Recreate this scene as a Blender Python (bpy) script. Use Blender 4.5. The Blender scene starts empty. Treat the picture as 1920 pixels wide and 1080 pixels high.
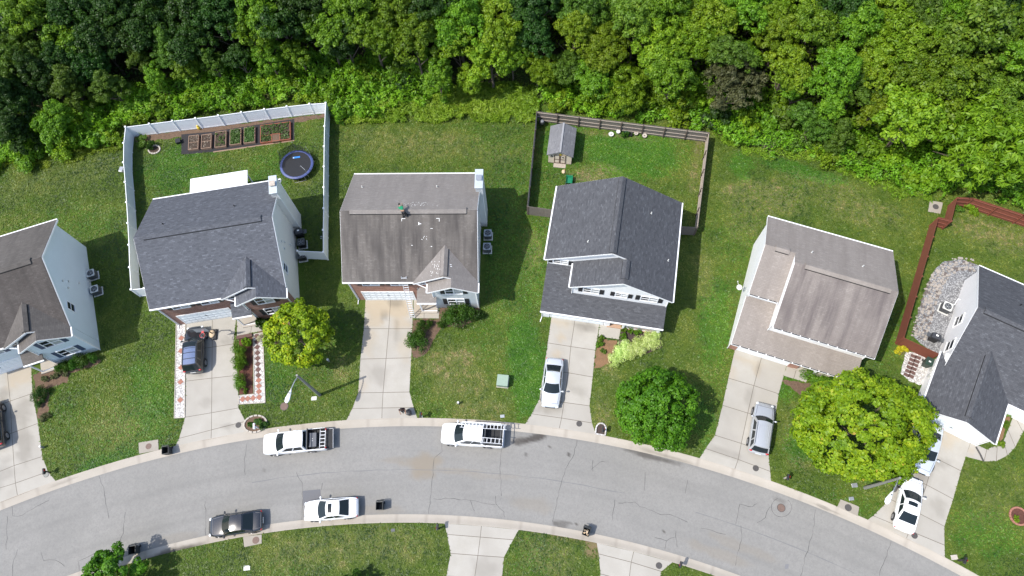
import bpy, bmesh, math, random
import numpy as np
from mathutils import Vector, Matrix
R = math.radians
SC = bpy.context.scene
COL = SC.collection
random.seed(7)

# ------------------------------------------------------------------ camera
CAM_H, FPX, NADIR = 66.0, 1340.0, (1003.0, 1088.0)      # drone height, focal length and plumb point in pixels of 1920x1080
def _ray(px, py): return np.array([px - 960.0, -(py - 540.0), -FPX])
_d = _ray(*NADIR); _d /= np.linalg.norm(_d)
_Z = -_d; _Y = np.array([0, 1.0, 0]); _Y = _Y - (_Y @ _Z) * _Z; _Y /= np.linalg.norm(_Y); _X = np.cross(_Y, _Z)
CM = np.array([_X, _Y, _Z])
cam_d = bpy.data.cameras.new("camera"); cam = bpy.data.objects.new("camera", cam_d); COL.objects.link(cam)
cam_d.sensor_width = 36.0; cam_d.lens = FPX / 1920.0 * 36.0; cam_d.clip_start = 0.5; cam_d.clip_end = 2000
m4 = Matrix([[*CM[0], 0], [*CM[1], 0], [*CM[2], CAM_H], [0, 0, 0, 1]])
cam.matrix_world = m4
SC.camera = cam
def at(px, py, z=0.0):
    """world point at height z seen at a photo pixel"""
    w = CM @ _ray(px, py); t = (CAM_H - z) / -w[2]
    return Vector((w[0] * t, w[1] * t, z))
def mpp(px, py, z=0.0): return (at(px + 1, py, z) - at(px, py, z)).length

# ------------------------------------------------------------------ world, sun, exposure
SUN_EL, SUN_AZ = 57.2, 23.3 + 180.0        # azimuth (from +X, ccw) of the direction TO the sun
wd = bpy.data.worlds.new("World"); SC.world = wd; wd.use_nodes = True
nt = wd.node_tree; bg = nt.nodes["Background"]
sky = nt.nodes.new("ShaderNodeTexSky"); sky.sky_type = 'NISHITA'; sky.sun_disc = False
sky.sun_elevation = R(SUN_EL); sky.sun_rotation = R(90 - SUN_AZ); sky.air_density = 1.0; sky.dust_density = 1.5
nt.links.new(sky.outputs[0], bg.inputs[0]); bg.inputs[1].default_value = 0.15
sl = bpy.data.lights.new("sun", 'SUN'); sl.energy = 3.05; sl.angle = R(0.6); sl.color = (1.0, 0.96, 0.89)
so = bpy.data.objects.new("sun", sl); COL.objects.link(so)
sd = Vector((-math.cos(R(SUN_AZ)) * math.cos(R(SUN_EL)), -math.sin(R(SUN_AZ)) * math.cos(R(SUN_EL)), -math.sin(R(SUN_EL))))
so.rotation_euler = sd.to_track_quat('-Z', 'Y').to_euler(); so.location = (-40, -20, 90)
SC.view_settings.view_transform = 'Standard'; SC.view_settings.look = 'None'
SC.view_settings.exposure = 0.84; SC.view_settings.gamma = 1.0

# ------------------------------------------------------------------ materials
def newmat(name):
    m = bpy.data.materials.new(name); m.use_nodes = True
    n = m.node_tree.nodes; l = m.node_tree.links
    return m, n, l, n["Principled BSDF"]
def rgba(c): return (c[0], c[1], c[2], 1.0)
def plain(name, col, rough=0.6, metal=0.0, var=0.12, scale=6.0, coat=0.0, bump=0.0, spec=0.5):
    """painted / plastic / metal surface with a little mottling"""
    m, n, l, p = newmat(name)
    p.inputs["Roughness"].default_value = rough; p.inputs["Metallic"].default_value = metal
    p.inputs["Coat Weight"].default_value = coat; p.inputs["Specular IOR Level"].default_value = spec
    tc = n.new("ShaderNodeTexCoord"); nz = n.new("ShaderNodeTexNoise"); nz.inputs["Scale"].default_value = scale; nz.inputs["Detail"].default_value = 5
    l.new(tc.outputs["Object"], nz.inputs["Vector"])
    mx = n.new("ShaderNodeMix"); mx.data_type = 'RGBA'
    mx.inputs[6].default_value = rgba([c * (1 - var) for c in col]); mx.inputs[7].default_value = rgba([min(1, c * (1 + var)) for c in col])
    l.new(nz.outputs["Fac"], mx.inputs[0]); l.new(mx.outputs[2], p.inputs["Base Color"])
    if bump:
        b = n.new("ShaderNodeBump"); b.inputs["Strength"].default_value = bump; b.inputs["Distance"].default_value = 0.05
        l.new(nz.outputs["Fac"], b.inputs["Height"]); l.new(b.outputs[0], p.inputs["Normal"])
    return m
def ramp(n, stops):
    r = n.new("ShaderNodeValToRGB"); e = r.color_ramp.elements
    while len(e) < len(stops): e.new(0.5)
    for k, (pos, c) in enumerate(stops): e[k].position = pos; e[k].color = rgba(c)
    return r
def mixc(n, l, fac, a, b, blend='MIX'):
    mx = n.new("ShaderNodeMix"); mx.data_type = 'RGBA'; mx.blend_type = blend
    for i, v in ((0, fac), (6, a), (7, b)):
        if hasattr(v, "links"): l.new(v, mx.inputs[i])
        elif i == 0: mx.inputs[0].default_value = v
        else: mx.inputs[i].default_value = rgba(v)
    return mx.outputs[2]
def noise(n, l, vec, scale, detail=4, rough=0.55, dist=0.0):
    z = n.new("ShaderNodeTexNoise"); z.inputs["Scale"].default_value = scale; z.inputs["Detail"].default_value = detail
    z.inputs["Roughness"].default_value = rough; z.inputs["Distortion"].default_value = dist
    if vec is not None: l.new(vec, z.inputs["Vector"])
    return z.outputs["Fac"]
def maprange(n, l, v, a, b, c=0.0, d=1.0):
    r = n.new("ShaderNodeMapRange"); r.inputs[1].default_value = a; r.inputs[2].default_value = b; r.inputs[3].default_value = c; r.inputs[4].default_value = d
    l.new(v, r.inputs[0]); return r.outputs[0]
def mapping(n, l, vec, scale):
    mp = n.new("ShaderNodeMapping"); mp.inputs["Scale"].default_value = scale; l.new(vec, mp.inputs["Vector"]); return mp.outputs[0]
def bump(n, l, p, h, strength, dist=0.02):
    b = n.new("ShaderNodeBump"); b.inputs["Strength"].default_value = strength; b.inputs["Distance"].default_value = dist
    l.new(h, b.inputs["Height"]); l.new(b.outputs[0], p.inputs["Normal"])
def attr(n, name):
    a = n.new("ShaderNodeAttribute"); a.attribute_name = name; return a.outputs["Fac"]

def shingle(name, dark, mid, light, streak=0.0, streak_col=(0.05, 0.045, 0.04), blotch=0.25):
    m, n, l, p = newmat(name)
    tc = n.new("ShaderNodeTexCoord"); uv = tc.outputs["UV"]
    br = n.new("ShaderNodeTexBrick"); l.new(uv, br.inputs["Vector"])
    br.inputs["Scale"].default_value = 1.0; br.inputs["Brick Width"].default_value = 0.30; br.inputs["Row Height"].default_value = 0.14
    br.inputs["Mortar Size"].default_value = 0.007; br.inputs["Mortar Smooth"].default_value = 0.3; br.offset = 0.37; br.squash = 1.0
    br.inputs["Color1"].default_value = (0, 0, 0, 1); br.inputs["Color2"].default_value = (1, 1, 1, 1); br.inputs["Mortar"].default_value = (0.0, 0.0, 0.0, 1)
    tab = ramp(n, [(0.0, dark), (0.45, mid), (0.8, mid), (1.0, light)]); l.new(br.outputs["Color"], tab.inputs[0])
    c = tab.outputs[0]
    # granule blends run over a tab or two
    nz = noise(n, l, mapping(n, l, uv, (6.0, 13.0, 1)), 1.0, 2, 0.5)
    c = mixc(n, l, maprange(n, l, nz, 0.54, 0.74, 0, 0.22), c, light)
    nz2 = noise(n, l, mapping(n, l, uv, (6.5, 14.0, 1)), 1.3, 2, 0.5)
    c = mixc(n, l, maprange(n, l, nz2, 0.55, 0.75, 0, 0.4), c, dark)
    big = noise(n, l, uv, 0.35, 3)
    c = mixc(n, l, maprange(n, l, big, 0.35, 0.7, 0, blotch), c, dark)
    if streak:
        s = noise(n, l, mapping(n, l, uv, (1.0, 0.13, 1)), 1.0, 4, 0.6)
        c = mixc(n, l, maprange(n, l, s, 0.42, 0.66, 0, streak), c, streak_col)
        s2 = noise(n, l, mapping(n, l, uv, (0.35, 0.14, 1)), 1.0, 3, 0.5)
        c = mixc(n, l, maprange(n, l, s2, 0.48, 0.66, 0, streak * 0.7), c, streak_col)
    row = n.new("ShaderNodeMath"); row.operation = 'MULTIPLY'; row.inputs[1].default_value = 0.45; l.new(br.outputs["Fac"], row.inputs[0])
    c = mixc(n, l, row.outputs[0], c, [x * 0.45 for x in dark])
    l.new(c, p.inputs["Base Color"]); p.inputs["Roughness"].default_value = 0.92; p.inputs["Specular IOR Level"].default_value = 0.25
    bump(n, l, p, br.outputs["Color"], 0.35, 0.012)
    return m
def siding(name, col, lap=0.19):
    m, n, l, p = newmat(name)
    tc = n.new("ShaderNodeTexCoord"); uv = tc.outputs["UV"]
    sp = n.new("ShaderNodeSeparateXYZ"); l.new(uv, sp.inputs[0])
    md = n.new("ShaderNodeMath"); md.operation = 'MODULO'; md.inputs[1].default_value = lap; l.new(sp.outputs[1], md.inputs[0])
    line = maprange(n, l, md.outputs[0], 0.0, 0.03, 1.0, 0.0)
    nz = noise(n, l, uv, 0.8, 4)
    c = mixc(n, l, nz, [x * 0.93 for x in col], [min(1, x * 1.05) for x in col])
    c = mixc(n, l, line, c, [x * 0.72 for x in col])
    l.new(c, p.inputs["Base Color"]); p.inputs["Roughness"].default_value = 0.55
    bump(n, l, p, md.outputs[0], 0.4, 0.1)
    return m
def brickmat(name, c1, c2, mortar):
    m, n, l, p = newmat(name)
    tc = n.new("ShaderNodeTexCoord"); br = n.new("ShaderNodeTexBrick"); l.new(tc.outputs["UV"], br.inputs["Vector"])
    br.inputs["Scale"].default_value = 1; br.inputs["Brick Width"].default_value = 0.23; br.inputs["Row Height"].default_value = 0.08
    br.inputs["Mortar Size"].default_value = 0.008; br.inputs["Color1"].default_value = rgba(c1); br.inputs["Color2"].default_value = rgba(c2); br.inputs["Mortar"].default_value = rgba(mortar)
    nz = noise(n, l, tc.outputs["UV"], 1.8, 4)
    c = mixc(n, l, maprange(n, l, nz, 0.4, 0.75, 0, 0.45), br.outputs["Color"], [x * 0.55 for x in c1])
    l.new(c, p.inputs["Base Color"]); p.inputs["Roughness"].default_value = 0.9
    bump(n, l, p, br.outputs["Fac"], -0.4, 0.01)
    return m
def concrete(name, base=(0.385, 0.362, 0.322)):
    m, n, l, p = newmat(name)
    tc = n.new("ShaderNodeTexCoord"); o = tc.outputs["Object"]
    a = noise(n, l, o, 0.5, 5, 0.6); b = noise(n, l, o, 7.0, 4, 0.7); g = noise(n, l, o, 60.0, 2)
    c = mixc(n, l, maprange(n, l, a, 0.35, 0.7), base, [base[0] * 0.84, base[1] * 0.83, base[2] * 0.80])
    c = mixc(n, l, maprange(n, l, b, 0.45, 0.75, 0, 0.35), c, [x * 0.78 for x in base])
    c = mixc(n, l, maprange(n, l, g, 0.3, 0.7, 0, 0.25), c, [min(1, x * 1.12) for x in base])
    c = mixc(n, l, attr(n, "panel"), c, [base[0] * 0.80, base[1] * 0.79, base[2] * 0.78])
    c = mixc(n, l, attr(n, "rust"), c, (0.36, 0.29, 0.20))
    c = mixc(n, l, attr(n, "soil"), c, (0.10, 0.088, 0.07))
    l.new(c, p.inputs["Base Color"]); p.inputs["Roughness"].default_value = 0.9; p.inputs["Specular IOR Level"].default_value = 0.3
    bump(n, l, p, b, 0.15, 0.01)
    return m
def asphalt(name):
    m, n, l, p = newmat(name)
    tc = n.new("ShaderNodeTexCoord"); o = tc.outputs["Object"]
    a = noise(n, l, o, 0.16, 5, 0.6); b = noise(n, l, o, 1.3, 5, 0.65); g = noise(n, l, o, 26.0, 3, 0.7)
    c = mixc(n, l, maprange(n, l, a, 0.35, 0.68), (0.205, 0.198, 0.184), (0.242, 0.233, 0.217))
    c = mixc(n, l, maprange(n, l, b, 0.45, 0.75, 0, 0.4), c, (0.174, 0.170, 0.162))
    c = mixc(n, l, maprange(n, l, g, 0.35, 0.72, 0, 0.55), c, (0.275, 0.266, 0.247))
    g3 = noise(n, l, o, 5.0, 4, 0.8)
    c = mixc(n, l, maprange(n, l, g3, 0.42, 0.70, 0, 0.42), c, (0.142, 0.138, 0.130))
    g2 = noise(n, l, o, 12.0, 3, 0.8)
    c = mixc(n, l, maprange(n, l, g2, 0.56, 0.78, 0, 0.6), c, (0.126, 0.124, 0.120))
    c = mixc(n, l, attr(n, "lane"), c, (0.145, 0.141, 0.133))
    c = mixc(n, l, attr(n, "silt"), c, (0.217, 0.185, 0.143))
    c = mixc(n, l, attr(n, "oil"), c, (0.043, 0.036, 0.031))
    c = mixc(n, l, attr(n, "patch"), c, (0.150, 0.148, 0.152))
    l.new(c, p.inputs["Base Color"]); p.inputs["Roughness"].default_value = 0.9; p.inputs["Specular IOR Level"].default_value = 0.3
    bump(n, l, p, g, 0.3, 0.01)
    return m
def lawnmat(name):
    m, n, l, p = newmat(name)
    tc = n.new("ShaderNodeTexCoord"); o = tc.outputs["Object"]
    big = noise(n, l, o, 0.10, 5, 0.6); mid = noise(n, l, o, 0.75, 6, 0.65, 0.4); fine = noise(n, l, o, 4.5, 6, 0.75, 0.6); bl = noise(n, l, o, 17.0, 4, 0.8)
    stroke = noise(n, l, mapping(n, l, o, (2.6, 7.0, 1)), 1.0, 5, 0.7, 1.5)
    clump = noise(n, l, o, 2.0, 5, 0.7, 0.8)
    c = mixc(n, l, maprange(n, l, big, 0.35, 0.65), (0.049, 0.102, 0.010), (0.078, 0.115, 0.018))
    c = mixc(n, l, maprange(n, l, mid, 0.42, 0.70, 0, 0.65), c, (0.105, 0.124, 0.032))
    c = mixc(n, l, maprange(n, l, attr(n, "lush"), 0, 1, 0, 0.85), c, (0.043, 0.124, 0.011))
    dr = n.new("ShaderNodeMath"); dr.operation = 'MULTIPLY'; l.new(attr(n, "dry"), dr.inputs[0]); l.new(maprange(n, l, fine, 0.33, 0.62, 0.10, 1.0), dr.inputs[1])
    c = mixc(n, l, dr.outputs[0], c, (0.189, 0.167, 0.084))
    c = mixc(n, l, maprange(n, l, clump, 0.50, 0.68, 0, 0.55), c, (0.032, 0.067, 0.010))
    c = mixc(n, l, maprange(n, l, fine, 0.50, 0.72, 0, 0.60), c, (0.025, 0.052, 0.010))
    c = mixc(n, l, maprange(n, l, stroke, 0.52, 0.72, 0, 0.55), c, (0.133, 0.159, 0.052))
    c = mixc(n, l, maprange(n, l, bl, 0.52, 0.76, 0, 0.50), c, (0.028, 0.058, 0.010))
    ds = n.new("ShaderNodeMath"); ds.operation = 'MULTIPLY'; l.new(attr(n, "soil"), ds.inputs[0]); l.new(maprange(n, l, fine, 0.30, 0.55, 0.3, 1.0), ds.inputs[1])
    c = mixc(n, l, ds.outputs[0], c, (0.210, 0.141, 0.088))
    l.new(c, p.inputs["Base Color"]); p.inputs["Roughness"].default_value = 0.95; p.inputs["Specular IOR Level"].default_value = 0.15
    ad = n.new("ShaderNodeMath"); ad.operation = 'ADD'; l.new(fine, ad.inputs[0]); l.new(bl, ad.inputs[1])
    bump(n, l, p, ad.outputs[0], 0.7, 0.07)
    return m
def groundcover(name, c1, c2, c3, scale=3.0, b=0.6):
    m, n, l, p = newmat(name)
    tc = n.new("ShaderNodeTexCoord"); o = tc.outputs["Object"]
    a = noise(n, l, o, scale, 5, 0.7, 0.5); g = noise(n, l, o, scale * 6, 4, 0.75)
    c = mixc(n, l, maprange(n, l, a, 0.35, 0.65), c1, c2); c = mixc(n, l, maprange(n, l, g, 0.48, 0.7, 0, 0.8), c, c3)
    l.new(c, p.inputs["Base Color"]); p.inputs["Roughness"].default_value = 0.95; p.inputs["Specular IOR Level"].default_value = 0.2
    bump(n, l, p, g, b, 0.05)
    return m
def pebbles(name, cols, scale):
    m, n, l, p = newmat(name)
    tc = n.new("ShaderNodeTexCoord"); v = n.new("ShaderNodeTexVoronoi"); v.inputs["Scale"].default_value = scale
    l.new(tc.outputs["Object"], v.inputs["Vector"])
    sp = n.new("ShaderNodeSeparateColor"); l.new(v.outputs["Color"], sp.inputs[0])
    r = ramp(n, [(k / (len(cols) - 1), c) for k, c in enumerate(cols)]); l.new(sp.outputs[0], r.inputs[0])
    e = maprange(n, l, v.outputs["Distance"], 0.25, 0.6, 0, 0.7)
    c = mixc(n, l, e, r.outputs[0], [x * 0.3 for x in cols[0]])
    l.new(c, p.inputs["Base Color"]); p.inputs["Roughness"].default_value = 0.85
    iv = n.new("ShaderNodeMath"); iv.operation = 'SUBTRACT'; iv.inputs[0].default_value = 1; l.new(v.outputs["Distance"], iv.inputs[1])
    bump(n, l, p, iv.outputs[0], 0.7, 0.05)
    return m
def foliage(name, dark, mid, light, tip=None, trans=0.42, rnd=1.0):
    """leaves: a value per leaf (attribute tint) picks its green; object random shifts one plant against the next"""
    m, n, l, p = newmat(name)
    st = [(0.0, dark), (0.5, mid), (0.9 if tip else 1.0, light)]
    if tip: st.append((1.0, tip))
    r = ramp(n, st); l.new(attr(n, "tint"), r.inputs[0])
    oi = n.new("ShaderNodeObjectInfo"); hs = n.new("ShaderNodeHueSaturation"); l.new(r.outputs[0], hs.inputs["Color"])
    l.new(maprange(n, l, oi.outputs["Random"], 0, 1, 0.5 - .015 * rnd, 0.5 + .012 * rnd), hs.inputs["Hue"])
    l.new(maprange(n, l, oi.outputs["Random"], 0, 1, 1 - .18 * rnd, 1 + .18 * rnd), hs.inputs["Value"])
    l.new(hs.outputs[0], p.inputs["Base Color"]); p.inputs["Roughness"].default_value = 0.5; p.inputs["Specular IOR Level"].default_value = 0.35
    t = n.new("ShaderNodeBsdfTranslucent"); l.new(hs.outputs[0], t.inputs["Color"])
    mx = n.new("ShaderNodeMixShader"); mx.inputs[0].default_value = trans
    l.new(p.outputs[0], mx.inputs[1]); l.new(t.outputs[0], mx.inputs[2]); l.new(mx.outputs[0], n["Material Output"].inputs[0])
    return m

M = dict(
    white=plain("white_paint", (0.78, 0.79, 0.80), 0.5, var=0.03), trim=plain("white_trim", (0.80, 0.80, 0.80), 0.45, var=0.02),
    vinyl=plain("white_vinyl", (0.80, 0.82, 0.84), 0.4, var=0.03, scale=1.2), black=plain("black_plastic", (0.018, 0.018, 0.02), 0.45, var=0.3),
    darkgrey=plain("dark_grey_metal", (0.07, 0.075, 0.08), 0.5, var=0.2), steel=plain("galvanised_steel", (0.45, 0.46, 0.47), 0.4, 0.7, var=0.12),
    alu=plain("aluminium", (0.72, 0.73, 0.74), 0.4, 0.25, var=0.05), cap=plain("chimney_cap_metal", (0.50, 0.55, 0.58), 0.45, 0.3, var=0.15, scale=3),
    rust=plain("rusty_cap", (0.42, 0.36, 0.30), 0.7, 0.1, var=0.5, scale=5), glass=plain("window_glass", (0.020, 0.024, 0.028), 0.06, var=0.2, spec=0.8),
    blind=plain("window_blind", (0.36, 0.37, 0.36), 0.4, var=0.2, scale=12), cglass=plain("car_glass", (0.012, 0.018, 0.021), 0.05, var=0.1, spec=0.35),
    pwhite=plain("white_car_paint", (0.80, 0.80, 0.80), 0.3, var=0.01, coat=0.6), psilver=plain("silver_car_paint", (0.58, 0.60, 0.62), 0.32, 0.35, var=0.02, coat=0.6),
    psilver2=plain("grey_silver_paint", (0.47, 0.48, 0.49), 0.32, 0.4, var=0.02, coat=0.6), pblue=plain("silver_blue_car_paint", (0.60, 0.64, 0.67), 0.32, 0.35, var=0.02, coat=0.6),
    pblack=plain("black_car_paint", (0.016, 0.018, 0.022), 0.18, var=0.05, coat=1.0), pgraph=plain("graphite_car_paint", (0.016, 0.017, 0.020), 0.22, 0.0, var=0.03, coat=1.0),
    tyre=plain("tyre_rubber", (0.022, 0.022, 0.022), 0.85, var=0.2), rim=plain("alloy_rim", (0.40, 0.40, 0.41), 0.35, 0.8, var=0.1),
    lamp=plain("headlamp_lens", (0.65, 0.67, 0.68), 0.15, var=0.1), red=plain("tail_lamp_red", (0.42, 0.02, 0.025), 0.25, var=0.1),
    wood=plain("weathered_fence_wood", (0.20, 0.17, 0.145), 0.9, var=0.30, scale=9), rail=plain("pale_fence_rail", (0.34, 0.29, 0.24), 0.9, var=0.2, scale=5),
    redfence=plain("red_stained_wood", (0.195, 0.058, 0.032), 0.8, var=0.2, scale=5), bedwood=plain("raised_bed_wood", (0.25, 0.165, 0.115), 0.85, var=0.25),
    redwood=plain("redwood_bed", (0.27, 0.09, 0.05), 0.85, var=0.2), jsoil=plain("joint_dirt", (0.115, 0.095, 0.072), 0.95), soil=groundcover("garden_soil", (0.055, 0.040, 0.030), (0.085, 0.06, 0.045), (0.03, 0.022, 0.018), 5),
    mulch=groundcover("brown_mulch", (0.115, 0.075, 0.052), (0.165, 0.110, 0.075), (0.05, 0.034, 0.026), 4), darkmulch=groundcover("dark_mulch", (0.055, 0.040, 0.036), (0.085, 0.062, 0.055), (0.03, 0.022, 0.02), 4),
    clay=groundcover("bare_clay", (0.24, 0.135, 0.075), (0.17, 0.105, 0.06), (0.10, 0.085, 0.04), 2.0), redmulch=groundcover("red_mulch", (0.13, 0.055, 0.04), (0.09, 0.04, 0.03), (0.05, 0.022, 0.018), 4),
    gravel=pebbles("grey_gravel", [(0.20, 0.20, 0.205), (0.33, 0.33, 0.335), (0.45, 0.45, 0.45)], 9.0), chips=pebbles("white_marble_chips", [(0.55, 0.52, 0.49), (0.72, 0.69, 0.66), (0.80, 0.78, 0.76)], 8.0),
    cobble=pebbles("cobble_stone", [(0.40, 0.34, 0.29), (0.50, 0.43, 0.37), (0.30, 0.25, 0.22)], 1.5), stone=plain("edging_stone", (0.40, 0.36, 0.31), 0.9, var=0.3, scale=7),
    paver=plain("red_paver", (0.30, 0.135, 0.095), 0.9, var=0.2), darkpaver=plain("dark_brown_paver", (0.115, 0.065, 0.055), 0.9, var=0.25),
    iron=plain("cast_iron", (0.065, 0.06, 0.057), 0.75, var=0.4, scale=14), rustiron=plain("rusty_cast_iron", (0.15, 0.10, 0.08), 0.8, var=0.4, scale=14),
    lidgrey=plain("lid_grey", (0.55, 0.55, 0.52), 0.7, var=0.1), tgreen=plain("transformer_green", (0.235, 0.31, 0.245), 0.6, var=0.12),
    bingreen=plain("bin_green", (0.020, 0.045, 0.032), 0.5, var=0.2), bingrey=plain("bin_dark", (0.028, 0.032, 0.032), 0.5, var=0.2),
    galv=plain("lamp_pole_grey", (0.22, 0.22, 0.20), 0.7, 0.2, var=0.15), bark=plain("tree_bark", (0.11, 0.085, 0.065), 0.9, var=0.3, bump=0.5),
    tan=plain("shed_siding_cream", (0.66, 0.57, 0.46), 0.7, var=0.05), brownt=plain("brown_trim", (0.13, 0.085, 0.065), 0.7, var=0.1),
    door=plain("entry_door", (0.10, 0.06, 0.05), 0.5, var=0.1), porch=plain("porch_tile", (0.42, 0.27, 0.18), 0.85, var=0.12),
    blue=plain("blue_pad_vinyl", (0.055, 0.075, 0.20), 0.5, var=0.7, scale=5), brightblue=plain("blue_logo_print", (0.03, 0.20, 0.62), 0.5, var=0.1), mat=plain("trampoline_mat", (0.008, 0.009, 0.012), 0.7, var=0.15),
    shutterk=plain("black_shutter", (0.016, 0.016, 0.018), 0.6, var=0.1), shutterb=plain("navy_shutter", (0.045, 0.065, 0.115), 0.6, var=0.1),
    garage=plain("garage_door_white", (0.74, 0.78, 0.80), 0.5, var=0.03), yellow=plain("yellow_plastic", (0.65, 0.48, 0.05), 0.5), orange=plain("terracotta_ball", (0.55, 0.25, 0.06), 0.6),
    toygreen=plain("green_plastic", (0.008, 0.16, 0.075), 0.45, var=0.1), hoopred=plain("hoop_red", (0.50, 0.06, 0.06), 0.5, var=0.1), sand=plain("tan_sandbag", (0.55, 0.42, 0.28), 0.9, var=0.1),
    skin=plain("skin", (0.30, 0.17, 0.11), 0.6, var=0.08), skinl=plain("light_skin", (0.50, 0.30, 0.22), 0.6, var=0.08), hair=plain("dark_hair", (0.018, 0.014, 0.012), 0.7, var=0.2),
    shirtg=plain("green_shirt", (0.008, 0.20, 0.095), 0.85, var=0.15), shirtr=plain("maroon_black_shirt", (0.045, 0.014, 0.013), 0.85, var=0.4, scale=8), pants=plain("black_trousers", (0.018, 0.018, 0.02), 0.9, var=0.2),
    solar=plain("blue_glass_roof", (0.12, 0.155, 0.26), 0.2, var=0.15, scale=10, spec=0.8), bedliner=plain("black_bed_liner", (0.02, 0.02, 0.021), 0.8, var=0.25, scale=9),
    tarp=plain("black_landscape_fabric", (0.016, 0.014, 0.016), 0.8, var=0.4), paper=plain("white_paper", (0.8, 0.8, 0.78), 0.7, var=0.03),
    concrete=concrete("concrete"), curb=concrete("curb_concrete", (0.39, 0.352, 0.302)), asphalt=asphalt("asphalt"), lawn=lawnmat("lawn_grass"), drain=concrete("drain_concrete", (0.31, 0.28, 0.24)),
    crack=plain("crack_filler", (0.075, 0.073, 0.07), 0.9, var=0.3), litter=groundcover("leaf_litter", (0.045, 0.040, 0.022), (0.035, 0.045, 0.015), (0.02, 0.022, 0.01), 1.2),
    roof_navy=shingle("slate_blue_shingle", (0.068, 0.072, 0.083), (0.092, 0.097, 0.111), (0.126, 0.133, 0.152), blotch=0.12),
    roof_char=shingle("charcoal_shingle", (0.057, 0.058, 0.064), (0.076, 0.078, 0.085), (0.103, 0.107, 0.116), blotch=0.12),
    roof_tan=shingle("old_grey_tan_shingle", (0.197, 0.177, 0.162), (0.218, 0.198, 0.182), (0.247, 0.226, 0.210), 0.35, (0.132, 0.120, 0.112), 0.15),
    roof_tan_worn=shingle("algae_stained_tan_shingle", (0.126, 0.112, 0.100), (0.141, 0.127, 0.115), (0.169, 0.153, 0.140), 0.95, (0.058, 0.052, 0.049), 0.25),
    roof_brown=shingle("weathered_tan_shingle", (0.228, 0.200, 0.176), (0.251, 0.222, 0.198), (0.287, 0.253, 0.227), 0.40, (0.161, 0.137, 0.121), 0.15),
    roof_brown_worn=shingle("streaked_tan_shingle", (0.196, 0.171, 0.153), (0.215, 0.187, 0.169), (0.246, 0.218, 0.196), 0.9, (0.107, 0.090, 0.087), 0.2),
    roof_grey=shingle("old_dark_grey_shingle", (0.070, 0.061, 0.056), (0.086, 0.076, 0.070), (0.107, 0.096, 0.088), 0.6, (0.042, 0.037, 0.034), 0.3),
    roof_grey_light=shingle("lighter_grey_shingle", (0.098, 0.088, 0.081), (0.118, 0.107, 0.098), (0.142, 0.129, 0.119), 0.5, (0.06, 0.055, 0.05), 0.25),  # lighter grey than the front slope of the same roof
    roof_shed=shingle("shed_shingle", (0.140, 0.140, 0.149), (0.177, 0.177, 0.186), (0.233, 0.233, 0.242), 0.2, (0.093, 0.093, 0.093), 0.2),
    s_blue=siding("pale_blue_siding", (0.63, 0.70, 0.745)), s_cream=siding("cream_grey_siding", (0.70, 0.69, 0.65)), s_grey=siding("light_grey_siding", (0.56, 0.59, 0.60)), s_white=siding("white_siding", (0.88, 0.87, 0.86)),
    brick=brickmat("red_brown_brick", (0.20, 0.085, 0.060), (0.29, 0.135, 0.095), (0.36, 0.30, 0.26)), brick_o=brickmat("orange_brick", (0.30, 0.115, 0.075), (0.38, 0.17, 0.11), (0.42, 0.36, 0.30)),
)
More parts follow.
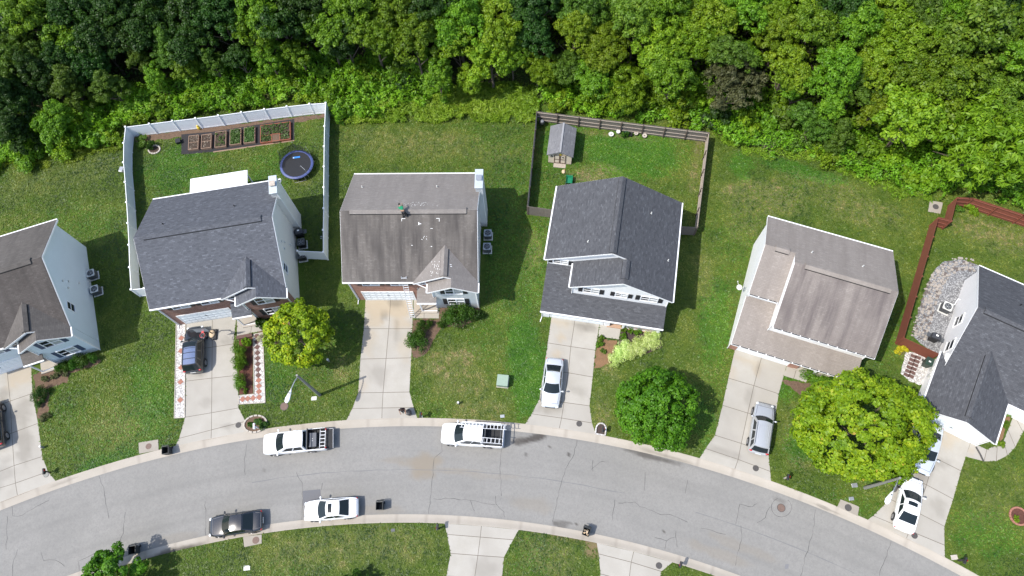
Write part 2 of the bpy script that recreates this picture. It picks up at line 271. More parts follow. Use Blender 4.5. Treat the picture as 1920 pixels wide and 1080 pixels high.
FOL = dict(
    bright=foliage("lime_leaves", (0.102, 0.208, 0.008), (0.196, 0.337, 0.012), (0.345, 0.472, 0.028)),
    mid=foliage("mid_green_leaves", (0.068, 0.154, 0.007), (0.136, 0.264, 0.011), (0.249, 0.394, 0.022)),
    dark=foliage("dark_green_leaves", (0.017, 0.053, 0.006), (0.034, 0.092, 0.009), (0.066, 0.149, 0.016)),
    teal=foliage("bluish_green_leaves", (0.067, 0.158, 0.011), (0.134, 0.264, 0.018), (0.253, 0.383, 0.033)),
    olive=foliage("olive_leaves", (0.053, 0.112, 0.010), (0.098, 0.189, 0.016), (0.166, 0.279, 0.030)),
    brown=foliage("brownish_leaves", (0.069, 0.085, 0.030), (0.121, 0.140, 0.052), (0.190, 0.200, 0.085)),
    yellow=foliage("yellow_green_leaves", (0.089, 0.177, 0.005), (0.171, 0.285, 0.010), (0.280, 0.398, 0.024)),
    maple=foliage("maple_leaves", (0.095, 0.195, 0.006), (0.222, 0.357, 0.010), (0.379, 0.466, 0.018), (0.527, 0.369, 0.060), rnd=0.0),
    maple2=foliage("green_maple_leaves", (0.119, 0.220, 0.006), (0.281, 0.411, 0.010), (0.505, 0.557, 0.018), (0.713, 0.451, 0.070), rnd=0.0),
    round_=foliage("deep_green_leaves", (0.041, 0.138, 0.004), (0.089, 0.238, 0.007), (0.155, 0.337, 0.014), rnd=0.0),
    shrub=foliage("shrub_leaves", (0.024, 0.079, 0.006), (0.050, 0.138, 0.010), (0.102, 0.222, 0.020)),
    boxwood=foliage("boxwood_leaves", (0.060, 0.138, 0.006), (0.109, 0.224, 0.010), (0.178, 0.316, 0.018)),
    hosta=foliage("variegated_leaves", (0.286, 0.418, 0.060), (0.572, 0.704, 0.220), (0.880, 0.900, 0.550)),
    gold=foliage("golden_leaves", (0.38, 0.36, 0.01), (0.62, 0.58, 0.02), (0.78, 0.72, 0.05)),
    blossom=foliage("blossom_shrub", (0.20, 0.22, 0.08), (0.50, 0.48, 0.30), (0.75, 0.72, 0.58)),
    brush=foliage("brush_leaves", (0.070, 0.172, 0.007), (0.169, 0.347, 0.014), (0.329, 0.521, 0.036)),
    tallgrass=foliage("tall_grass_leaves", (0.120, 0.222, 0.010), (0.223, 0.341, 0.021), (0.375, 0.460, 0.065)),
    under=foliage("understory_leaves", (0.065, 0.145, 0.007), (0.136, 0.254, 0.012), (0.245, 0.362, 0.026)),
    grass=foliage("grass_blades", (0.023, 0.052, 0.005), (0.076, 0.119, 0.009), (0.148, 0.174, 0.024), (0.248, 0.193, 0.083), trans=0.15),
    lushgrass=foliage("lush_grass_blades", (0.020, 0.065, 0.004), (0.052, 0.136, 0.007), (0.106, 0.194, 0.014), trans=0.15),
    deadwood=foliage("dead_twigs", (0.14, 0.115, 0.08), (0.23, 0.19, 0.14), (0.34, 0.29, 0.22), trans=0.05),
    crop=foliage("vegetable_leaves", (0.027, 0.072, 0.011), (0.068, 0.140, 0.023), (0.144, 0.221, 0.072)),
)

# ------------------------------------------------------------------ mesh helpers
class MB:
    """collects polygons, then becomes ONE mesh object (uv in metres on every face)"""
    def __init__(s): s.v = []; s.f = []; s.sm = []
    def add(s, vs, fs, smooth=False):
        o = len(s.v); s.v += [tuple(p) for p in vs]; s.f += [[o + i for i in f] for f in fs]; s.sm += [smooth] * len(fs); return s
    def box(s, a, b):
        x0, y0, z0 = a; x1, y1, z1 = b
        return s.add([(x0, y0, z0), (x1, y0, z0), (x1, y1, z0), (x0, y1, z0), (x0, y0, z1), (x1, y0, z1), (x1, y1, z1), (x0, y1, z1)],
                     [(3, 2, 1, 0), (4, 5, 6, 7), (0, 1, 5, 4), (1, 2, 6, 5), (2, 3, 7, 6), (3, 0, 4, 7)])
    def prism(s, pts, vec):
        """polygon (3d points) extruded by vec, closed"""
        n = len(pts); P = [Vector(p) for p in pts]; V = Vector(vec)
        nrm = Vector((0, 0, 0))
        for i in range(n): nrm += P[i].cross(P[(i + 1) % n])
        if nrm.dot(V) > 0: P.reverse()
        return s.add(P + [p + V for p in P], [list(range(n)), list(range(2 * n - 1, n - 1, -1))] + [[(i + 1) % n, i, n + i, n + (i + 1) % n] for i in range(n)])
    def slab(s, pts, t=0.12): return s.prism(pts, (0, 0, -t))
    def yz(s, pts, x0, x1): return s.prism([(x0, y, z) for y, z in pts], (x1 - x0, 0, 0))
    def xz(s, pts, y0, y1): return s.prism([(x, y0, z) for x, z in pts], (0, y1 - y0, 0))
    def xy(s, pts, z0, z1): return s.prism([(x, y, z0) for x, y in pts], (0, 0, z1 - z0))
    def beam(s, p, q, w, h, up=(0, 0, 1)):
        p = Vector(p); q = Vector(q); d = (q - p).normalized(); u = Vector(up)
        if abs(d.dot(u)) > 0.98: u = Vector((1, 0, 0))
        a = d.cross(u).normalized() * (w / 2); b = a.cross(d).normalized() * (h / 2)
        return s.add([p - a - b, p + a - b, p + a + b, p - a + b, q - a - b, q + a - b, q + a + b, q - a + b],
                     [(0, 1, 2, 3), (7, 6, 5, 4), (0, 4, 5, 1), (1, 5, 6, 2), (2, 6, 7, 3), (3, 7, 4, 0)])
    def cyl(s, p, q, r0, r1=None, n=12, cap=True):
        p = Vector(p); q = Vector(q); r1 = r0 if r1 is None else r1
        d = (q - p).normalized(); u = Vector((0, 0, 1)) if abs(d.z) < 0.95 else Vector((1, 0, 0))
        a = d.cross(u).normalized(); b = d.cross(a)
        vs = [p + (a * math.cos(t) + b * math.sin(t)) * r0 for t in [2 * math.pi * k / n for k in range(n)]] + [q + (a * math.cos(t) + b * math.sin(t)) * r1 for t in [2 * math.pi * k / n for k in range(n)]]
        s.add(vs, [(k, (k + 1) % n, n + (k + 1) % n, n + k) for k in range(n)], True)
        if cap: s.add(vs[:n], [list(range(n))[::-1]]); s.add(vs[n:], [list(range(n))])
        return s
    def tube(s, path, r, n=8):
        for a, b in zip(path[:-1], path[1:]): s.cyl(a, b, r, r, n)
        return s
    def lathe(s, prof, n=16, c=(0, 0, 0)):
        vs = []; k = len(prof)
        for i in range(n):
            t = 2 * math.pi * i / n
            vs += [(c[0] + r * math.cos(t), c[1] + r * math.sin(t), c[2] + z) for r, z in prof]
        fs = [(i * k + j, ((i + 1) % n) * k + j, ((i + 1) % n) * k + j + 1, i * k + j + 1) for i in range(n) for j in range(k - 1)]
        return s.add(vs, fs, True)
    def ball(s, c, r, n=10, m=7):
        rx, ry, rz = r if hasattr(r, "__len__") else (r, r, r)
        vs = [(c[0] + rx * math.sin(math.pi * j / m) * math.cos(2 * math.pi * i / n), c[1] + ry * math.sin(math.pi * j / m) * math.sin(2 * math.pi * i / n), c[2] + rz * math.cos(math.pi * j / m)) for j in range(m + 1) for i in range(n)]
        return s.add(vs, [(j * n + i, (j + 1) * n + i, (j + 1) * n + (i + 1) % n, j * n + (i + 1) % n) for j in range(m) for i in range(n)], True)
    def build(s, name, mat, parent=None, bevel=0.0, seg=2, sub=0, xf=None):
        me = bpy.data.meshes.new(name); vs = s.v
        if xf is not None: vs = [tuple(xf @ Vector(p)) for p in vs]
        me.from_pydata(vs, [], s.f); me.update()
        me.polygons.foreach_set("use_smooth", s.sm)
        uvl = me.uv_layers.new(name="UVMap"); buf = np.zeros(len(me.loops) * 2, np.float32)
        for p in me.polygons:
            nrm = p.normal
            if abs(nrm.z) > 0.985: u = Vector((1, 0, 0)); w = Vector((0, 1, 0))
            else: u = Vector((0, 0, 1)).cross(nrm).normalized(); w = nrm.cross(u)
            for li in p.loop_indices:
                co = me.vertices[me.loops[li].vertex_index].co; buf[2 * li] = co.dot(u); buf[2 * li + 1] = co.dot(w)
        uvl.data.foreach_set("uv", buf)
        me.materials.append(mat); o = bpy.data.objects.new(name, me); COL.objects.link(o)
        if parent is not None: o.parent = parent
        if bevel:
            b = o.modifiers.new("bevel", 'BEVEL'); b.width = bevel; b.segments = seg; b.limit_method = 'ANGLE'; b.angle_limit = R(35)
        if sub:
            b = o.modifiers.new("sub", 'SUBSURF'); b.levels = sub; b.render_levels = sub
        return o
def empty(name, loc, rz=0.0):
    o = bpy.data.objects.new(name, None); COL.objects.link(o); o.location = loc; o.rotation_euler = (0, 0, rz); o.empty_display_size = 0.3
    return o
def tag(o, label=None, cat=None, group=None, kind=None):
    for k, v in (("label", label), ("category", cat), ("group", group), ("kind", kind)):
        if v is not None: o[k] = v
    return o
def thing(name, label, cat, loc, rz=0.0, group=None): return tag(empty(name, loc, rz), label, cat, group)
def copy_tree(o, parent=None):
    c = o.copy(); COL.objects.link(c)
    if parent is not None: c.parent = parent
    for ch in [x for x in bpy.data.objects if x.parent == o]: copy_tree(ch, c)
    return c
def vnoise(x, y, seed=0):
    """value noise on numpy arrays, 0..1"""
    xi = np.floor(x).astype(np.int64); yi = np.floor(y).astype(np.int64); fx = x - xi; fy = y - yi
    fx = fx * fx * (3 - 2 * fx); fy = fy * fy * (3 - 2 * fy)
    def h(a, b):
        v = (a * 374761393 + b * 668265263 + seed * 1442695041) & 0x7fffffff
        v = ((v ^ (v >> 13)) * 1274126177) & 0x7fffffff
        return (v ^ (v >> 16)) % 10007 / 10007.0
    return (h(xi, yi) * (1 - fx) + h(xi + 1, yi) * fx) * (1 - fy) + (h(xi, yi + 1) * (1 - fx) + h(xi + 1, yi + 1) * fx) * fy
def fbm(x, y, seed=0, octv=4):
    s = 0; a = 0.5
    for k in range(octv): s = s + a * vnoise(x * 2 ** k, y * 2 ** k, seed + k); a *= 0.5
    return s / (1 - 0.5 ** octv)
def spots(xy, lst, seed=3, rough=0.5):
    """sum of ragged blotches (cx, cy, rx, ry, rot, strength) at points xy"""
    out = np.zeros(len(xy)); nz = fbm(xy[:, 0] * 1.3, xy[:, 1] * 1.3, seed) - 0.5
    for cx, cy, rx, ry, rot, st in lst:
        dx = xy[:, 0] - cx; dy = xy[:, 1] - cy; c, s = math.cos(rot), math.sin(rot)
        d = np.sqrt(((dx * c + dy * s) / rx) ** 2 + ((-dx * s + dy * c) / ry) ** 2) + nz * rough * 2
        out = np.maximum(out, st * np.clip((1.15 - d) / 0.5, 0, 1))
    return out
def setattr_f(me, name, vals):
    a = me.attributes.new(name, 'FLOAT', 'POINT'); a.data.foreach_set("value", np.asarray(vals, np.float32))
def pspot(px, py, rx, ry=None, rot=0.0, st=1.0):
    g = at(px, py); return (g.x, g.y, rx, ry or rx, rot, st)

# ------------------------------------------------------------------ ground, road, kerb
EXCL = []                                   # footprints on which no grass grows
RC = (-10.7, -80.9); R_S0, R_S1, R_N0, R_N1 = 85.48, 86.2, 94.04, 94.79      # lawn edge, asphalt edge (south) / asphalt edge, lawn edge (north)
ZR = -0.12
def pol(r, t, z=0.0): return (RC[0] + r * math.cos(t), RC[1] + r * math.sin(t), z)
def topol(p): return math.hypot(p[0] - RC[0], p[1] - RC[1]), math.atan2(p[1] - RC[1], p[0] - RC[0])
def polar_sheet(name, rs, ts, zf, mat, attrs=None, closed=False):
    rs = np.array(rs); ts = np.array(ts); nr, ntt = len(rs), len(ts)
    rr, tt = np.meshgrid(rs, ts); xy = np.c_[(RC[0] + rr * np.cos(tt)).ravel(), (RC[1] + rr * np.sin(tt)).ravel()]
    z = np.tile([zf(r) for r in rs], ntt)
    me = bpy.data.meshes.new(name); me.vertices.add(len(xy)); me.vertices.foreach_set("co", np.c_[xy, z].astype(np.float32).ravel())
    i, j = np.meshgrid(np.arange(ntt if closed else ntt - 1), np.arange(nr - 1), indexing='ij'); i = i.ravel(); j = j.ravel(); i2 = (i + 1) % ntt
    q = np.c_[i * nr + j, i * nr + j + 1, i2 * nr + j + 1, i2 * nr + j][:, ::-1][:, [3, 2, 1, 0]]
    me.loops.add(q.size); me.loops.foreach_set("vertex_index", q.ravel().astype(np.int32)); me.polygons.add(len(q))
    me.polygons.foreach_set("loop_start", np.arange(0, q.size, 4, dtype=np.int32)); me.update(calc_edges=True); me.validate()
    for k, lst in (attrs or {}).items(): setattr_f(me, k, spots(xy, lst) if isinstance(lst, list) else lst(xy))
    me.materials.append(mat); o = bpy.data.objects.new(name, me); COL.objects.link(o); tag(o, kind='structure'); return o
rs = [0.5, 20, 40, 55, 62] + list(np.arange(66, 85.4, 0.5)) + [85.42, R_S0, R_S0 + 0.03] + list(np.arange(86.5, 94.5, 2)) + [R_N1 - 0.03, R_N1, 94.85] + list(np.arange(95.3, 152, 0.5)) + [160, 180, 220, 320, 600]
ts = list(np.radians(np.arange(40, 142, 0.3))) + list(np.radians(np.arange(145, 398, 6.0)))
gz = lambda r: -0.42 if R_S0 + 0.01 < r < R_N1 - 0.01 else 0.0
rp = lambda px, py, r, n, st, sd=0: [pspot(px + random.uniform(-1, 1) * r, py + random.uniform(-1, 1) * r * 0.6, random.uniform(0.25, 0.9), random.uniform(0.2, 0.6), random.uniform(0, 3), st * random.uniform(0.5, 1)) for _ in range(n)]
dry = [pspot(840, 680, 3.2, 2.0, 0.2, .8), pspot(870, 720, 3, 1.6, 0, .6), pspot(230, 800, 3.5, 2.4, 0.4, .5), pspot(800, 272, 7, 2.0, 0, .55), pspot(700, 262, 5, 1.6, 0, .45), pspot(930, 290, 4, 1.2, 0, .45),
       pspot(1130, 770, .9, 2.0, 0, .7), pspot(1440, 370, 5.0, 2.2, -0.1, .9), pspot(1540, 350, 5, 1.6, -0.3, .6), pspot(1600, 390, 5.5, 1.8, -0.3, .65), pspot(1400, 420, 2.2, 2.2, 0, .55), pspot(1320, 520, 1.2, 3.5, 0, .45),
       pspot(1860, 440, 5.0, 2.0, -0.3, .75), pspot(1110, 325, 2.8, 1.0, 0.1, .9), pspot(1135, 315, 1.3, .6, 0, .9), pspot(1300, 335, .7, 2.2, -0.2, .8), pspot(1480, 800, .8, 2.4, -0.3, .55), pspot(1500, 870, 1.6, .7, -0.3, .7), pspot(1660, 900, 1.2, .7, 0, .8),
       pspot(600, 1035, 7, 1.6, 0.1, .6), pspot(730, 1020, 4, 1.6, 0, .6), pspot(1030, 1045, 3, 1.8, -0.2, .7), pspot(1860, 950, 2.5, 1.4, 0.5, .4), pspot(1000, 470, 1.2, 2.5, 0.1, .6), pspot(120, 330, 8, 1.8, 0.3, .35), pspot(900, 770, 3, 1.2, 0, .6), pspot(640, 690, 1.2, 1.6, 0, .6), pspot(565, 340, 1.1, .8, 0, .6)] + rp(1440, 370, 60, 14, .9) + rp(840, 690, 50, 12, .8) + rp(1140, 700, 22, 8, .8) + rp(1850, 900, 60, 10, .5) + rp(620, 1040, 120, 16, .6)
lush = [pspot(1180, 290, 5.5, 3.2, -0.1, 1), pspot(1060, 270, 3.0, 3.0, 0, .8), pspot(1200, 260, 5, 1.2, -0.1, .8), pspot(990, 690, 2.0, 5.5, 0.1, 1), pspot(1480, 700, 1.4, 3.0, -0.3, .8), pspot(1500, 830, 1.5, 2.0, 0, .8), pspot(280, 740, 2.2, 4, 0.3, .5), pspot(330, 320, 4, 3.5, 0.1, .6), pspot(500, 330, 3, 3, 0, .45), pspot(1500, 320, 5, .9, -0.35, .9), pspot(1390, 310, 1.2, 2.0, 0, .7), pspot(1340, 600, 1.6, 5, -0.2, .6), pspot(1850, 1000, 3, 2.4, 0, .4), pspot(520, 700, 2, 3, 0, .45), pspot(1600, 870, 3.4, 1.3, -0.4, .9), pspot(1320, 790, 1.4, 2.5, 0, .5), pspot(120, 430, 6, 3, 0.3, .25), pspot(190, 870, 3, .8, 0.4, .8)]
soil = [pspot(1318, 262, .5, .9, 0.2, .7), pspot(1133, 640, .8, 2.0, -0.15, .0), pspot(284, 462, .5, .4, 0, .9), pspot(300, 300, .0001), pspot(1310, 275, .4, 1.6, -.1, .6), pspot(1112, 1018, .7, 1.5, -0.3, .8), pspot(1060, 1004, 4.0, .3, -0.2, .6), pspot(1092, 335, 1.0, .35, .2, .6), pspot(1005, 250, .3, 3, 0, .3), pspot(1130, 253, 6, .22, -0.12, .5), pspot(1690, 660, .5, .4, 0, .6)]
polar_sheet("ground", rs, ts, gz, M["lawn"], dict(dry=dry, lush=lush, soil=soil), closed=True)

oil = [pspot(997, 822, 1.5, .42, 0.25, .85), pspot(975, 826, .8, .4, 0.1, .7), pspot(1055, 985, .5, .4, 0, .5), pspot(1041, 981, .35, .3, 0, .6), pspot(1230, 858, 2.4, .3, -0.25, .65), pspot(1190, 846, 1.2, .25, -0.2, .5), pspot(1029, 838, .15, .12, 0, .7), pspot(1066, 836, .14, .12, 0, .8), pspot(1067, 852, .2, .14, 0, .8), pspot(1082, 983, .15, .12, 0, .8), pspot(1068, 980, .2, .12, 0, .5), pspot(1245, 996, .14, .14, 0, .8), pspot(496, 881, .12, .12, 0, .8), pspot(330, 1022, 2.2, .16, 0.25, .6), pspot(985, 852, .15, .15, 0, .6), pspot(1463, 938, .5, .2, -.3, .3)]
silt = [pspot(795, 873, 1.6, 1.1, 0.35, .85), pspot(775, 866, 1.3, .5, 0.2, .6), pspot(850, 883, 2.6, .3, -0.05, .4), pspot(740, 862, 1.8, .25, 0.05, .35), pspot(920, 893, 2.5, .25, 0, .25), pspot(700, 955, 3.0, .5, 0, .3), pspot(1000, 945, 2, .7, -0.2, .3), pspot(330, 1010, 2.2, .5, .2, .3), pspot(1340, 1035, 3, .5, -.35, .35), pspot(1390, 1025, 3, .5, -.35, .3)]
def lanes(xy):
    """oil drip and tyre wear along the two lanes, uneven along the street"""
    r = np.hypot(xy[:, 0] - RC[0], xy[:, 1] - RC[1]); th = np.arctan2(xy[:, 1] - RC[1], xy[:, 0] - RC[0]); s = th * 90
    v = 0
    for c, w, a in ((87.9, .30, .5), (89.3, .28, .4), (91.0, .28, .45), (92.4, .30, .4), (88.6, .2, .35), (91.7, .2, .35)): v = v + a * np.exp(-((r - c - .25 * (fbm(s * .08, r * 0, 7, 2) - .5)) / w) ** 2) * np.clip(fbm(s * .12, r * .8 + c, 17, 3) * 1.6 - .35, 0, 1)
    edge = np.clip(1 - np.minimum(r - R_S1, R_N0 - r) / .35, 0, 1) * fbm(s * .5, r * 3, 27, 3) * .8
    return np.clip(.75 * v + edge * .6 + .35 * np.clip(fbm(s * .3, r * .9, 37, 4) - .5, 0, 1), 0, .8)
tr = list(np.radians(np.arange(40, 142, 0.16)))
polar_sheet("road", list(np.linspace(R_S1 - .02, R_N0 + .02, 46)), tr, lambda r: ZR, M["asphalt"], dict(oil=oil, silt=silt, patch=[], lane=lanes))
# kerb and gutter: rolled concrete profile, both sides
csoil = [pspot(320, 1036, 2.6, .40, .28, .95), pspot(290, 1046, 1.2, .35, .3, .7), pspot(350, 1030, 1.4, .18, .2, .8), pspot(1250, 855, 3, .2, -.3, .35), pspot(1550, 953, 1.2, .12, -.4, .5), pspot(120, 903, 2, .1, .4, .3)]
def kerb(r0, r1, name):
    prof = [0, .14, .2, .34, .40, .62, .66, .72]; zz = [ZR + .006, ZR + .016, ZR + .02, ZR + .035, ZR + .06, -.012, .010, .010]
    r = [r0 + (r1 - r0) * p / .72 for p in prof]; f = dict(zip(r, zz))
    if r0 > r1: r = r[::-1]
    def pan(xy):
        th = np.degrees(np.arctan2(xy[:, 1] - RC[1], xy[:, 0] - RC[0])); s = 3.05 / 94 * 57.3
        k = np.floor(th / s); v = 0.55 * vnoise(k * 7.3, k * 3.1, 5); j = np.abs(th / s - np.round(th / s)) * s
        return v * 0.6 + np.where(j < 0.07, .9, 0)
    return polar_sheet(name, r, tr, lambda q: f[q], M["curb"], dict(panel=pan, soil=csoil, rust=[]))
kerb(R_N0, R_N1, "kerb"); kerb(R_S1, R_S0, "kerb")

def ribbon(name, polys, w, z, mat, kind='structure', jag=0.0):
    mb = MB()
    for pl in polys:
        P = [Vector((p[0], p[1], 0)) for p in pl]; L = []; Rr = []
        for i, p in enumerate(P):
            d = (P[min(i + 1, len(P) - 1)] - P[max(i - 1, 0)]).normalized(); nn = Vector((-d.y, d.x, 0)); ww = w * random.uniform(1 - jag, 1 + jag) / 2
            L.append((p + nn * ww)); Rr.append((p - nn * ww))
        vs = [(q.x, q.y, z) for q in L + Rr]; n = len(P)
        mb.add(vs, [(n + i, n + i + 1, i + 1, i) for i in range(n - 1)])
    return tag(mb.build(name, mat), kind=kind)
def wig(pts, step=0.35, amp=0.07):
    out = []
    for a, b in zip(pts[:-1], pts[1:]):
        A = at(*a); B = at(*b); n = max(2, int((B - A).length / step)); nn = Vector((-(B - A).y, (B - A).x, 0)).normalized()
        for k in range(n):
            o = random.uniform(-amp, amp) if 0 < k else 0
            out.append(A.lerp(B, k / n) + nn * o)
    out.append(at(*pts[-1])); return out
cracks = [[(829, 822), (829, 846), (814, 858), (812, 890), (808, 925), (803, 963)], [(941, 836), (938, 870), (940, 930)], [(1082, 825), (1077, 850), (1060, 880), (1048, 920), (1040, 960), (1036, 978)], [(929, 930), (930, 945), (945, 960), (947, 970)], [(812, 935), (850, 934), (880, 938), (928, 946)], [(882, 938), (886, 950), (890, 958)],
          [(1108, 880), (1125, 866), (1136, 866)], [(1112, 884), (1112, 862)], [(184, 891), (194, 920), (203, 972)], [(234, 960), (230, 1000), (217, 1033)], [(218, 1033), (180, 1036), (145, 1052), (147, 1070)], [(12, 968), (11, 1000), (10, 1030)], [(20, 945), (22, 967), (40, 966), (60, 954), (90, 938)], [(31, 1030), (22, 1060), (22, 1080)], [(75, 1035), (80, 1051), (102, 1050), (120, 1062)],
          [(462, 832), (457, 860), (459, 890)], [(555, 885), (566, 905), (567, 918), (565, 975)], [(604, 905), (602, 918)], [(384, 940), (385, 1004)], [(1153, 937), (1149, 975)], [(1160, 943), (1190, 941), (1200, 950), (1225, 958), (1240, 965), (1255, 964), (1290, 979)], [(1315, 990), (1335, 994), (1362, 1002)], [(1390, 985), (1392, 1005), (1380, 1060)], [(1210, 885), (1208, 920)],
          [(1388, 945), (1383, 970), (1380, 983)], [(1388, 945), (1412, 950), (1420, 944)], [(1420, 980), (1436, 970), (1443, 952), (1448, 951)], [(1268, 995), (1270, 1026)], [(1228, 1008), (1250, 1014), (1266, 1007)], [(1250, 1014), (1247, 1030)], [(1530, 955), (1525, 1000), (1512, 1040), (1502, 1080)], [(1672, 1015), (1660, 1050), (1650, 1080)], [(1290, 900), (1285, 925)]]
ring = [(1466 + 19 * math.cos(t), 951 + 18 * math.sin(t)) for t in np.linspace(-0.9, 4.3, 18)]
ribbon("road_crack", [wig(c) for c in cracks] + [[at(*p) for p in ring]], 0.030, ZR + 0.004, M["crack"], jag=0.5)
seam = [[(60 + k * 12, 0) for k in range(0)]]
mid = [pol(90.1, R(t)) for t in np.arange(62, 122, 0.8)]
ribbon("road_seam", [[(p[0] + random.uniform(-.05, .05), p[1] + random.uniform(-.05, .05)) for p in mid[20:48]], [(p[0], p[1]) for p in mid[4:16]]], 0.045, ZR + 0.004, plain("seam_tar", (0.15, 0.15, 0.15), 0.9), jag=0.6)
def sheet(name, pts, z, mat, parent=None, kind='structure', px=True, ragged=0.0, cell=None):
    P = [at(*p) if px else Vector((p[0], p[1], 0)) for p in pts]; Q = []
    for a, b in zip(P, P[1:] + P[:1]):
        n = max(1, int((b - a).length / max(.35, ragged * 3.2))) if ragged else 1
        for k in range(n):
            q = a.lerp(b, k / n); Q.append((q.x + (random.uniform(-ragged, ragged)), q.y + random.uniform(-ragged, ragged), z))
    if name != 'forest_floor': EXCL.append([(q[0], q[1]) for q in Q])
    mb = MB(); ar = sum(Q[i][0] * Q[(i + 1) % len(Q)][1] - Q[(i + 1) % len(Q)][0] * Q[i][1] for i in range(len(Q)))
    if ar < 0: Q.reverse()
    mb.add(Q, [list(range(len(Q)))]); o = mb.build(name, mat, parent); return tag(o, kind=kind)
sheet("road_patch", [(567, 920), (600, 917), (602, 946), (568, 948)], ZR + .006, plain("patch_asphalt", (0.125, 0.125, 0.132), 0.9, var=0.15, scale=20))
sheet("road_patch", [(1473, 1058), (1480, 1057), (1479, 1066), (1472, 1067)], ZR + .006, plain("patch_asphalt_small", (0.165, 0.165, 0.17), 0.9, var=0.15, scale=20))

# ------------------------------------------------------------------ driveways and walks: poured panels with open joints
def panels(name, rows, rust=(), soil_=(), z=0.012, gap=0.022, sub=7):
    """rows: list of pixel rows [(left), (centre), (right)] from house to street"""
    G = [[at(*p) if not isinstance(p, Vector) else p for p in r] for r in rows]
    vs = []; fs = []; pan = []
    for a, b in zip(G[:-1], G[1:]):
        for k in range(len(a) - 1):
            q = [a[k], a[k + 1], b[k + 1], b[k]]; tone = random.random() * 0.55; o = len(vs)
            lx = max((q[1] - q[0]).length, (q[2] - q[3]).length); ly = max((q[3] - q[0]).length, .01)
            nx = max(2, int(lx / .35)); ny = max(2, int(ly / .35)); gx = gap / lx; gy = gap / ly
            us = [gx] + [i / nx for i in range(1, nx)] + [1 - gx]; ws = [gy] + [j / ny for j in range(1, ny)] + [1 - gy]
            if k == 0: us[0] = 0
            if k == len(a) - 2: us[-1] = 1
            for w in ws:
                for u in us:
                    p = q[0].lerp(q[1], u).lerp(q[3].lerp(q[2], u), w); vs.append((p.x, p.y, z)); pan.append(tone)
            m = nx + 1
            fs += [(o + j * m + i, o + (j + 1) * m + i, o + (j + 1) * m + i + 1, o + j * m + i + 1) for j in range(ny) for i in range(nx)]
    me = bpy.data.meshes.new(name); me.from_pydata(vs, [], fs); me.update()
    xy = np.array(vs)[:, :2]
    gr = np.clip(fbm(xy[:, 0] * .9, xy[:, 1] * .9, 71, 4) - .50, 0, 1) * 1.5; pan = np.clip(np.array(pan) + gr, 0, 1); setattr_f(me, "panel", pan); setattr_f(me, "rust", spots(xy, list(rust), 9, .6)); setattr_f(me, "soil", spots(xy, list(soil_), 4, .6))
    me.materials.append(M["concrete"]); o = tag(bpy.data.objects.new(name, me), kind='structure'); COL.objects.link(o)
    base = MB(); L = [g[0] for g in G]; Rr = [g[-1] for g in G]; EXCL.append([(q.x, q.y) for q in L + Rr[::-1]])
    base.add([(p.x, p.y, z - .005) for p in L + Rr], [(i, i + 1, len(L) + i + 1, len(L) + i) for i in range(len(L) - 1)])
    tag(base.build("joint_soil", M["jsoil"], o), kind='structure')
    return o
def onkerb(p, north=True):
    """slide a pixel along its radius onto the kerb's back edge"""
    g = at(*p); t = topol(g)[1]; q = pol(R_N1 - .02 if north else R_S0 + .02, t); return Vector((q[0], q[1], 0))
ext = lambda a, b, k: (a[0] + (a[0] - b[0]) * k, a[1] + (a[1] - b[1]) * k)
panels("driveway", [[(-34, 712), (13, 692), (58, 676)], [(-30, 770), (19.4, 752), (61, 737.7)], [(-27, 828), (22.4, 812), (71.3, 793.7)], [(-22, 893), (26.5, 873), (79.5, 855.9)], [(-36, 926), (29, 906), (90, 884.4)], [onkerb((-50, 950)), onkerb((32, 922)), onkerb((104, 898))]],
       rust=[pspot(45, 705, 1.6, 1.2, .3, .55), pspot(70, 700, 1.4, .5, .3, .5)], soil_=[pspot(45, 830, .7, 2.2, .2, .35), pspot(40, 770, 1.2, 1.2, .2, .3), pspot(5, 890, 1.0, 1.5, 0, .3), pspot(8, 740, .8, .8, 0, .3)])
panels("driveway", [[(348.5, 604), (398.2, 596), (444, 586)], [(350.3, 656.5), (398, 651), (437.5, 645)], [(348.4, 714.7), (397.4, 709), (445.4, 703.7)], [(347.2, 782.4), (396.8, 774), (447.6, 765)], [(336, 822), (396.6, 806), (460, 790)], [onkerb((329, 834)), onkerb((396, 826)), onkerb((467, 813))]],
       soil_=[pspot(430, 640, .8, .6, 0, .3), pspot(375, 700, .5, .5, 0, .35), pspot(385, 755, .6, .5, 0, .2), pspot(425, 800, .6, .4, 0, .3)])
panels("driveway", [[(686, 553), (733, 553), (775, 553)], [(682.2, 616.4), (729, 616.4), (773, 616.4)], [(675.8, 673.3), (724, 672), (771, 671)], [(671.7, 736.6), (718.3, 736), (767.5, 735)], [(660.6, 766), (716.6, 765), (776, 764)], [onkerb((649.4, 789)), onkerb((716, 786)), onkerb((782.2, 785))]],
       rust=[pspot(710, 578, 1.6, 1.0, 0, .75), pspot(752, 580, 1.6, .9, 0, .7), pspot(700, 605, 1.5, .5, 0, .6), pspot(750, 608, 1.2, .5, 0, .5), pspot(690, 640, .8, 1.5, 0, .4), pspot(675, 725, .8, .9, 0, .35), pspot(760, 650, .9, 1.3, 0, .3)], soil_=[pspot(745, 568, .9, .6, 0, .45), pspot(720, 590, .5, .7, 0, .35), pspot(712, 700, .9, 1.1, 0, .2), pspot(745, 620, .3, 1.5, 0, .25)])
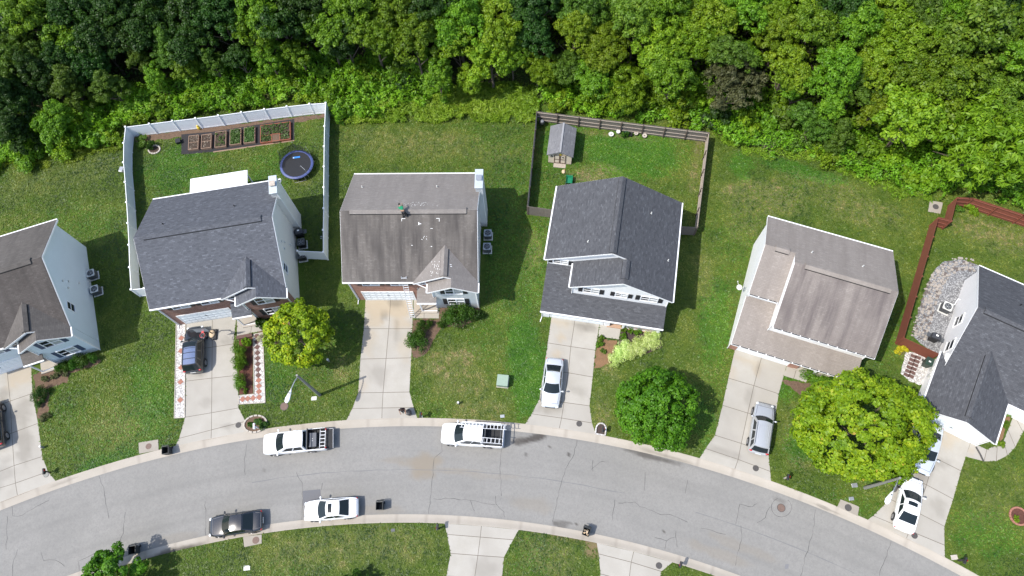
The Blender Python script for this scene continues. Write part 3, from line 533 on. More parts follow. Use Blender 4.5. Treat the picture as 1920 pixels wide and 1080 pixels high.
panels("driveway", [[(1035, 588), (1079, 594), (1125, 601)], [(1027, 643), (1070.3, 649.8), (1116, 656.6)], [(1020, 691), (1065.5, 699), (1111.2, 707)], [(1011.3, 748.5), (1057.5, 754.5), (1105.2, 760.9)], [(997, 776), (1053, 784), (1110, 793)], [onkerb((985, 793)), onkerb((1048.6, 803)), onkerb((1117, 815))]],
       rust=[pspot(1052, 634, .45, .55, 0, .55), pspot(1046, 663, .5, .4, .5, .5), pspot(1051, 622, .2, .15, 0, .5), pspot(1050, 605, 1.2, .35, -.2, .4)], soil_=[pspot(1097, 613, 1.4, .5, -.3, .5), pspot(1110, 620, .8, .4, 0, .3), pspot(1085, 735, .8, .6, 0, .22), pspot(1030, 768, 1.5, .5, 0, .3), pspot(1086, 690, .2, .2, 0, .2)])
panels("driveway", [[(1378, 655), (1428, 670), (1475, 684)], [(1365.8, 709), (1413.5, 723), (1460, 738.5)], [(1354.8, 759.9), (1402, 774.5), (1452, 790)], [(1340.6, 816), (1389.8, 831.5), (1440.7, 849.6)], [(1323, 841), (1384, 861.5), (1444, 884)], [onkerb((1312, 857)), onkerb((1377.6, 880)), onkerb((1446, 902))]],
       rust=[pspot(1400, 675, 1.8, .4, -.3, .35), pspot(1420, 690, .3, 1.2, -.3, .4), pspot(1372, 700, .5, .8, 0, .35)], soil_=[pspot(1405, 745, .4, 1.2, -.3, .25), pspot(1420, 690, .15, 1.2, -.35, .45), pspot(1360, 850, 1.5, .4, -.3, .25)])
panels("driveway", [[(1719, 776), (1769, 801), (1820, 827)], [(1702, 832), (1752, 858), (1801.9, 882.9)], [(1684, 885), (1737, 909), (1787, 935.7)], [(1669, 936), (1720, 961), (1770.5, 986.7)], [(1637, 967), (1705, 995), (1770.8, 1022)], [onkerb((1627, 974)), onkerb((1699, 1011)), onkerb((1771.3, 1047))]],
       rust=[pspot(1775, 812, 1.2, .5, -.5, .5), pspot(1770, 828, .9, .6, -.5, .45), pspot(1650, 985, 1.5, .4, -.4, .2)], soil_=[pspot(1735, 885, .6, 1.4, -.5, .3), pspot(1768, 868, 1.0, .5, 0, .25), pspot(1760, 950, .8, .8, 0, .2)])
def south(rows, h):
    a, b = rows[-1], rows[-2]; return rows + [[ext(p, q, 4.0) for p, q in zip(a, b)]]
panels("driveway", [[onkerb((834, 977), False), onkerb((903, 983), False), onkerb((973, 992), False)], [(838, 1002), (900.5, 1007), (962, 1012)], [(845, 1037.5), (896, 1041.5), (945, 1045)], [(837, 1080), (890, 1083), (941, 1086)], [(826, 1140), (880, 1144), (930, 1148)]], soil_=[pspot(905, 1062, 1.2, .8, 0, .2)])
panels("driveway", [[onkerb((1119, 1016), False), onkerb((1188.5, 1033), False), onkerb((1261, 1054), False)], [(1122.6, 1038.5), (1183.5, 1054), (1240, 1071.5)], [(1126, 1076), (1179, 1090), (1232, 1105)], [(1118, 1140), (1170, 1155), (1224, 1170)]])
# walks and pads beside the houses
panels("walkway", [[(444, 586), (476, 578), (488, 584)], [(444.5, 630), (470, 626), (492, 620)]])
panels("walkway", [[(776, 560), (796, 560), (823, 560)], [(775, 597), (795, 597), (823, 597.5)]], rust=[pspot(785, 580, .6, 1, 0, .5), pspot(810, 590, .5, .4, 0, .3)])
panels("walkway", [[(1125.5, 602), (1165, 608)], [(1121.5, 630.5), (1160.5, 636.5)]], gap=0.0)
panels("walkway", [[(1476, 684), (1494, 689), (1520, 697)], [(1469, 704.5), (1488, 710.5), (1511, 717.5)]])
panels("walkway", [[(1820, 828), (1810, 856)], [(1850, 843), (1845, 865)], [(1870, 834), (1868, 864.5)], [(1882, 826), (1889, 854)], [(1890, 806), (1903.5, 838)], [(1901, 778), (1918, 810)], [(1912, 750), (1936, 770)], [(1925, 722), (1952, 735)]], rust=[pspot(1822, 845, .4, .3, 0, .4)])

# ------------------------------------------------------------------ beds and surfaces laid on the lawn
sheet("mulch_bed", [(776, 598), (823, 598), (826, 560), (898, 562), (902, 590), (870, 612), (842, 614), (828, 612), (812, 640), (800, 662), (783, 672), (772, 668), (771, 640), (774, 605)], .006, M["mulch"], ragged=.10)
sheet("clay_bed", [(1123, 634), (1160, 640), (1150, 665), (1142, 680), (1128, 690), (1114, 692), (1116, 670)], .006, M["clay"], ragged=.12)
sheet("mulch_bed", [(1164, 616), (1238, 628), (1240, 650), (1215, 664), (1180, 670), (1160, 668), (1160, 640)], .006, M["darkmulch"], ragged=.08)
sheet("mulch_bed", [(64, 702), (80, 694), (130, 690), (185, 668), (192, 676), (170, 690), (132, 700), (128, 716), (92, 728), (90, 782), (72, 786), (66, 740)], .006, M["mulch"], ragged=.12)
sheet("mulch_bed", [(448, 632), (474, 628), (474.5, 738), (448.5, 740)], .006, M["redmulch"])
sheet("mulch_bed", [(1460, 712), (1512, 718), (1560, 716), (1590, 712), (1560, 722), (1530, 736), (1500, 740)], .006, M["mulch"], ragged=.1)
sheet("mulch_bed", [(1884, 812), (1876, 830), (1864, 834), (1872, 808), (1888, 764), (1900, 768)], .006, M["clay"], ragged=.06)
sheet("mulch_bed", [(480, 612), (500, 606), (540, 600), (545, 615), (510, 655), (494, 650)], .006, M["mulch"], ragged=.1)
sheet("mulch_bed", [(252, 256), (410, 236), (540, 222), (612, 214), (612, 221), (545, 232), (412, 247), (256, 268)], .006, M["mulch"], ragged=.12)
def paver_strip(name, poly, label, pavers, pm, chips=True):
    t = thing(name, label, "stone strip", at(*poly[0])); EXCL.append([tuple(at(*q).xy) for q in poly])
    inv = Matrix.Translation(-t.location)
    mb = MB(); mb.xy([(p.x, p.y) for p in [at(*q) for q in poly]], .0, .035); mb.build("marble_chips", M["chips"], t, xf=inv)
    for px, py, mat in pavers:
        g = at(px, py, .03); a = random.uniform(-.06, .06) + .13; s = .30
        m2 = MB(); m2.xy([(g.x + s * math.cos(a + k * math.pi / 2), g.y + s * math.sin(a + k * math.pi / 2)) for k in range(4)], .035, .055); m2.build("paver", M[mat], t, xf=inv, bevel=.006)
    e = MB(); P = [at(*q) for q in poly]
    for a, b in zip(P, P[1:] + P[:1]): e.beam((a.x, a.y, .03), (b.x, b.y, .03), .07, .10)
    e.build("edging", M["stone"], t, xf=inv)
    return t
paver_strip("stone_strip", [(331, 608), (348, 605), (346.5, 783), (327.5, 784)], "long white stone strip with a few red diamond pavers left of the black wagon", [(340, 634, "paver"), (339.5, 658, "paver"), (339.5, 689, "paver"), (338.5, 716, "paver"), (338, 750, "paver")], "paver")
paver_strip("stone_strip", [(475, 627), (493, 624), (497.5, 755), (448, 758), (448, 742), (477, 739)], "L-shaped white stone strip with a chain of dark diamonds beside the young maple",
            [(481.5 + k * .42, 630 + k * 10.5, "darkpaver") for k in range(8)] + [(485 + k * .3, 713 + k * 10.6, "paver") for k in range(4)] + [(474.5, 746.5, "paver"), (464.5, 747.5, "paver"), (455, 748.5, "paver")], "paver")
w = MB(); a, b = at(445, 634, 0), at(474, 629, 0); w.beam((a.x, a.y, .12), (b.x, b.y, .12), .35, .24)
tag(w.build("retaining_block", M["darkpaver"], bevel=.02), "low dark brown block ledge at the house end of the hedge bed", "garden ledge")
# stone and gravel yard beside the right-hand house
sheet("gravel_bed", [(1712, 632), (1722, 584), (1740, 530), (1753, 504), (1772, 490), (1800, 486), (1822, 492), (1840, 500), (1830, 520), (1815, 540), (1780, 620), (1764, 668), (1740, 655)], .008, M["gravel"], ragged=.05)
cs = tag(MB().build("cobble_path", M["cobble"]), kind='structure')
def cobbles(seed, mod):
    rnd = random.Random(seed); path = [(1722, 632), (1731, 600), (1743, 560), (1755, 530), (1770, 508), (1790, 497), (1812, 495), (1832, 500)]
    P = [at(*p) for p in path]; mb = MB(); q = 0
    for a, b in zip(P[:-1], P[1:]):
        d = (b - a); n = max(1, int(d.length / .27)); nn = Vector((-d.y, d.x, 0)).normalized()
        for k in range(n):
            for wv in np.arange(-.60, .61, .30):
                c = a.lerp(b, (k + rnd.uniform(-.3, .3)) / n) + nn * (wv + rnd.uniform(-.08, .08)); r = rnd.uniform(.09, .19); m = 7; ph = rnd.random() * 6; el = rnd.uniform(.65, 1)
                ring_ = [(c.x + r * rnd.uniform(.8, 1.15) * math.cos(ph + 6.283 * i / m), c.y + el * r * rnd.uniform(.8, 1.15) * math.sin(ph + 6.283 * i / m)) for i in range(m)]
                h = rnd.uniform(.03, .12); q += 1
                if (rnd.random() < .30) == mod: mb.xy(ring_, .0, h)
    return mb
bpy.data.objects.remove(cs)
for sd, md, nm, col in ((5, False, "flat_field_stone", (0.31, 0.275, 0.24)), (5, True, "dark_field_stone", (0.12, 0.10, 0.09))):
    o_ = cobbles(sd, md).build("cobble_path", plain(nm, col, 0.9, var=0.45, scale=2.2), bevel=.02); tag(o_, kind='structure')
sheet("stone_pad", [(1699, 659), (1720, 662), (1754, 682), (1740, 716), (1724, 722), (1706, 716), (1688, 700)], .008, M["chips"], ragged=.04)
mb = MB()
for k in range(6):
    for s in (0, 1):
        c = at(1712.5 - k * 2.6 + s * 8.5, 668 + k * 7 + s * 2.6); mb.beam((c.x - .22, c.y + .12, .03), (c.x + .22, c.y - .12, .03), .30, .05)
tag(mb.build("stepping_bricks", M["darkpaver"], bevel=.01), kind='structure')

# ------------------------------------------------------------------ house kit
def win(par, c, u, w, h, shutter=None, mull=1, grid=True, blind=None, name="window"):
    """window on a wall: c centre on the wall face, u unit vector to the right along the wall (seen from outside)"""
    c = Vector(c); u = Vector(u); up = Vector((0, 0, 1)); n = u.cross(up)
    def bar(mb, a0, a1, b0, b1, d0, d1):
        P = [c + u * a + up * b for a, b in ((a0, b0), (a1, b0), (a1, b1), (a0, b1))]; mb.prism([p + n * d0 for p in P], n * (d1 - d0))
    t = .08; f = MB()
    bar(f, -w / 2 - t, w / 2 + t, h / 2, h / 2 + t, -.02, .06); bar(f, -w / 2 - t, w / 2 + t, -h / 2 - t, -h / 2, -.02, .09)
    bar(f, -w / 2 - t, -w / 2, -h / 2, h / 2, -.02, .058); bar(f, w / 2, w / 2 + t, -h / 2, h / 2, -.02, .058)
    for k in range(1, mull + 1):
        x = -w / 2 + w * k / (mull + 1); bar(f, x - .05, x + .05, -h / 2, h / 2, -.02, .056)
    bar(f, -w / 2, w / 2, -.03, .03, -.02, .05)
    fo = f.build(name, M["trim"], par)
    if mull >= 1 and blind is not None:
        g = MB(); bar(g, -w / 2, 0, -h / 2, h / 2, -.02, .018); g.build("pane", M["glass"], fo)
        g = MB(); bar(g, 0, w / 2, -h / 2, h / 2, -.02, .018); g.build("pane", blind, fo)
    else:
        g = MB(); bar(g, -w / 2, w / 2, -h / 2, h / 2, -.02, .018); g.build("pane", M["glass"], fo)
    if shutter:
        for s in (-1, 1):
            m = MB(); x = s * (w / 2 + t + .24); bar(m, x - .20, x + .20, -h / 2 - .05, h / 2 + .05, -.01, .045); m.build("shutter", shutter, par, bevel=.01)
    return fo
def garage(par, x0, x1, h, y, mat=None):
    m = MB(); m.box((x0, y - .03, .02), (x1, y + .02, h))
    for k in range(4):
        for j in range(8):
            w = (x1 - x0) / 8; m.box((x0 + j * w + .08, y - .045, k * h / 4 + .12), (x0 + (j + 1) * w - .08, y - .028, (k + 1) * h / 4 - .08))
    d = m.build("garage_door", mat or M["garage"], par)
    hd = MB(); hd.box(((x0 + x1) / 2 - .12, y - .07, h * .62), ((x0 + x1) / 2 + .12, y - .045, h * .66)); hd.build("handle", M["darkgrey"], d)
    t = MB(); t.box((x0 - .12, y - .05, .0), (x0, y + .02, h + .12)); t.box((x1, y - .05, .0), (x1 + .12, y + .02, h + .12)); t.box((x0, y - .05, h), (x1, y + .02, h + .12)); t.build("garage_trim", M["trim"], par)
DARK_STRIP = plain("dark_strip", (0.012, 0.012, 0.013), 0.9)
def ridgevent(par, p, q, mat, slope, axis='x'):
    p = Vector(p); q = Vector(q); d = (q - p).normalized(); s = Vector((-d.y, d.x, 0)); w = .32; m = MB(); z = Vector((0, 0, 1))
    for k in (1, -1): m.slab([p + z * .13, q + z * .13, q + s * k * w + z * (.13 - slope * w), p + s * k * w + z * (.13 - slope * w)][::k], .05)
    for e_, dd in ((q, d), (p, -d)): m.prism([e_ + z * .125, e_ + s * w + z * (.125 - slope * w), e_ + s * w - z * (slope * w + .03), e_ - z * .1, e_ - s * w - z * (slope * w + .03), e_ - s * w + z * (.125 - slope * w)], dd * .02)
    r = m.build("ridge_vent", mat, par); m = MB()
    for k in (1, -1): m.beam(p + s * k * (w - .01) + z * (.04 - slope * w), q + s * k * (w - .01) + z * (.04 - slope * w), .07, .085)  # black strips paint the shadow line below the vent's edges
    m.build("vent_shadow_line", DARK_STRIP, r)
def pipe(par, x, y, z, mat="lidgrey"):
    m = MB(); m.cyl((x, y, z - .2), (x, y, z + .26), .045, n=8); m.cyl((x, y, z - .1), (x, y, z + .04), .10, .07, n=10); m.build("vent_pipe", M[mat], par)
def gutter(par, p, q, out=(0, -1, 0), open_=False):
    o = Vector(out) * .06; m = MB(); m.beam(Vector(p) + o + Vector((0, 0, -.09)), Vector(q) + o + Vector((0, 0, -.09)), .13, .12)
    g = m.build("gutter", M["trim"], par)
    if open_:
        L = (Vector(q) - Vector(p)); k = max(1, int(L.length / .75)); m = MB()
        for i in range(k): m.beam(Vector(p) + o + L * ((i + .06) / k) + Vector((0, 0, -.022)), Vector(p) + o + L * ((i + .94) / k) + Vector((0, 0, -.022)), .085, .02)  # flat black strips stand in for the dark hollow of the gutter
        m.build("trough_strip", DARK_STRIP, g)
def rake(par, *segs):
    for p, q in segs:
        m = MB(); m.beam(Vector(p) + Vector((0, 0, -.14)), Vector(q) + Vector((0, 0, -.14)), .05, .18); m.build("rake_board", M["trim"], par)
def spout(par, path, mat="trim"):
    m = MB(); m.tube(path, .045, 6); m.build("downspout", M[mat], par)
def acunit(p, rz, label, mat="darkgrey", top="lidgrey", s=.78, grp=None):
    t = thing("ac_unit", label, "air conditioner", p, rz, grp); h = .80
    m = MB(); m.box((-s / 2, -s / 2, .06), (s / 2, s / 2, h)); m.build("casing", M[mat], t, bevel=.07)
    m = MB(); n = 24; r = s * .40; sq = [(s / 2 * max(-1, min(1, 1.35 * math.cos(6.2832 * k / n))), s / 2 * max(-1, min(1, 1.35 * math.sin(6.2832 * k / n)))) for k in range(n)]
    ci = [(r * math.cos(6.2832 * k / n), r * math.sin(6.2832 * k / n)) for k in range(n)]
    for z0, z1 in ((h + .005, h + .05),):
        vs = [(x, y, z1) for x, y in sq] + [(x, y, z1) for x, y in ci] + [(x, y, z0) for x, y in sq]
        m.add(vs, [(k, (k + 1) % n, n + (k + 1) % n, n + k) for k in range(n)] + [(2 * n + k, 2 * n + (k + 1) % n, (k + 1) % n, k) for k in range(n)])
    m.build("top_panel", M[top], t)
    m = MB()
    for k in range(5):
        a = 6.2832 * k / 5; m.prism([(0, 0, h + .01), (r * .9 * math.cos(a), r * .9 * math.sin(a), h + .01), (r * .9 * math.cos(a + .6), r * .9 * math.sin(a + .6), h + .02)], (0, 0, .008))
    m.lathe([(.0, h + .03), (.09, h + .02), (.09, h - .01)], 10); m.build("fan", M["steel"], t)
    m = MB(); m.box((-s / 2 - .08, -s / 2 - .08, 0), (s / 2 + .08, s / 2 + .08, .06)); m.build("base_pad", M["lidgrey"], t)
    m = MB()
    for k in range(1, 9): m.lathe([(r * k / 8.2 - .008, h + .035), (r * k / 8.2 + .008, h + .035)], 20)
    m.build("fan_guard", M["darkgrey"], t); return t

HE = 5.4
def house_a(label, o, ang, roof, side, wing_side, front, shutter, chimney=None, porchroof=None, back=11.35, fx=12.0, vents=((2.2, 8.6), (8.6, 8.4)), blind="blind", front_slope=None):
    """two-storey house: ridge across, nested pair of gables over the projecting front wing, double garage"""
    t = thing("house", label, "house", (o.x, o.y, 0), ang); P = .547; E = -.35; yb = back; yr = (yb + E) / 2; zr = HE + P * (yr - E)
    rz = lambda y: min(HE + P * (y - E), HE + P * (yb - y))
    t_ = .13; rx0, rx1 = -.30, 12.30; xb, xs = 9.30, 9.975; zb = HE + P * (rx1 - xb); zs = HE + P * (rx1 - xs); x6 = 2 * xb - rx1; x7 = 2 * xs - rx1
    ybk = lambda x: E + max(0, (rx1 - x)) if x > xb else E + (x - x6)
    # walls
    w = MB(); w.yz([(0.003, 0), (yb - .35, 0), (yb - .35, rz(yb - .35) - .1), (yr, zr - .1), (0.003, rz(0) - .1)], 0, 12)
    w.xz([(x6 + .25, HE - .3), (xb + 2.6, HE - .3), (xb + 2.6, zb - 2.6 * P - .1), (xb, zb - .1), (x6 + .25, HE + .25 * P - .1)], -.02, 1.0); w.build("wall", side, t)
    f = MB(); f.box((.002, -.012, 0), (7.94, .0, rz(0) - .2)); f.build("front_wall", front, t)
    g = MB(); g.xz([(7.95, 0), (12.0, 0), (12.0, HE + .3 * P - .1), (xs, zs - .1), (7.95, HE + .3 * P - .1)], -.85, -.03); g.build("wing_wall", wing_side, t)
    c = MB()
    for x, y in ((12.0, -.85), (7.95, -.85), (0, -.012)): c = MB(); c.box((x - .07, y - .015, 0), (x + .07 if x < 12 else x + .012, y + .10, HE + .0)); c.build("corner_board", M["trim"], t)
    # roofs
    r = MB(); fe = [(rx0, E, HE), (x6, E, HE), (xb, E + (xb - x6), zb), (rx1, E, HE)]
    r.slab([(rx0, E, HE), (x6, E, HE), (xb, E + (rx1 - xb), zb), (rx1 - .02, E + .02, HE + .02 * P), (rx1 - .02, yr, zr), (rx0, yr, zr)][:6], t_)
    if front_slope: r.build("roof_slope", front_slope, t); r = MB()
    r.slab([(rx0, yr, zr), (rx1 - .02, yr, zr), (rx1 - .02, yb, HE), (rx0, yb, HE)], t_)
    yg, ysm = -.52, -1.42; yk = E + (rx1 - xb)
    r.slab([(x6, yg, HE), (xb, yg, zb), (xb, yk, zb), (x6, E, HE)], t_)
    r.slab([(rx1, ysm, HE), (rx1, E, HE), (xb, yk, zb), (xb, yg, zb), (xs, yg, zs), (xs, ysm, zs)], t_)
    r.slab([(x7, ysm, HE), (xs, ysm, zs), (xs, yg + .3, zs), (x7, yg + .3, HE)], t_)
    r.slab([(6.30, -.012, 3.25), (6.30, -1.42, 2.80), (8.17, -1.42, 2.80), (8.17, -.862, 2.98), (7.945, -.862, 2.98), (7.945, -.012, 3.25)], .10)
    ro = r.build("roof", roof, t)
    ridgevent(t, (.6, yr, zr), (11.3, yr, zr), roof, P); ridgevent(t, (xb, yg + .1, zb), (xb, yk - .4, zb), roof, P)
    for x, y in vents: pipe(t, x, y, rz(y), "black" if roof is M["roof_navy"] else "lidgrey")
    gutter(t, (rx0, E, HE), (x6, E, HE)); gutter(t, (rx0, yb, HE), (rx1, yb, HE), (0, 1, 0)); gutter(t, (x7, ysm, HE), (x7, yg, HE), (-1, 0, 0)); gutter(t, (rx1, ysm, HE), (rx1, E - .1, HE), (1, 0, 0)); gutter(t, (6.30, -1.42, 2.80), (8.17, -1.42, 2.80))
    rake(t, ((rx0, E, HE), (rx0, yr, zr)), ((rx0, yr, zr), (rx0, yb, HE)), ((rx1, E, HE), (rx1, yr, zr)), ((rx1, yr, zr), (rx1, yb, HE)), ((x6, yg, HE), (xb, yg, zb)), ((xb, yg, zb), (xs, yg, zs)), ((x7, ysm, HE), (xs, ysm, zs)), ((xs, ysm, zs), (rx1, ysm, HE)))
    # front
    b = M[blind]
    for x in (2.05, 4.75): win(t, (x, -.012, 4.55), (1, 0, 0), 1.5, 1.25, shutter, blind=b)
    win(t, (6.9, -.02, 4.75), (1, 0, 0), .7, 1.0, None, 0); win(t, (9.95, -.85, 4.45), (1, 0, 0), 1.5, 1.30, shutter, blind=b); win(t, (9.95, -.85, 1.75), (1, 0, 0), 1.5, 1.30, shutter, blind=b)
    win(t, (12, 2.2, 4.3), (0, 1, 0), .75, 1.15, None, 0)
    garage(t, .80, 5.65, 2.15, -.012)
    m = MB(); m.box((6.75, -.06, .2), (7.65, -.01, 2.25)); m.build("front_door", M["door"], t)
    m = MB(); m.box((6.4, -1.30, .15), (6.52, -1.18, 2.72)); m.box((6.40, -1.28, .15), (7.95, -1.22, .25)); m.build("porch_post", M["trim"], t)
    m = MB(); m.box((6.3, -1.45, .0), (7.94, -.02, .15)); m.build("porch_floor", M["curb"], t)
    spout(t, [(-.05, -.30, HE - .15), (-.03, -.06, HE - .6), (-.03, -.06, .12), (-.05, -.5, .06)]); spout(t, [(x6 + .2, -.45, HE - .15), (7.9, -.9, HE - .6), (7.9, -.93, .1)]); spout(t, [(12.25, -1.3, HE - .15), (12.03, -.93, HE - .6), (12.03, -.93, .1)])
    m = MB()
    for y, z in ((4.6, 5.2), (4.2, 4.4), (5.0, 4.2), (5.6, 2.4)): m.cyl((12.0, y, z), (12.12, y, z), .10, n=10)
    m.build("wall_vent", M["lidgrey"], t)
    if chimney:
        y0, y1 = chimney; k = MB(); k.box((12.0, y0, 0), (12.62, y1, 7.85)); k.build("chimney", side, t)
        for xx, yy in ((12.62, y0), (12.62, y1)):
            q = MB(); q.box((xx - .05, yy - .02 if yy == y0 else yy - .05, 0), (xx + .012, yy + .05 if yy == y0 else yy + .02, 7.85)); q.build("corner_board", M["trim"], t)
        q = MB(); q.box((11.92, y0 - .08, 7.85), (12.70, y1 + .08, 7.95)); cp = q.build("chimney_cap", M["cap"], t, bevel=.02)
        q = MB(); q.box((12.10, (y0 + y1) / 2 - .22, 7.95), (12.52, (y0 + y1) / 2 + .22, 8.12)); q.box((12.04, (y0 + y1) / 2 - .28, 8.14), (12.58, (y0 + y1) / 2 + .28, 8.18)); q.build("flue", M["rust"] if roof is M["roof_navy"] else M["steel"], cp)
    return t
A2 = R(10.14)
h3o = at(673.3, 562.1); h2o = at(336.6, 609.1)
house2 = house_a("brick-fronted house with slate blue roof and white patio cover inside the white fence", h2o, A2, M["roof_navy"], M["s_cream"], M["brick"], M["brick"], M["shutterk"], (8.35, 10.15), vents=((2.0, 6.6 + .3), (8.4, 8.0)))
house3 = house_a("grey house with old tan roof, a ladder and a roofer on it", h3o, R(.11), M["roof_tan"], M["s_grey"], M["s_grey"], M["brick_o"], M["shutterk"], (8.15, 10.05), back=11.2, vents=((1.0, 9.0), (8.2, 9.0)), front_slope=M["roof_tan_worn"])
a1 = R(20.23); c1 = at(188.1, 655.4); h1o = Vector((c1.x - 12 * math.cos(a1) - .85 * math.sin(a1) * 1, c1.y - 12 * math.sin(a1) + .85 * math.cos(a1), 0))
house1 = house_a("pale blue house with old grey roof, cut by the left edge", h1o, a1, M["roof_grey_light"], M["s_blue"], M["s_blue"], M["s_blue"], M["shutterb"], None, vents=((4, 8.2),), front_slope=M["roof_grey"])
def loc2w(t, p):
    a = t.rotation_euler.z; return Vector((t.location.x + p[0] * math.cos(a) - p[1] * math.sin(a), t.location.y + p[0] * math.sin(a) + p[1] * math.cos(a), p[2] if len(p) > 2 else 0))
# patio cover on the back of the brick house
pc = MB(); pc.slab([(2.2, 11.35, 2.95), (8.1, 11.35, 2.95), (8.1, 14.9, 2.72), (2.2, 14.9, 2.72)], .10); pc.build("patio_cover", M["white"], house2)
pc = MB()
for x in (2.4, 7.9): pc.box((x - .06, 14.6, 0), (x + .06, 14.72, 2.66))
pc.build("patio_post", M["trim"], house2)
# shingle marks chalked and tarred on the tan roof being inspected
def marks():
    m = MB(); yr = (11.2 - .35) / 2; P = .547
    def q(x, y, w, h):
        z = lambda yy: 5.4 + P * (yy + .35) + .012 if yy < yr else 5.4 + P * (11.2 - yy) + .012
        m.add([(x, y, z(y)), (x + w, y, z(y)), (x + w, y + h, z(y + h)), (x, y + h, z(y + h))], [(0, 1, 2, 3)])
    for x, y, w, h in ((5.35, 4.75, .35, .035), (5.35, 4.55, .035, .25), (8.55, 4.75, .3, .035), (8.8, 4.52, .035, .25), (6.9, 4.25, .07, .22), (7.0, 4.32, .15, .05), (8.0, 3.95, .2, .03)): q(x, y, w, h)
    for _ in range(40): q(5.9 + random.gauss(.9, .6), 5.85 + random.uniform(.15, .75), random.uniform(.015, .04), random.uniform(.03, .10))
    for _ in range(9): q(7.2 + random.uniform(-.1, .4), 2.9 + random.uniform(0, .5), .06, .025)
    q(8.0, 2.5, .12, .04); q(6.2, 2.6, .12, .04)
    for _ in range(26):                      # and on the left slope of the wing's big gable
        x = random.uniform(8.0, 9.15); y = random.uniform(-.2, 1.3); z = 5.4 + P * (x - 6.3) + .012; w = random.uniform(.02, .045)
        if y - E_ < x - 6.3: m.add([(x, y, z), (x + w, y, z + w * P), (x + w, y + .08, z + w * P), (x, y + .08, z)], [(0, 1, 2, 3)])
    for a, b in ((.0, .18), (.1, .0)): m.add([(9.8 + a * .5, .6 + b, 7.04 - (.5 + a * .5) * P + .012), (9.95 + a * .5, .6 + b, 7.04 - (.65 + a * .5) * P + .012), (9.95 + a * .5, .66 + b, 7.04 - (.65 + a * .5) * P + .012), (9.8 + a * .5, .66 + b, 7.04 - (.5 + a * .5) * P + .012)], [(0, 1, 2, 3)])
    return m.build("chalk_marks", M["paper"], house3)
E_ = -.35; marks()

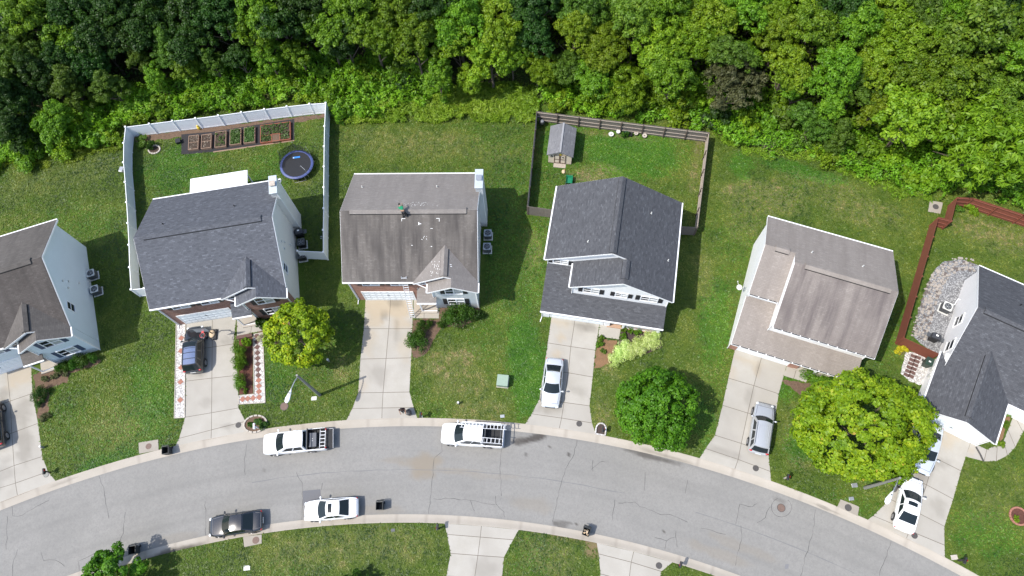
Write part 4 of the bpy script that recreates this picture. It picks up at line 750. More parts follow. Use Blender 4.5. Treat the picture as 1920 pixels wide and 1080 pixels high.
def house_4():
    t = thing("house", "white house with charcoal gable roof and long porch roof by the wooden fenced yard", "house", (*at(1018.96, 595.5).xy, 0), R(-9.06))
    P = .547; x0, x1, yb = -.52, 11.52, 11.70; xr = 5.5; zr = HE + P * (xr - x0); xs = 6.83; x2 = 2 * xs - x1; zs = HE + P * (x1 - xs); yl, yf = 3.78, 1.38
    roof = M["roof_char"]; w = MB()
    w.xz([(-.2, 0), (11.2, 0), (11.2, HE + .32 * P - .1), (xr, zr - .1), (-.2, HE + .32 * P - .1)], 4.0, 11.45)
    w.xz([(2.45, 0), (11.2, 0), (11.2, HE + .32 * P - .1), (xs, zs - .1), (2.45, HE + .3 * P - .1)], 1.7, 3.998); w.build("wall", M["s_white"], t)
    g = MB(); g.box((-.2, .2, 0), (6.2, 3.99, 2.6)); g.build("garage_wall", M["white"], t)
    g = MB(); g.box((5.95, .10, 0), (6.45, .199, 2.55)); g.build("corner_board", M["trim"], t); g = MB(); g.box((-.2, .12, 0), (.55, .199, 2.55)); g.build("corner_board", M["trim"], t)
    r = MB()
    r.slab([(x0, yl, HE), (xr, yl, zr), (xr, yb, zr), (x0, yb, HE)], .13)
    r.slab([(x1, yf, HE), (x1, yb, HE), (xr, yb, zr), (xr, yl, zr), (xs, yl, zs), (xs, yf, zs)], .13)
    r.slab([(x2, yf, HE), (xs, yf, zs), (xs, yl + .3, zs), (x2, yl + .3, HE)], .13)
    s = .37; zp = lambda y: 2.6 + s * (y + .3)
    r.slab([(-.3, -.3, 2.6), (11.3, -.3, 2.6), (11.3, 1.695, zp(1.695)), (2.44, 1.695, zp(1.695)), (2.44, 3.995, zp(3.995)), (-.3, 3.995, zp(3.995))], .12)
    r.build("roof", roof, t)
    ridgevent(t, (xr, yl + .1, zr), (xr, yb - .15, zr), roof, P, 'y'); ridgevent(t, (xs, yf + .5, zs), (xs, yl - .1, zs), roof, P, 'y')
    for x, y in ((3.2, 5.2), (8.6, 9.2), (10.7, 5.2)): pipe(t, x, y, HE + P * min(x - x0, x1 - x), "lidgrey")
    gutter(t, (x0, yl, HE), (x0, yb, HE), (-1, 0, 0)); gutter(t, (x1, yf, HE), (x1, yb, HE), (1, 0, 0)); gutter(t, (x2, yf, HE), (x2, yl, HE), (-1, 0, 0)); gutter(t, (-.3, -.3, 2.6), (11.3, -.3, 2.6))
    rake(t, ((x0, yl, HE), (xr, yl, zr)), ((xr, yl, zr), (xs, yl, zs)), ((x2, yf, HE), (xs, yf, zs)), ((xs, yf, zs), (x1, yf, HE)), ((x0, yb, HE), (xr, yb, zr)), ((xr, yb, zr), (x1, yb, HE)))
    win(t, (.95, 4.0, 4.9), (1, 0, 0), 1.3, .75, M["shutterk"], blind=M["blind"])
    win(t, (4.15, 1.7, 4.55), (1, 0, 0), 1.35, .95, M["shutterk"], blind=M["blind"]); win(t, (6.95, 1.7, 4.55), (1, 0, 0), 1.0, .80, M["shutterk"], blind=M["blind"]); win(t, (9.5, 1.7, 4.55), (1, 0, 0), 1.45, .95, M["shutterk"], blind=M["blind"])
    garage(t, .75, 5.7, 2.15, .195)
    p = MB(); p.box((6.2, .02, 0), (11.25, 1.69, .14)); p.build("porch_floor", M["porch"], t)
    for x in (7.75, 11.05):
        c = MB(); c.box((x - .11, .02, .14), (x + .11, .24, 2.5)); c.build("porch_column", M["trim"], t, bevel=.02)
    c = MB(); c.beam((7.86, .12, .95), (10.94, .12, .95), .07, .06); c.beam((7.86, .12, .25), (10.94, .12, .25), .05, .05)
    for k in range(24): c.box((7.92 + k * .128, .10, .25), (7.95 + k * .128, .13, .95))
    c.build("porch_railing", M["trim"], t)
    d = MB(); d.box((6.75, 1.66, .15), (7.65, 1.698, 2.25)); d.build("front_door", M["door"], t)
    win(t, (9.5, 1.7, 1.5), (1, 0, 0), 1.4, 1.2, M["shutterk"]); win(t, (11.2, 8.0, 4.2), (0, 1, 0), .8, 1.2, None, 0)
    spout(t, [(-.2, -.34, 2.5), (-.16, .16, 2.1), (-.16, .08, .1), (-.25, -.5, .06)]); spout(t, [(11.3, -.34, 2.5), (11.2, .1, 2.1), (11.2, .1, .1)]); spout(t, [(x0, yl + .1, HE - .1), (-.24, 3.97, HE - .5), (-.24, 3.97, zp(3.9))]); spout(t, [(x1, yf, HE - .1), (11.23, 1.66, HE - .5), (11.23, 1.66, zp(1.6))]); spout(t, [(x2, yf + .1, HE - .1), (2.4, 1.66, HE - .5), (2.4, 1.66, zp(1.6))])
    return t
house4 = house_4()
def house_5():
    t = thing("house", "white house with stepped tan grey roof between the wooden and red fences", "house", (*at(1363.9, 654.2).xy, 0), R(-18.66))
    P = .50; x0, x1, yb = -.22, 11.32, 11.95; roof = M["roof_brown"]; xm = 2.48; yl, yf = 3.68, 1.2; yrl = (yl + yb) / 2; zl = HE + P * (yrl - yl); yrr = (yf + yb) / 2; zr = HE + P * (yrr - yf)
    w = MB(); w.yz([(4.0, 0), (11.65, 0), (11.65, HE + .3 * P - .1), (yrl, zl - .1), (4.0, HE + .32 * P - .1)], 0, 5)
    w.yz([(1.7, 0), (11.62, 0), (11.62, HE + .33 * P - .1), (yrr, zr - .1), (1.7, HE + .5 * P - .1)], xm + .06, 11.0); w.build("wall", M["s_white"], t)
    g = MB(); g.box((0, .2, 0), (6.2, 3.99, 2.55)); g.build("garage_wall", M["s_white"], t)
    for u, v in ((0, .72), (5.65, 6.5)): g = MB(); g.box((u, .10, 0), (v, .199, 2.5)); g.build("brick_pier", M["brick_o"], t)
    r = MB(); r.slab([(x0, yl, HE), (xm + .3, yl, HE), (xm + .3, yrl, zl), (x0, yrl, zl)], .13); r.slab([(x0, yrl, zl), (xm, yrl, zl), (xm, yb, HE), (x0, yb, HE)], .13)
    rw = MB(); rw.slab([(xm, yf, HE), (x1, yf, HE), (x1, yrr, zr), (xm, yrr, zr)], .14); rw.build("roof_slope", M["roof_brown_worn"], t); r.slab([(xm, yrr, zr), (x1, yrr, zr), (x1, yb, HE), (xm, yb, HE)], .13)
    s = .37; zp = lambda y: 2.6 + s * (y + .33)
    r.slab([(-.18, -.33, 2.6), (11.0, -.33, 2.6), (11.0, 1.695, zp(1.695)), (xm + .05, 1.695, zp(1.695)), (xm + .05, 3.995, zp(3.995)), (-.18, 3.995, zp(3.995))], .12); r.build("roof", roof, t)
    m = MB(); m.xy([(0, 0)] * 0 or [(xm - .001, yf), (xm + .055, yf), (xm + .055, yrl), (xm - .001, yrl)], 5.2, 5.3)
    sw = MB(); sw.yz([(yf + .05, HE - .14), (yl, HE - .14), (yrl, zl - .1), (yrr + .3, zr - .26), (yrr, zr - .13), (yf + .05, HE - .10)], xm + .01, xm + .055); sw.build("step_wall", M["trim"], t)
    ridgevent(t, (.75, yrl, zl), (1.95, yrl, zl), roof, P); ridgevent(t, (3.4, yrr, zr), (10.7, yrr, zr), roof, P)
    for x, y in ((3.9, 8.5), (8.4, 8.6)): pipe(t, x, y, HE + P * (yb - y), "lidgrey")
    gutter(t, (x0, yl, HE), (xm - .07, yl, HE), open_=True); gutter(t, (xm, yf, HE), (x1, yf, HE), open_=True); gutter(t, (x0, yb, HE), (x1, yb, HE), (0, 1, 0)); gutter(t, (-.18, -.33, 2.6), (11.0, -.33, 2.6), open_=True)
    rake(t, ((x0, yl, HE), (x0, yrl, zl)), ((x0, yrl, zl), (x0, yb, HE)), ((x1, yf, HE), (x1, yrr, zr)), ((x1, yrr, zr), (x1, yb, HE)), ((xm, yf, HE), (xm, yrr, zr)), ((-.18, -.33, 2.6), (-.18, 3.99, zp(3.99))))
    win(t, (1.2, 4.0, 4.85), (1, 0, 0), 1.1, .8, M["shutterk"]); win(t, (4.4, 1.7, 4.5), (1, 0, 0), 1.3, 1.1, M["shutterk"]); win(t, (9.1, 1.7, 4.5), (1, 0, 0), 1.3, 1.1, M["shutterk"])
    garage(t, .78, 5.58, 2.15, .195)
    p = MB(); p.box((6.2, .02, 0), (10.95, 1.69, .14)); p.build("porch_floor", M["curb"], t)
    for x in (8.0, 10.8):
        c = MB(); c.box((x - .11, .02, .14), (x + .11, .24, 2.5)); c.build("porch_column", M["trim"], t, bevel=.02)
    d = MB(); d.box((6.75, 1.66, .15), (7.65, 1.698, 2.25)); d.build("front_door", M["door"], t)
    spout(t, [(-.1, -.38, 2.5), (-.05, .05, 2.1), (-.05, .05, .1)]); spout(t, [(xm - .0, yf, HE - .1), (xm + .02, 1.66, HE - .5), (xm + .02, 1.66, zp(1.6))]); spout(t, [(x1, yf, HE - .1), (11.03, 1.66, HE - .5), (11.03, 1.66, .1)]); spout(t, [(x0, yl, HE - .1), (-.04, 3.96, HE - .5), (-.04, 3.96, zp(3.9))])
    return t
house5 = house_5()
def house_6():
    o = at(*(1720 + 405 / 4.5, 460 + 245 / 4.5)); t = thing("house", "low white house with charcoal roof and garage wing beside the gravel yard", "house", (o.x, o.y, 0), R(-28.72))
    P = .47; E = 2.8; yb, yf = -.42, -12.3; yr = (yb + yf) / 2; zr = E + P * (yb - yr); x0, x1 = -.12, 14.0; roof = M["roof_char"]; Pg = .47; gx0, gx1 = -.66, 5.76; gr = (gx0 + gx1) / 2; zg = E + Pg * (gr - gx0); yg = -16.35; yj = yf + (zg - E) / P
    w = MB(); w.yz([(-.7, 0), (-12.0, 0), (-12.0, E + .3 * P - .1), (yr, zr - .1), (-.7, E + .28 * P - .1)], .12, 13.9); w.build("wall", M["s_white"], t)
    w = MB(); w.xz([(-.3, 0), (5.45, 0), (5.45, E + .3 * Pg - .1), (gr, zg - .1), (-.3, E + .36 * Pg - .1)], -16.05, -10.4); w.build("garage_wall", M["s_white"], t)
    r = MB(); r.slab([(x0, yf, E), (x1, yf, E), (x1, yr, zr), (x0, yr, zr)], .13); r.slab([(x0, yr, zr), (x1, yr, zr), (x1, yb, E), (x0, yb, E)], .13)
    r.slab([(gx0, yg, E), (gr, yg, zg), (gr, yj, zg), (.0, yf + (E + Pg * (.0 - gx0) - E) / P, E + Pg * (.0 - gx0)), (gx0, -10.35, E)], .13)
    r.slab([(gx1, yg, E), (gx1, yf, E), (gr, yj, zg), (gr, yg, zg)], .13); r.build("roof", roof, t)
    ridgevent(t, (.5, yr, zr), (13, yr, zr), roof, P); ridgevent(t, (gr, yg + .5, zg), (gr, yj - .6, zg), roof, Pg, 'y'); pipe(t, 3.6, -3.6, E + P * (yb + 3.6), "black")
    gutter(t, (x0, yb, E), (x1, yb, E), (0, 1, 0)); gutter(t, (gx1, yg, E), (gx1, yf, E), (1, 0, 0)); gutter(t, (gx1 + .1, yf, E), (x1, yf, E)); gutter(t, (gx0, yg, E), (gx0, -10.4, E), (-1, 0, 0))
    rake(t, ((x0, yf, E), (x0, yr, zr)), ((x0, yr, zr), (x0, yb, E)), ((gx0, yg, E), (gr, yg, zg)), ((gr, yg, zg), (gx1, yg, E)))
    for y in (-6.2, -9.0): win(t, (.12, y, 1.95), (0, -1, 0), 1.0, 1.35, None, 0)
    garage(t, .4, 4.9, 2.1, -16.055)
    m = MB()
    for y in (-11.6, -12.3): m.box((-.46, y - .15, .9), (-.30, y + .15, 1.45)); m.cyl((-.38, y, .7), (-.38, y, .9), .04, n=6)
    m.build("utility_meter", M["lidgrey"], t)
    m = MB(); m.tube([(.10, -3.2, .5), (-.05, -3.2, .5), (-.12, -3.9, .35)], .04, 6); m.build("refrigerant_line", M["white"], t)
    spout(t, [(gx1 + .05, yg + .1, E - .1), (5.5, -16.1, 2.3), (5.5, -16.1, .1)])
    return t
house6 = house_6()
# air conditioners
acunit(at(177.8, 518, 0) - Vector((0, 0, 0)), A2 * 2, "grey air conditioner nearer the woods beside the pale blue wall", top="lidgrey", grp=None)
acunit(at(185, 547.5, 0), A2 * 2, "grey air conditioner nearer the street beside the pale blue wall")
acunit(at(915.5, 443.5), 0, "grey topped air conditioner just below the chimney of the house with the roofer", "darkgrey", "steel")
acunit(at(914, 468.5), 0, "grey topped air conditioner under the side vents of the house with the roofer", "darkgrey", "steel")
acunit(at(568.5, 460), A2, "dark air conditioner in the shade between the black grill and the white fence gate", "black", "darkgrey")
acunit(at(569, 484), A2, "dark air conditioner touching the short white fence run by the cream wall", "black", "darkgrey")
acunit(at(1769, 580), R(-28.7), "pale-topped air conditioner standing on the grey gravel", "darkgrey", "lidgrey", .85)

for hs, r_ in ((house1, [(0, -.8), (12.2, -.8), (12.2, 11.1), (0, 11.1)]), (house2, [(0, -.8), (12.6, -.8), (12.6, 11.1), (0, 11.1)]), (house3, [(0, -.8), (12.6, -.8), (12.6, 11.0), (0, 11.0)]), (house4, [(-.2, 0), (11.2, 0), (11.2, 11.4), (-.2, 11.4)]), (house5, [(0, 0), (11, 0), (11, 11.6), (0, 11.6)]), (house6, [(-.3, -.7), (-.3, -16), (5.4, -16), (5.4, -12), (14, -12), (14, -.7)])):
    EXCL.append([tuple(loc2w(hs, q).xy) for q in r_])

# ------------------------------------------------------------------ fences
def fence_white():
    t = thing("vinyl_fence", "tall white vinyl privacy fence around the yard with the trampoline and raised beds", "fence", (0, 0, 0)); H = 1.83
    back = [(235.2, 238.3), (279.8, 232.6), (323.1, 227.1), (366.4, 222.2), (409.2, 216.9), (452.3, 211), (495.5, 205.2), (537.7, 200.1), (580.2, 195.3), (610.7, 193.4)]
    right = [(610.7, 193.4), (608.4, 237.1), (607.6, 274.9), (607.3, 313), (606.9, 351.7), (606.8, 391), (606, 431.5), (606.2, 472.8)]
    left = [(235.2, 238.3), (231.9, 268.7), (231.5, 305), (234.6, 341.8), (237.3, 379.7), (239.6, 418.7), (241.7, 459.4), (243, 501.4), (245.8, 543)]
    runs = [back, right, left, [(606.2, 472.8), (558, 470.5)], [(245.8, 543), (270.5, 540.8)]]
    for run in runs:
        P = [at(px, py, H) for px, py in run]
        for a, b in zip(P[:-1], P[1:]):
            a0 = Vector((a.x, a.y, 0)); b0 = Vector((b.x, b.y, 0)); m = MB()
            m.beam(a0 + Vector((0, 0, .92)), b0 + Vector((0, 0, .92)), .035, 1.62); m.beam(a0 + Vector((0, 0, H - .07)), b0 + Vector((0, 0, H - .07)), .06, .13); m.beam(a0 + Vector((0, 0, .12)), b0 + Vector((0, 0, .12)), .06, .15)
            m.build("panel", M["vinyl"], t)
    done = []
    for run in runs:
        for px, py in run:
            p = at(px, py, H)
            if any((p - q).length < .5 for q in done): continue
            done.append(p); m = MB(); m.box((p.x - .065, p.y - .065, 0), (p.x + .065, p.y + .065, H + .06)); m.build("post", M["vinyl"], t)
            m = MB(); m.prism([(p.x - .09, p.y - .09, H + .06), (p.x + .09, p.y - .09, H + .06), (p.x + .09, p.y + .09, H + .06), (p.x - .09, p.y + .09, H + .06)], (0, 0, .05)); m.build("post_cap", M["vinyl"], t)
    m = MB(); g = at(604, 444, 1.2); m.box((g.x - .22, g.y - .10, 1.0), (g.x - .04, g.y - .06, 1.06)); m.box((g.x - .22, g.y + .10, 1.0), (g.x - .04, g.y + .14, 1.06)); m.build("gate_latch", M["steel"], t)
fence_white()
def fence_boards(name, label, runs, H, mat, railmat, postmat, side, bw=.14, jitter=.02, rails=(.35, .95, 1.62), nopost=()):
    """runs: (pixel points, which side the rails stand on)"""
    t = thing(name, label, "fence", (0, 0, 0))
    for ri, (run, sd) in enumerate(runs):
        P = [at(px, py, H) for px, py in run]
        for a, b in zip(P[:-1], P[1:]):
            a0 = Vector((a.x, a.y, 0)); b0 = Vector((b.x, b.y, 0)); d = (b0 - a0); L = d.length; d.normalize(); n = Vector((-d.y, d.x, 0)) * sd
            m = MB(); k = int(L / bw)
            for i in range(k):
                c0 = a0 + d * (i * L / k + .004); c1 = a0 + d * ((i + 1) * L / k - .004); h = H + random.uniform(-jitter, jitter)
                m.prism([c0 + Vector((0, 0, .03)), c1 + Vector((0, 0, .03)), c1 + Vector((0, 0, h)), c0 + Vector((0, 0, h))], n * .02)
            m.build("boards", mat, t); m = MB()
            for z in rails: m.beam(a0 + n * .055 + Vector((0, 0, z)), b0 + n * .055 + Vector((0, 0, z)), .055, .085)
            m.build("rail", railmat, t)
            q = max(1, round(L / 2.4))
            for i in range(q + 1):
                c = a0 + d * (L * i / q) + n * .10; m = MB(); m.beam(c, c + Vector((0, 0, H - .06)), .10, .10); m.build("post", postmat, t)
    return t
dk = plain("dark_fence_post", (0.10, 0.075, 0.06), 0.9, var=.2)
wood2 = plain("fence_board_grey", (0.155, 0.135, 0.12), 0.9, var=.45, scale=11)
fence_boards("wooden_fence", "weathered grey wooden board fence around the yard with the garden shed", [([(1006, 208.4), (1330.4, 248.2)], -1), ([(1006, 208.4), (988.2, 386.8)], 1), ([(1330.4, 248.2), (1308.7, 426.3)], -1), ([(988.2, 386.8), (1035, 393)], -1 * -1), ([(1308.7, 426.3), (1276.5, 424.5)], -1)], 1.8, wood2, M["rail"], dk, 1)
rb = plain("red_fence_rail", (0.20, 0.065, 0.04), 0.8, var=.15)
fence_boards("wooden_fence", "dark red stained wooden fence bounding the yard with the gravel bed", [([(1795, 369.3), (1825, 371), (1920, 402), (2010, 434)], -1), ([(1795, 369.3), (1784, 412.7), (1760, 406.7), (1695, 633.3)], 1), ([(1695, 633.3), (1762.7, 664.5)], 1)], 1.83, M["redfence"], rb, M["redfence"], 1, jitter=.008)

# ------------------------------------------------------------------ vehicles
from mathutils.bvhtree import BVHTree
SEAM = plain('panel_seam_dark', (0.10, 0.10, 0.105), 0.6)  # dark grey lines for the gaps between body panels
def patch(mb, fn, u0, u1, v0, v1, off, n=4, m=2):
    """piece of a surface fn(u,v) lifted by off along its normal"""
    g = []
    for i in range(n + 1):
        for j in range(m + 1):
            u = u0 + (u1 - u0) * i / n; v = v0 + (v1 - v0) * j / m; p = Vector(fn(u, v)); e = 1e-3
            nn = (Vector(fn(u + e, v)) - p).cross(Vector(fn(u, v + e)) - p).normalized()
            if nn.z < 0: nn = -nn
            g.append(p + nn * off)
    mb.add(g, [(i * (m + 1) + j, (i + 1) * (m + 1) + j, (i + 1) * (m + 1) + j + 1, i * (m + 1) + j + 1) for i in range(n) for j in range(m)], True)
def car(name, label, cat, front, rear, paint, L=4.75, W=1.84, H=1.45, style="sedan", zc=.7, sunroof=False, rails=False, roofglass=None, group=None):
    """front, rear: photo pixels of the two ends at bumper height"""
    f = at(*front, zc); r = at(*rear, zc); c = (f + r) / 2; yaw = math.atan2(f.y - r.y, f.x - r.x)
    zg = ZR if R_S1 < topol(c)[0] < R_N0 else .015
    t = thing(name, label, cat, (c.x, c.y, zg), yaw, group); h = L / 2; w = W / 2
    suv = style == "suv"; pick = style == "pickup"
    hb = {"sedan": .90, "suv": 1.05, "pickup": 1.12}[style]          # belt line
    hh = hb - .06; hd = hb + (.04 if not pick else 0)
    bx = {"sedan": (-.375, -.17, .06, .245), "suv": (-.485, -.40, .10, .235), "pickup": (-.195, -.178, .125, .30)}[style]  # rear glass base, roof rear, roof front, windscreen base (fractions of L)
    rb_, rr, rf, wb = [q * L for q in bx]
    st = [(-h, .70, .45, hd - .22), (-h + .06, .84, .38, hd - .10), (-h + .25, .93, .30, hd - .02), (-h + .75, .985, .22, hd), (-.15 * L, 1.0, .22, hd), (.1 * L, 1.0, .22, hb + .01), (wb, .99, .22, hb), (h - .75, .965, .22, hh - .05), (h - .32, .90, .26, hh - .13), (h - .09, .78, .34, hh - .24), (h, .60, .42, hh - .36)]
    if pick:
        st = [(-.205 * L, .97, .35, hb), (-.19 * L, 1.0, .32, hb), (.05 * L, 1.0, .32, hb), (wb, 1.0, .32, hb + .02), (h - .7, .98, .32, hb - .02), (h - .25, .93, .34, hb - .06), (h - .06, .84, .40, hb - .16), (h, .70, .45, hb - .30)]
    b = MB(); vs = []
    for x, fw, z0, z1 in st:
        ww = w * fw; bulge = .03
        pr = [(ww * .90, z0), (ww, z0 + .12), (ww, z0 + (z1 - z0) * .62), (ww * .975, z1 - .06), (ww * .88, z1 - .005), (ww * .45, z1 + bulge), (0, z1 + bulge + .012)]
        vs += [(x, -a, z) for a, z in pr] + [(x, a, z) for a, z in pr[-2::-1]]
    k = 13; b.add(vs, [(i * k + j, i * k + j + 1, (i + 1) * k + j + 1, (i + 1) * k + j) for i in range(len(st) - 1) for j in range(k - 1)], True)
    b.add(vs[:k], [list(range(k))[::-1]]); b.add(vs[-k:], [list(range(k))]); b.add([vs[0], vs[k - 1], vs[-1], vs[-k]], [(0, 1, 2, 3)])
    body = b.build("body", paint, t, sub=1)
    # greenhouse
    yb, yt = w * .90, w * .72; zt = H
    def prof(tt):           # profile at lateral position tt (-1..1): four corner points
        q = tt * tt
        return [(rb_ + (.10 if not pick else .02) * q, yb, hb - .03), (rr + .05 * q, yt, zt - .04 * q), (rf - .10 * q, yt, zt - .03 - .04 * q), (wb - .22 * q, yb, hb - .02)]
    def strip(i):
        def fn(u, v):
            p = prof(u); a, c_ = p[i], p[i + 1]; x = a[0] + (c_[0] - a[0]) * v; yy = (a[1] + (c_[1] - a[1]) * v) * u; z = a[2] + (c_[2] - a[2]) * v
            if i == 1: z += .05 * math.sin(math.pi * v) * (1 - u * u) + .012
            return (x, yy, z)
        return fn
    g = MB(); NU = 8
    for i in range(3):
        vv = []
        for a in range(NU + 1):
            for e in range(5): vv.append(strip(i)(-1 + 2 * a / NU, e / 4))
        g.add(vv, [(a * 5 + e, (a + 1) * 5 + e, (a + 1) * 5 + e + 1, a * 5 + e + 1) for a in range(NU) for e in range(4)], True)
    for s in (-1, 1):
        p = prof(s); g.add([(x, y * s, z + (.012 if 0 < n_ < 3 else 0)) for n_, (x, y, z) in enumerate(p)], [(0, 1, 2, 3)])
    g.build("cabin", paint, t)
    for nm, i, us, vs_ in (("rear_window", 0, (-.86, .86), (.12, .90)), ("windscreen", 2, (-.92, .92), (.05, .95))):
        m = MB(); patch(m, strip(i), *us, *vs_, .008, 8, 3); m.build(nm, M["cglass"], t)
    for s in (-1, 1):
        p = [Vector((x, y * s, z)) for x, y, z in prof(s)]
        def side(u, v, p=p): a = p[0].lerp(p[3], u); bq = p[1].lerp(p[2], u); return a.lerp(bq, v)
        cut = [(.10, .47), (.50, .90)] if not pick else [(.08, .46), (.49, .86)]
        if suv: cut = [(.05, .26), (.285, .57), (.60, .92)]
        for a, c_ in cut:
            m = MB(); q = [side(u, v) for u, v in ((a, .12), (c_, .12), (c_ - .02, .90), (a + .02, .90))]; nn = (q[1] - q[0]).cross(q[3] - q[0]).normalized()
            if nn.y * s < 0: nn = -nn
            m.add([x + nn * .010 for x in q], [(0, 1, 2, 3)]); m.build("side_window", M["cglass"], t)
        m = MB(); mx = wb - .32; m.ball((mx, s * (w + .10), hb + .10), (.09, .13, .085), 10, 6); m.beam((mx, s * w * .9, hb + .05), (mx, s * (w + .05), hb + .08), .06, .05); m.build("wing_mirror", paint, t)
        m = MB(); m.ball((h - .15, s * w * .70, hh - .26), (.13, .15, .07), 12, 6); m.build("headlight", M["lamp"], t)
        m = MB(); xx = -h + (.10 if not pick else .03)
        if not pick: m.ball((xx + .02, s * w * .76, hd - .19 if not suv else hd - .05), (.075, .15, .065), 12, 6); m.build("tail_light", M["red"], t)
        m = MB(); m.box((-.02 * L, s * (w + .002) - .012, hb * .78), (.03 * L, s * (w + .002) + .012, hb * .81)); m.build("door_handle", paint, t)
    wr = {"sedan": .33, "suv": .37, "pickup": .40}[style]
    for x in (h - .93 if not pick else h - 1.0, -h + .98 if not pick else -h + 1.35):
        for s in (-1, 1):
            m = MB(); y0 = s * (w - .20); y1 = s * (w + .018)
            m.cyl((x, y0, wr), (x, y1, wr), wr, wr * .985, 20); wo = m.build("wheel", M["tyre"], t, bevel=.02)
            m = MB(); y2 = s * (w + .024); m.cyl((x, y1, wr), (x, y2, wr), wr * .64, wr * .60, 18)
            for k in range(5): a = 6.2832 * k / 5; m.beam((x, y2 + s * .006, wr), (x + wr * .6 * math.cos(a), y2 + s * .006, wr + wr * .6 * math.sin(a)), .05, .02, up=(0, 1, 0))
            m.build("rim", M["rim"], wo)
            m = MB(); m.cyl((x, s * (w - .15), wr + .02), (x, s * (w + .006), wr + .02), wr + .06, wr + .06, 20); m.build("wheel_arch", M["black"], t)
    if sunroof:
        m = MB(); patch(m, strip(1), -.58, .58, .52, .84, .010, 6, 3); m.build("sunroof", M["cglass"], t)
    if rails:
        for s in (-1, 1):
            m = MB(); m.tube([(rr + .1, s * yt * .93, zt + .0), (rr + .3, s * yt * .93, zt + .07), (rf - .4, s * yt * .93, zt + .06), (rf - .2, s * yt * .93, zt - .0)], .022, 6); m.build("roof_rail", M["darkgrey"], t)
    if roofglass:
        for a, c_ in roofglass:
            m = MB(); patch(m, strip(1), -.80, .80, a, c_, .012, 6, 3); m.build("roof_panel", M["cglass"] if a > .78 else M["solar"], t)
    m = MB()
    if not pick: m.box((-h - .012, -.26, .52 if not suv else .75), (-h + .06, .26, .64 if not suv else .87)); m.build("number_plate", M["paper"], t)
    bpy.context.view_layer.update(); bv = BVHTree.FromObject(body, bpy.context.evaluated_depsgraph_get()); m = MB()
    def seam(p, q, n=10, ww=.016):
        L = []
        for i in range(n + 1):
            x = p[0] + (q[0] - p[0]) * i / n; y = p[1] + (q[1] - p[1]) * i / n; hit = bv.ray_cast(Vector((x, y, 3)), Vector((0, 0, -1)))[0]
            if hit is not None: L.append(hit)
        dd = Vector((q[0] - p[0], q[1] - p[1], 0)).normalized(); sdv = Vector((-dd.y, dd.x, 0)) * ww
        if len(L) > 1: m.add([v + sdv + Vector((0, 0, .006)) for v in L] + [v - sdv + Vector((0, 0, .006)) for v in L], [(i, i + 1, len(L) + i + 1, len(L) + i) for i in range(len(L) - 1)])
    for s in (-1, 1): seam((wb - .12, s * w * .80), (h - .38, s * w * .70))
    seam((h - .38, -w * .70), (h - .38, w * .70))
    if style == "sedan": m.build("panel_seam", SEAM, t); m = MB(); seam((rb_ - .04, -w * .74), (-h + .12, -w * .66)); seam((-h + .12, -w * .66), (-h + .12, w * .66)); seam((rb_ - .04, w * .74), (-h + .12, w * .66))
    m.build("panel_seam", SEAM, t)
    m = MB(); m.box((h - .12, -w * .5, .42), (h + .012, w * .5, .56)); m.build("grille", M["black"], t)
    return t
c_h4 = car("parked_car", "silver saloon parked nose to the street on the driveway of the charcoal gable house", "car", (1031.3, 763), (1040.2, 672), M["psilver"])
m = MB()
for k in range(6): m.beam((-1.45, -.44 + k * .175, 1.735), (.05, -.44 + k * .175, 1.755), .035, .03)
c_h5 = car("parked_car", "silver estate car with ribbed roof and roof rails, red tail lights towards the street", "car", (1434.5, 757), (1420.5, 851), M["psilver2"], 4.75, 1.90, 1.72, "suv", rails=True)
m.build("roof_rib", M["psilver2"], c_h5)
car("parked_car", "white saloon with a black sunroof on the driveway at the lower right", "car", (1715, 893.5), (1693.5, 998), M["pwhite"], 4.85, 1.86, 1.45, sunroof=True)
car("parked_car", "pale silver-blue saloon half hidden under the large yellow-green tree", "car", (1727, 885), (1751, 797), M["pblue"], 4.75)
suv = car("parked_car", "black off-road wagon with blue glass roof panels beside the brick house", "car", (365.5, 613), (362.5, 697), M["pblack"], 4.75, 1.95, 1.80, "suv", .8, roofglass=[(.03, .25), (.28, .50), (.53, .70), (.72, .76), (.80, .97)], rails=True)
car("parked_car", "white saloon with a sunroof parked along the near kerb", "car", (569.5, 958.5), (670.5, 950), M["pwhite"], 4.85, 1.85, 1.45, sunroof=True)
car("parked_car", "glossy black saloon parked along the near kerb by the drain slab", "car", (390.5, 988.5), (490.5, 975), M["pgraph"], 4.80, 1.88, 1.50)
car("parked_car", "black car on the left driveway, cut by the edge of the view", "car", (-18, 756), (-8, 838), M["pblack"], 4.75, 1.88, 1.6, "suv")
def ladder(name, label, p, q, w, up, grp=None, mat="alu", n=None):
    p = Vector(p); q = Vector(q); t = thing(name, label, "ladder", p, 0, grp); q = q - p; L = q.length; d = q.normalized(); a = d.cross(Vector(up)).normalized() * (w / 2)
    for s in (-1, 1):
        m = MB(); m.beam(a * s, q + a * s, .035, .09, up); m.build("side_rail", M[mat], t)
    n = n or int(L / .32)
    for k in range(n): m = MB(); m.beam(d * (L * (k + .5) / n) - a, d * (L * (k + .5) / n) + a, .05, .035, up); m.build("rung", M[mat], t)
    return t
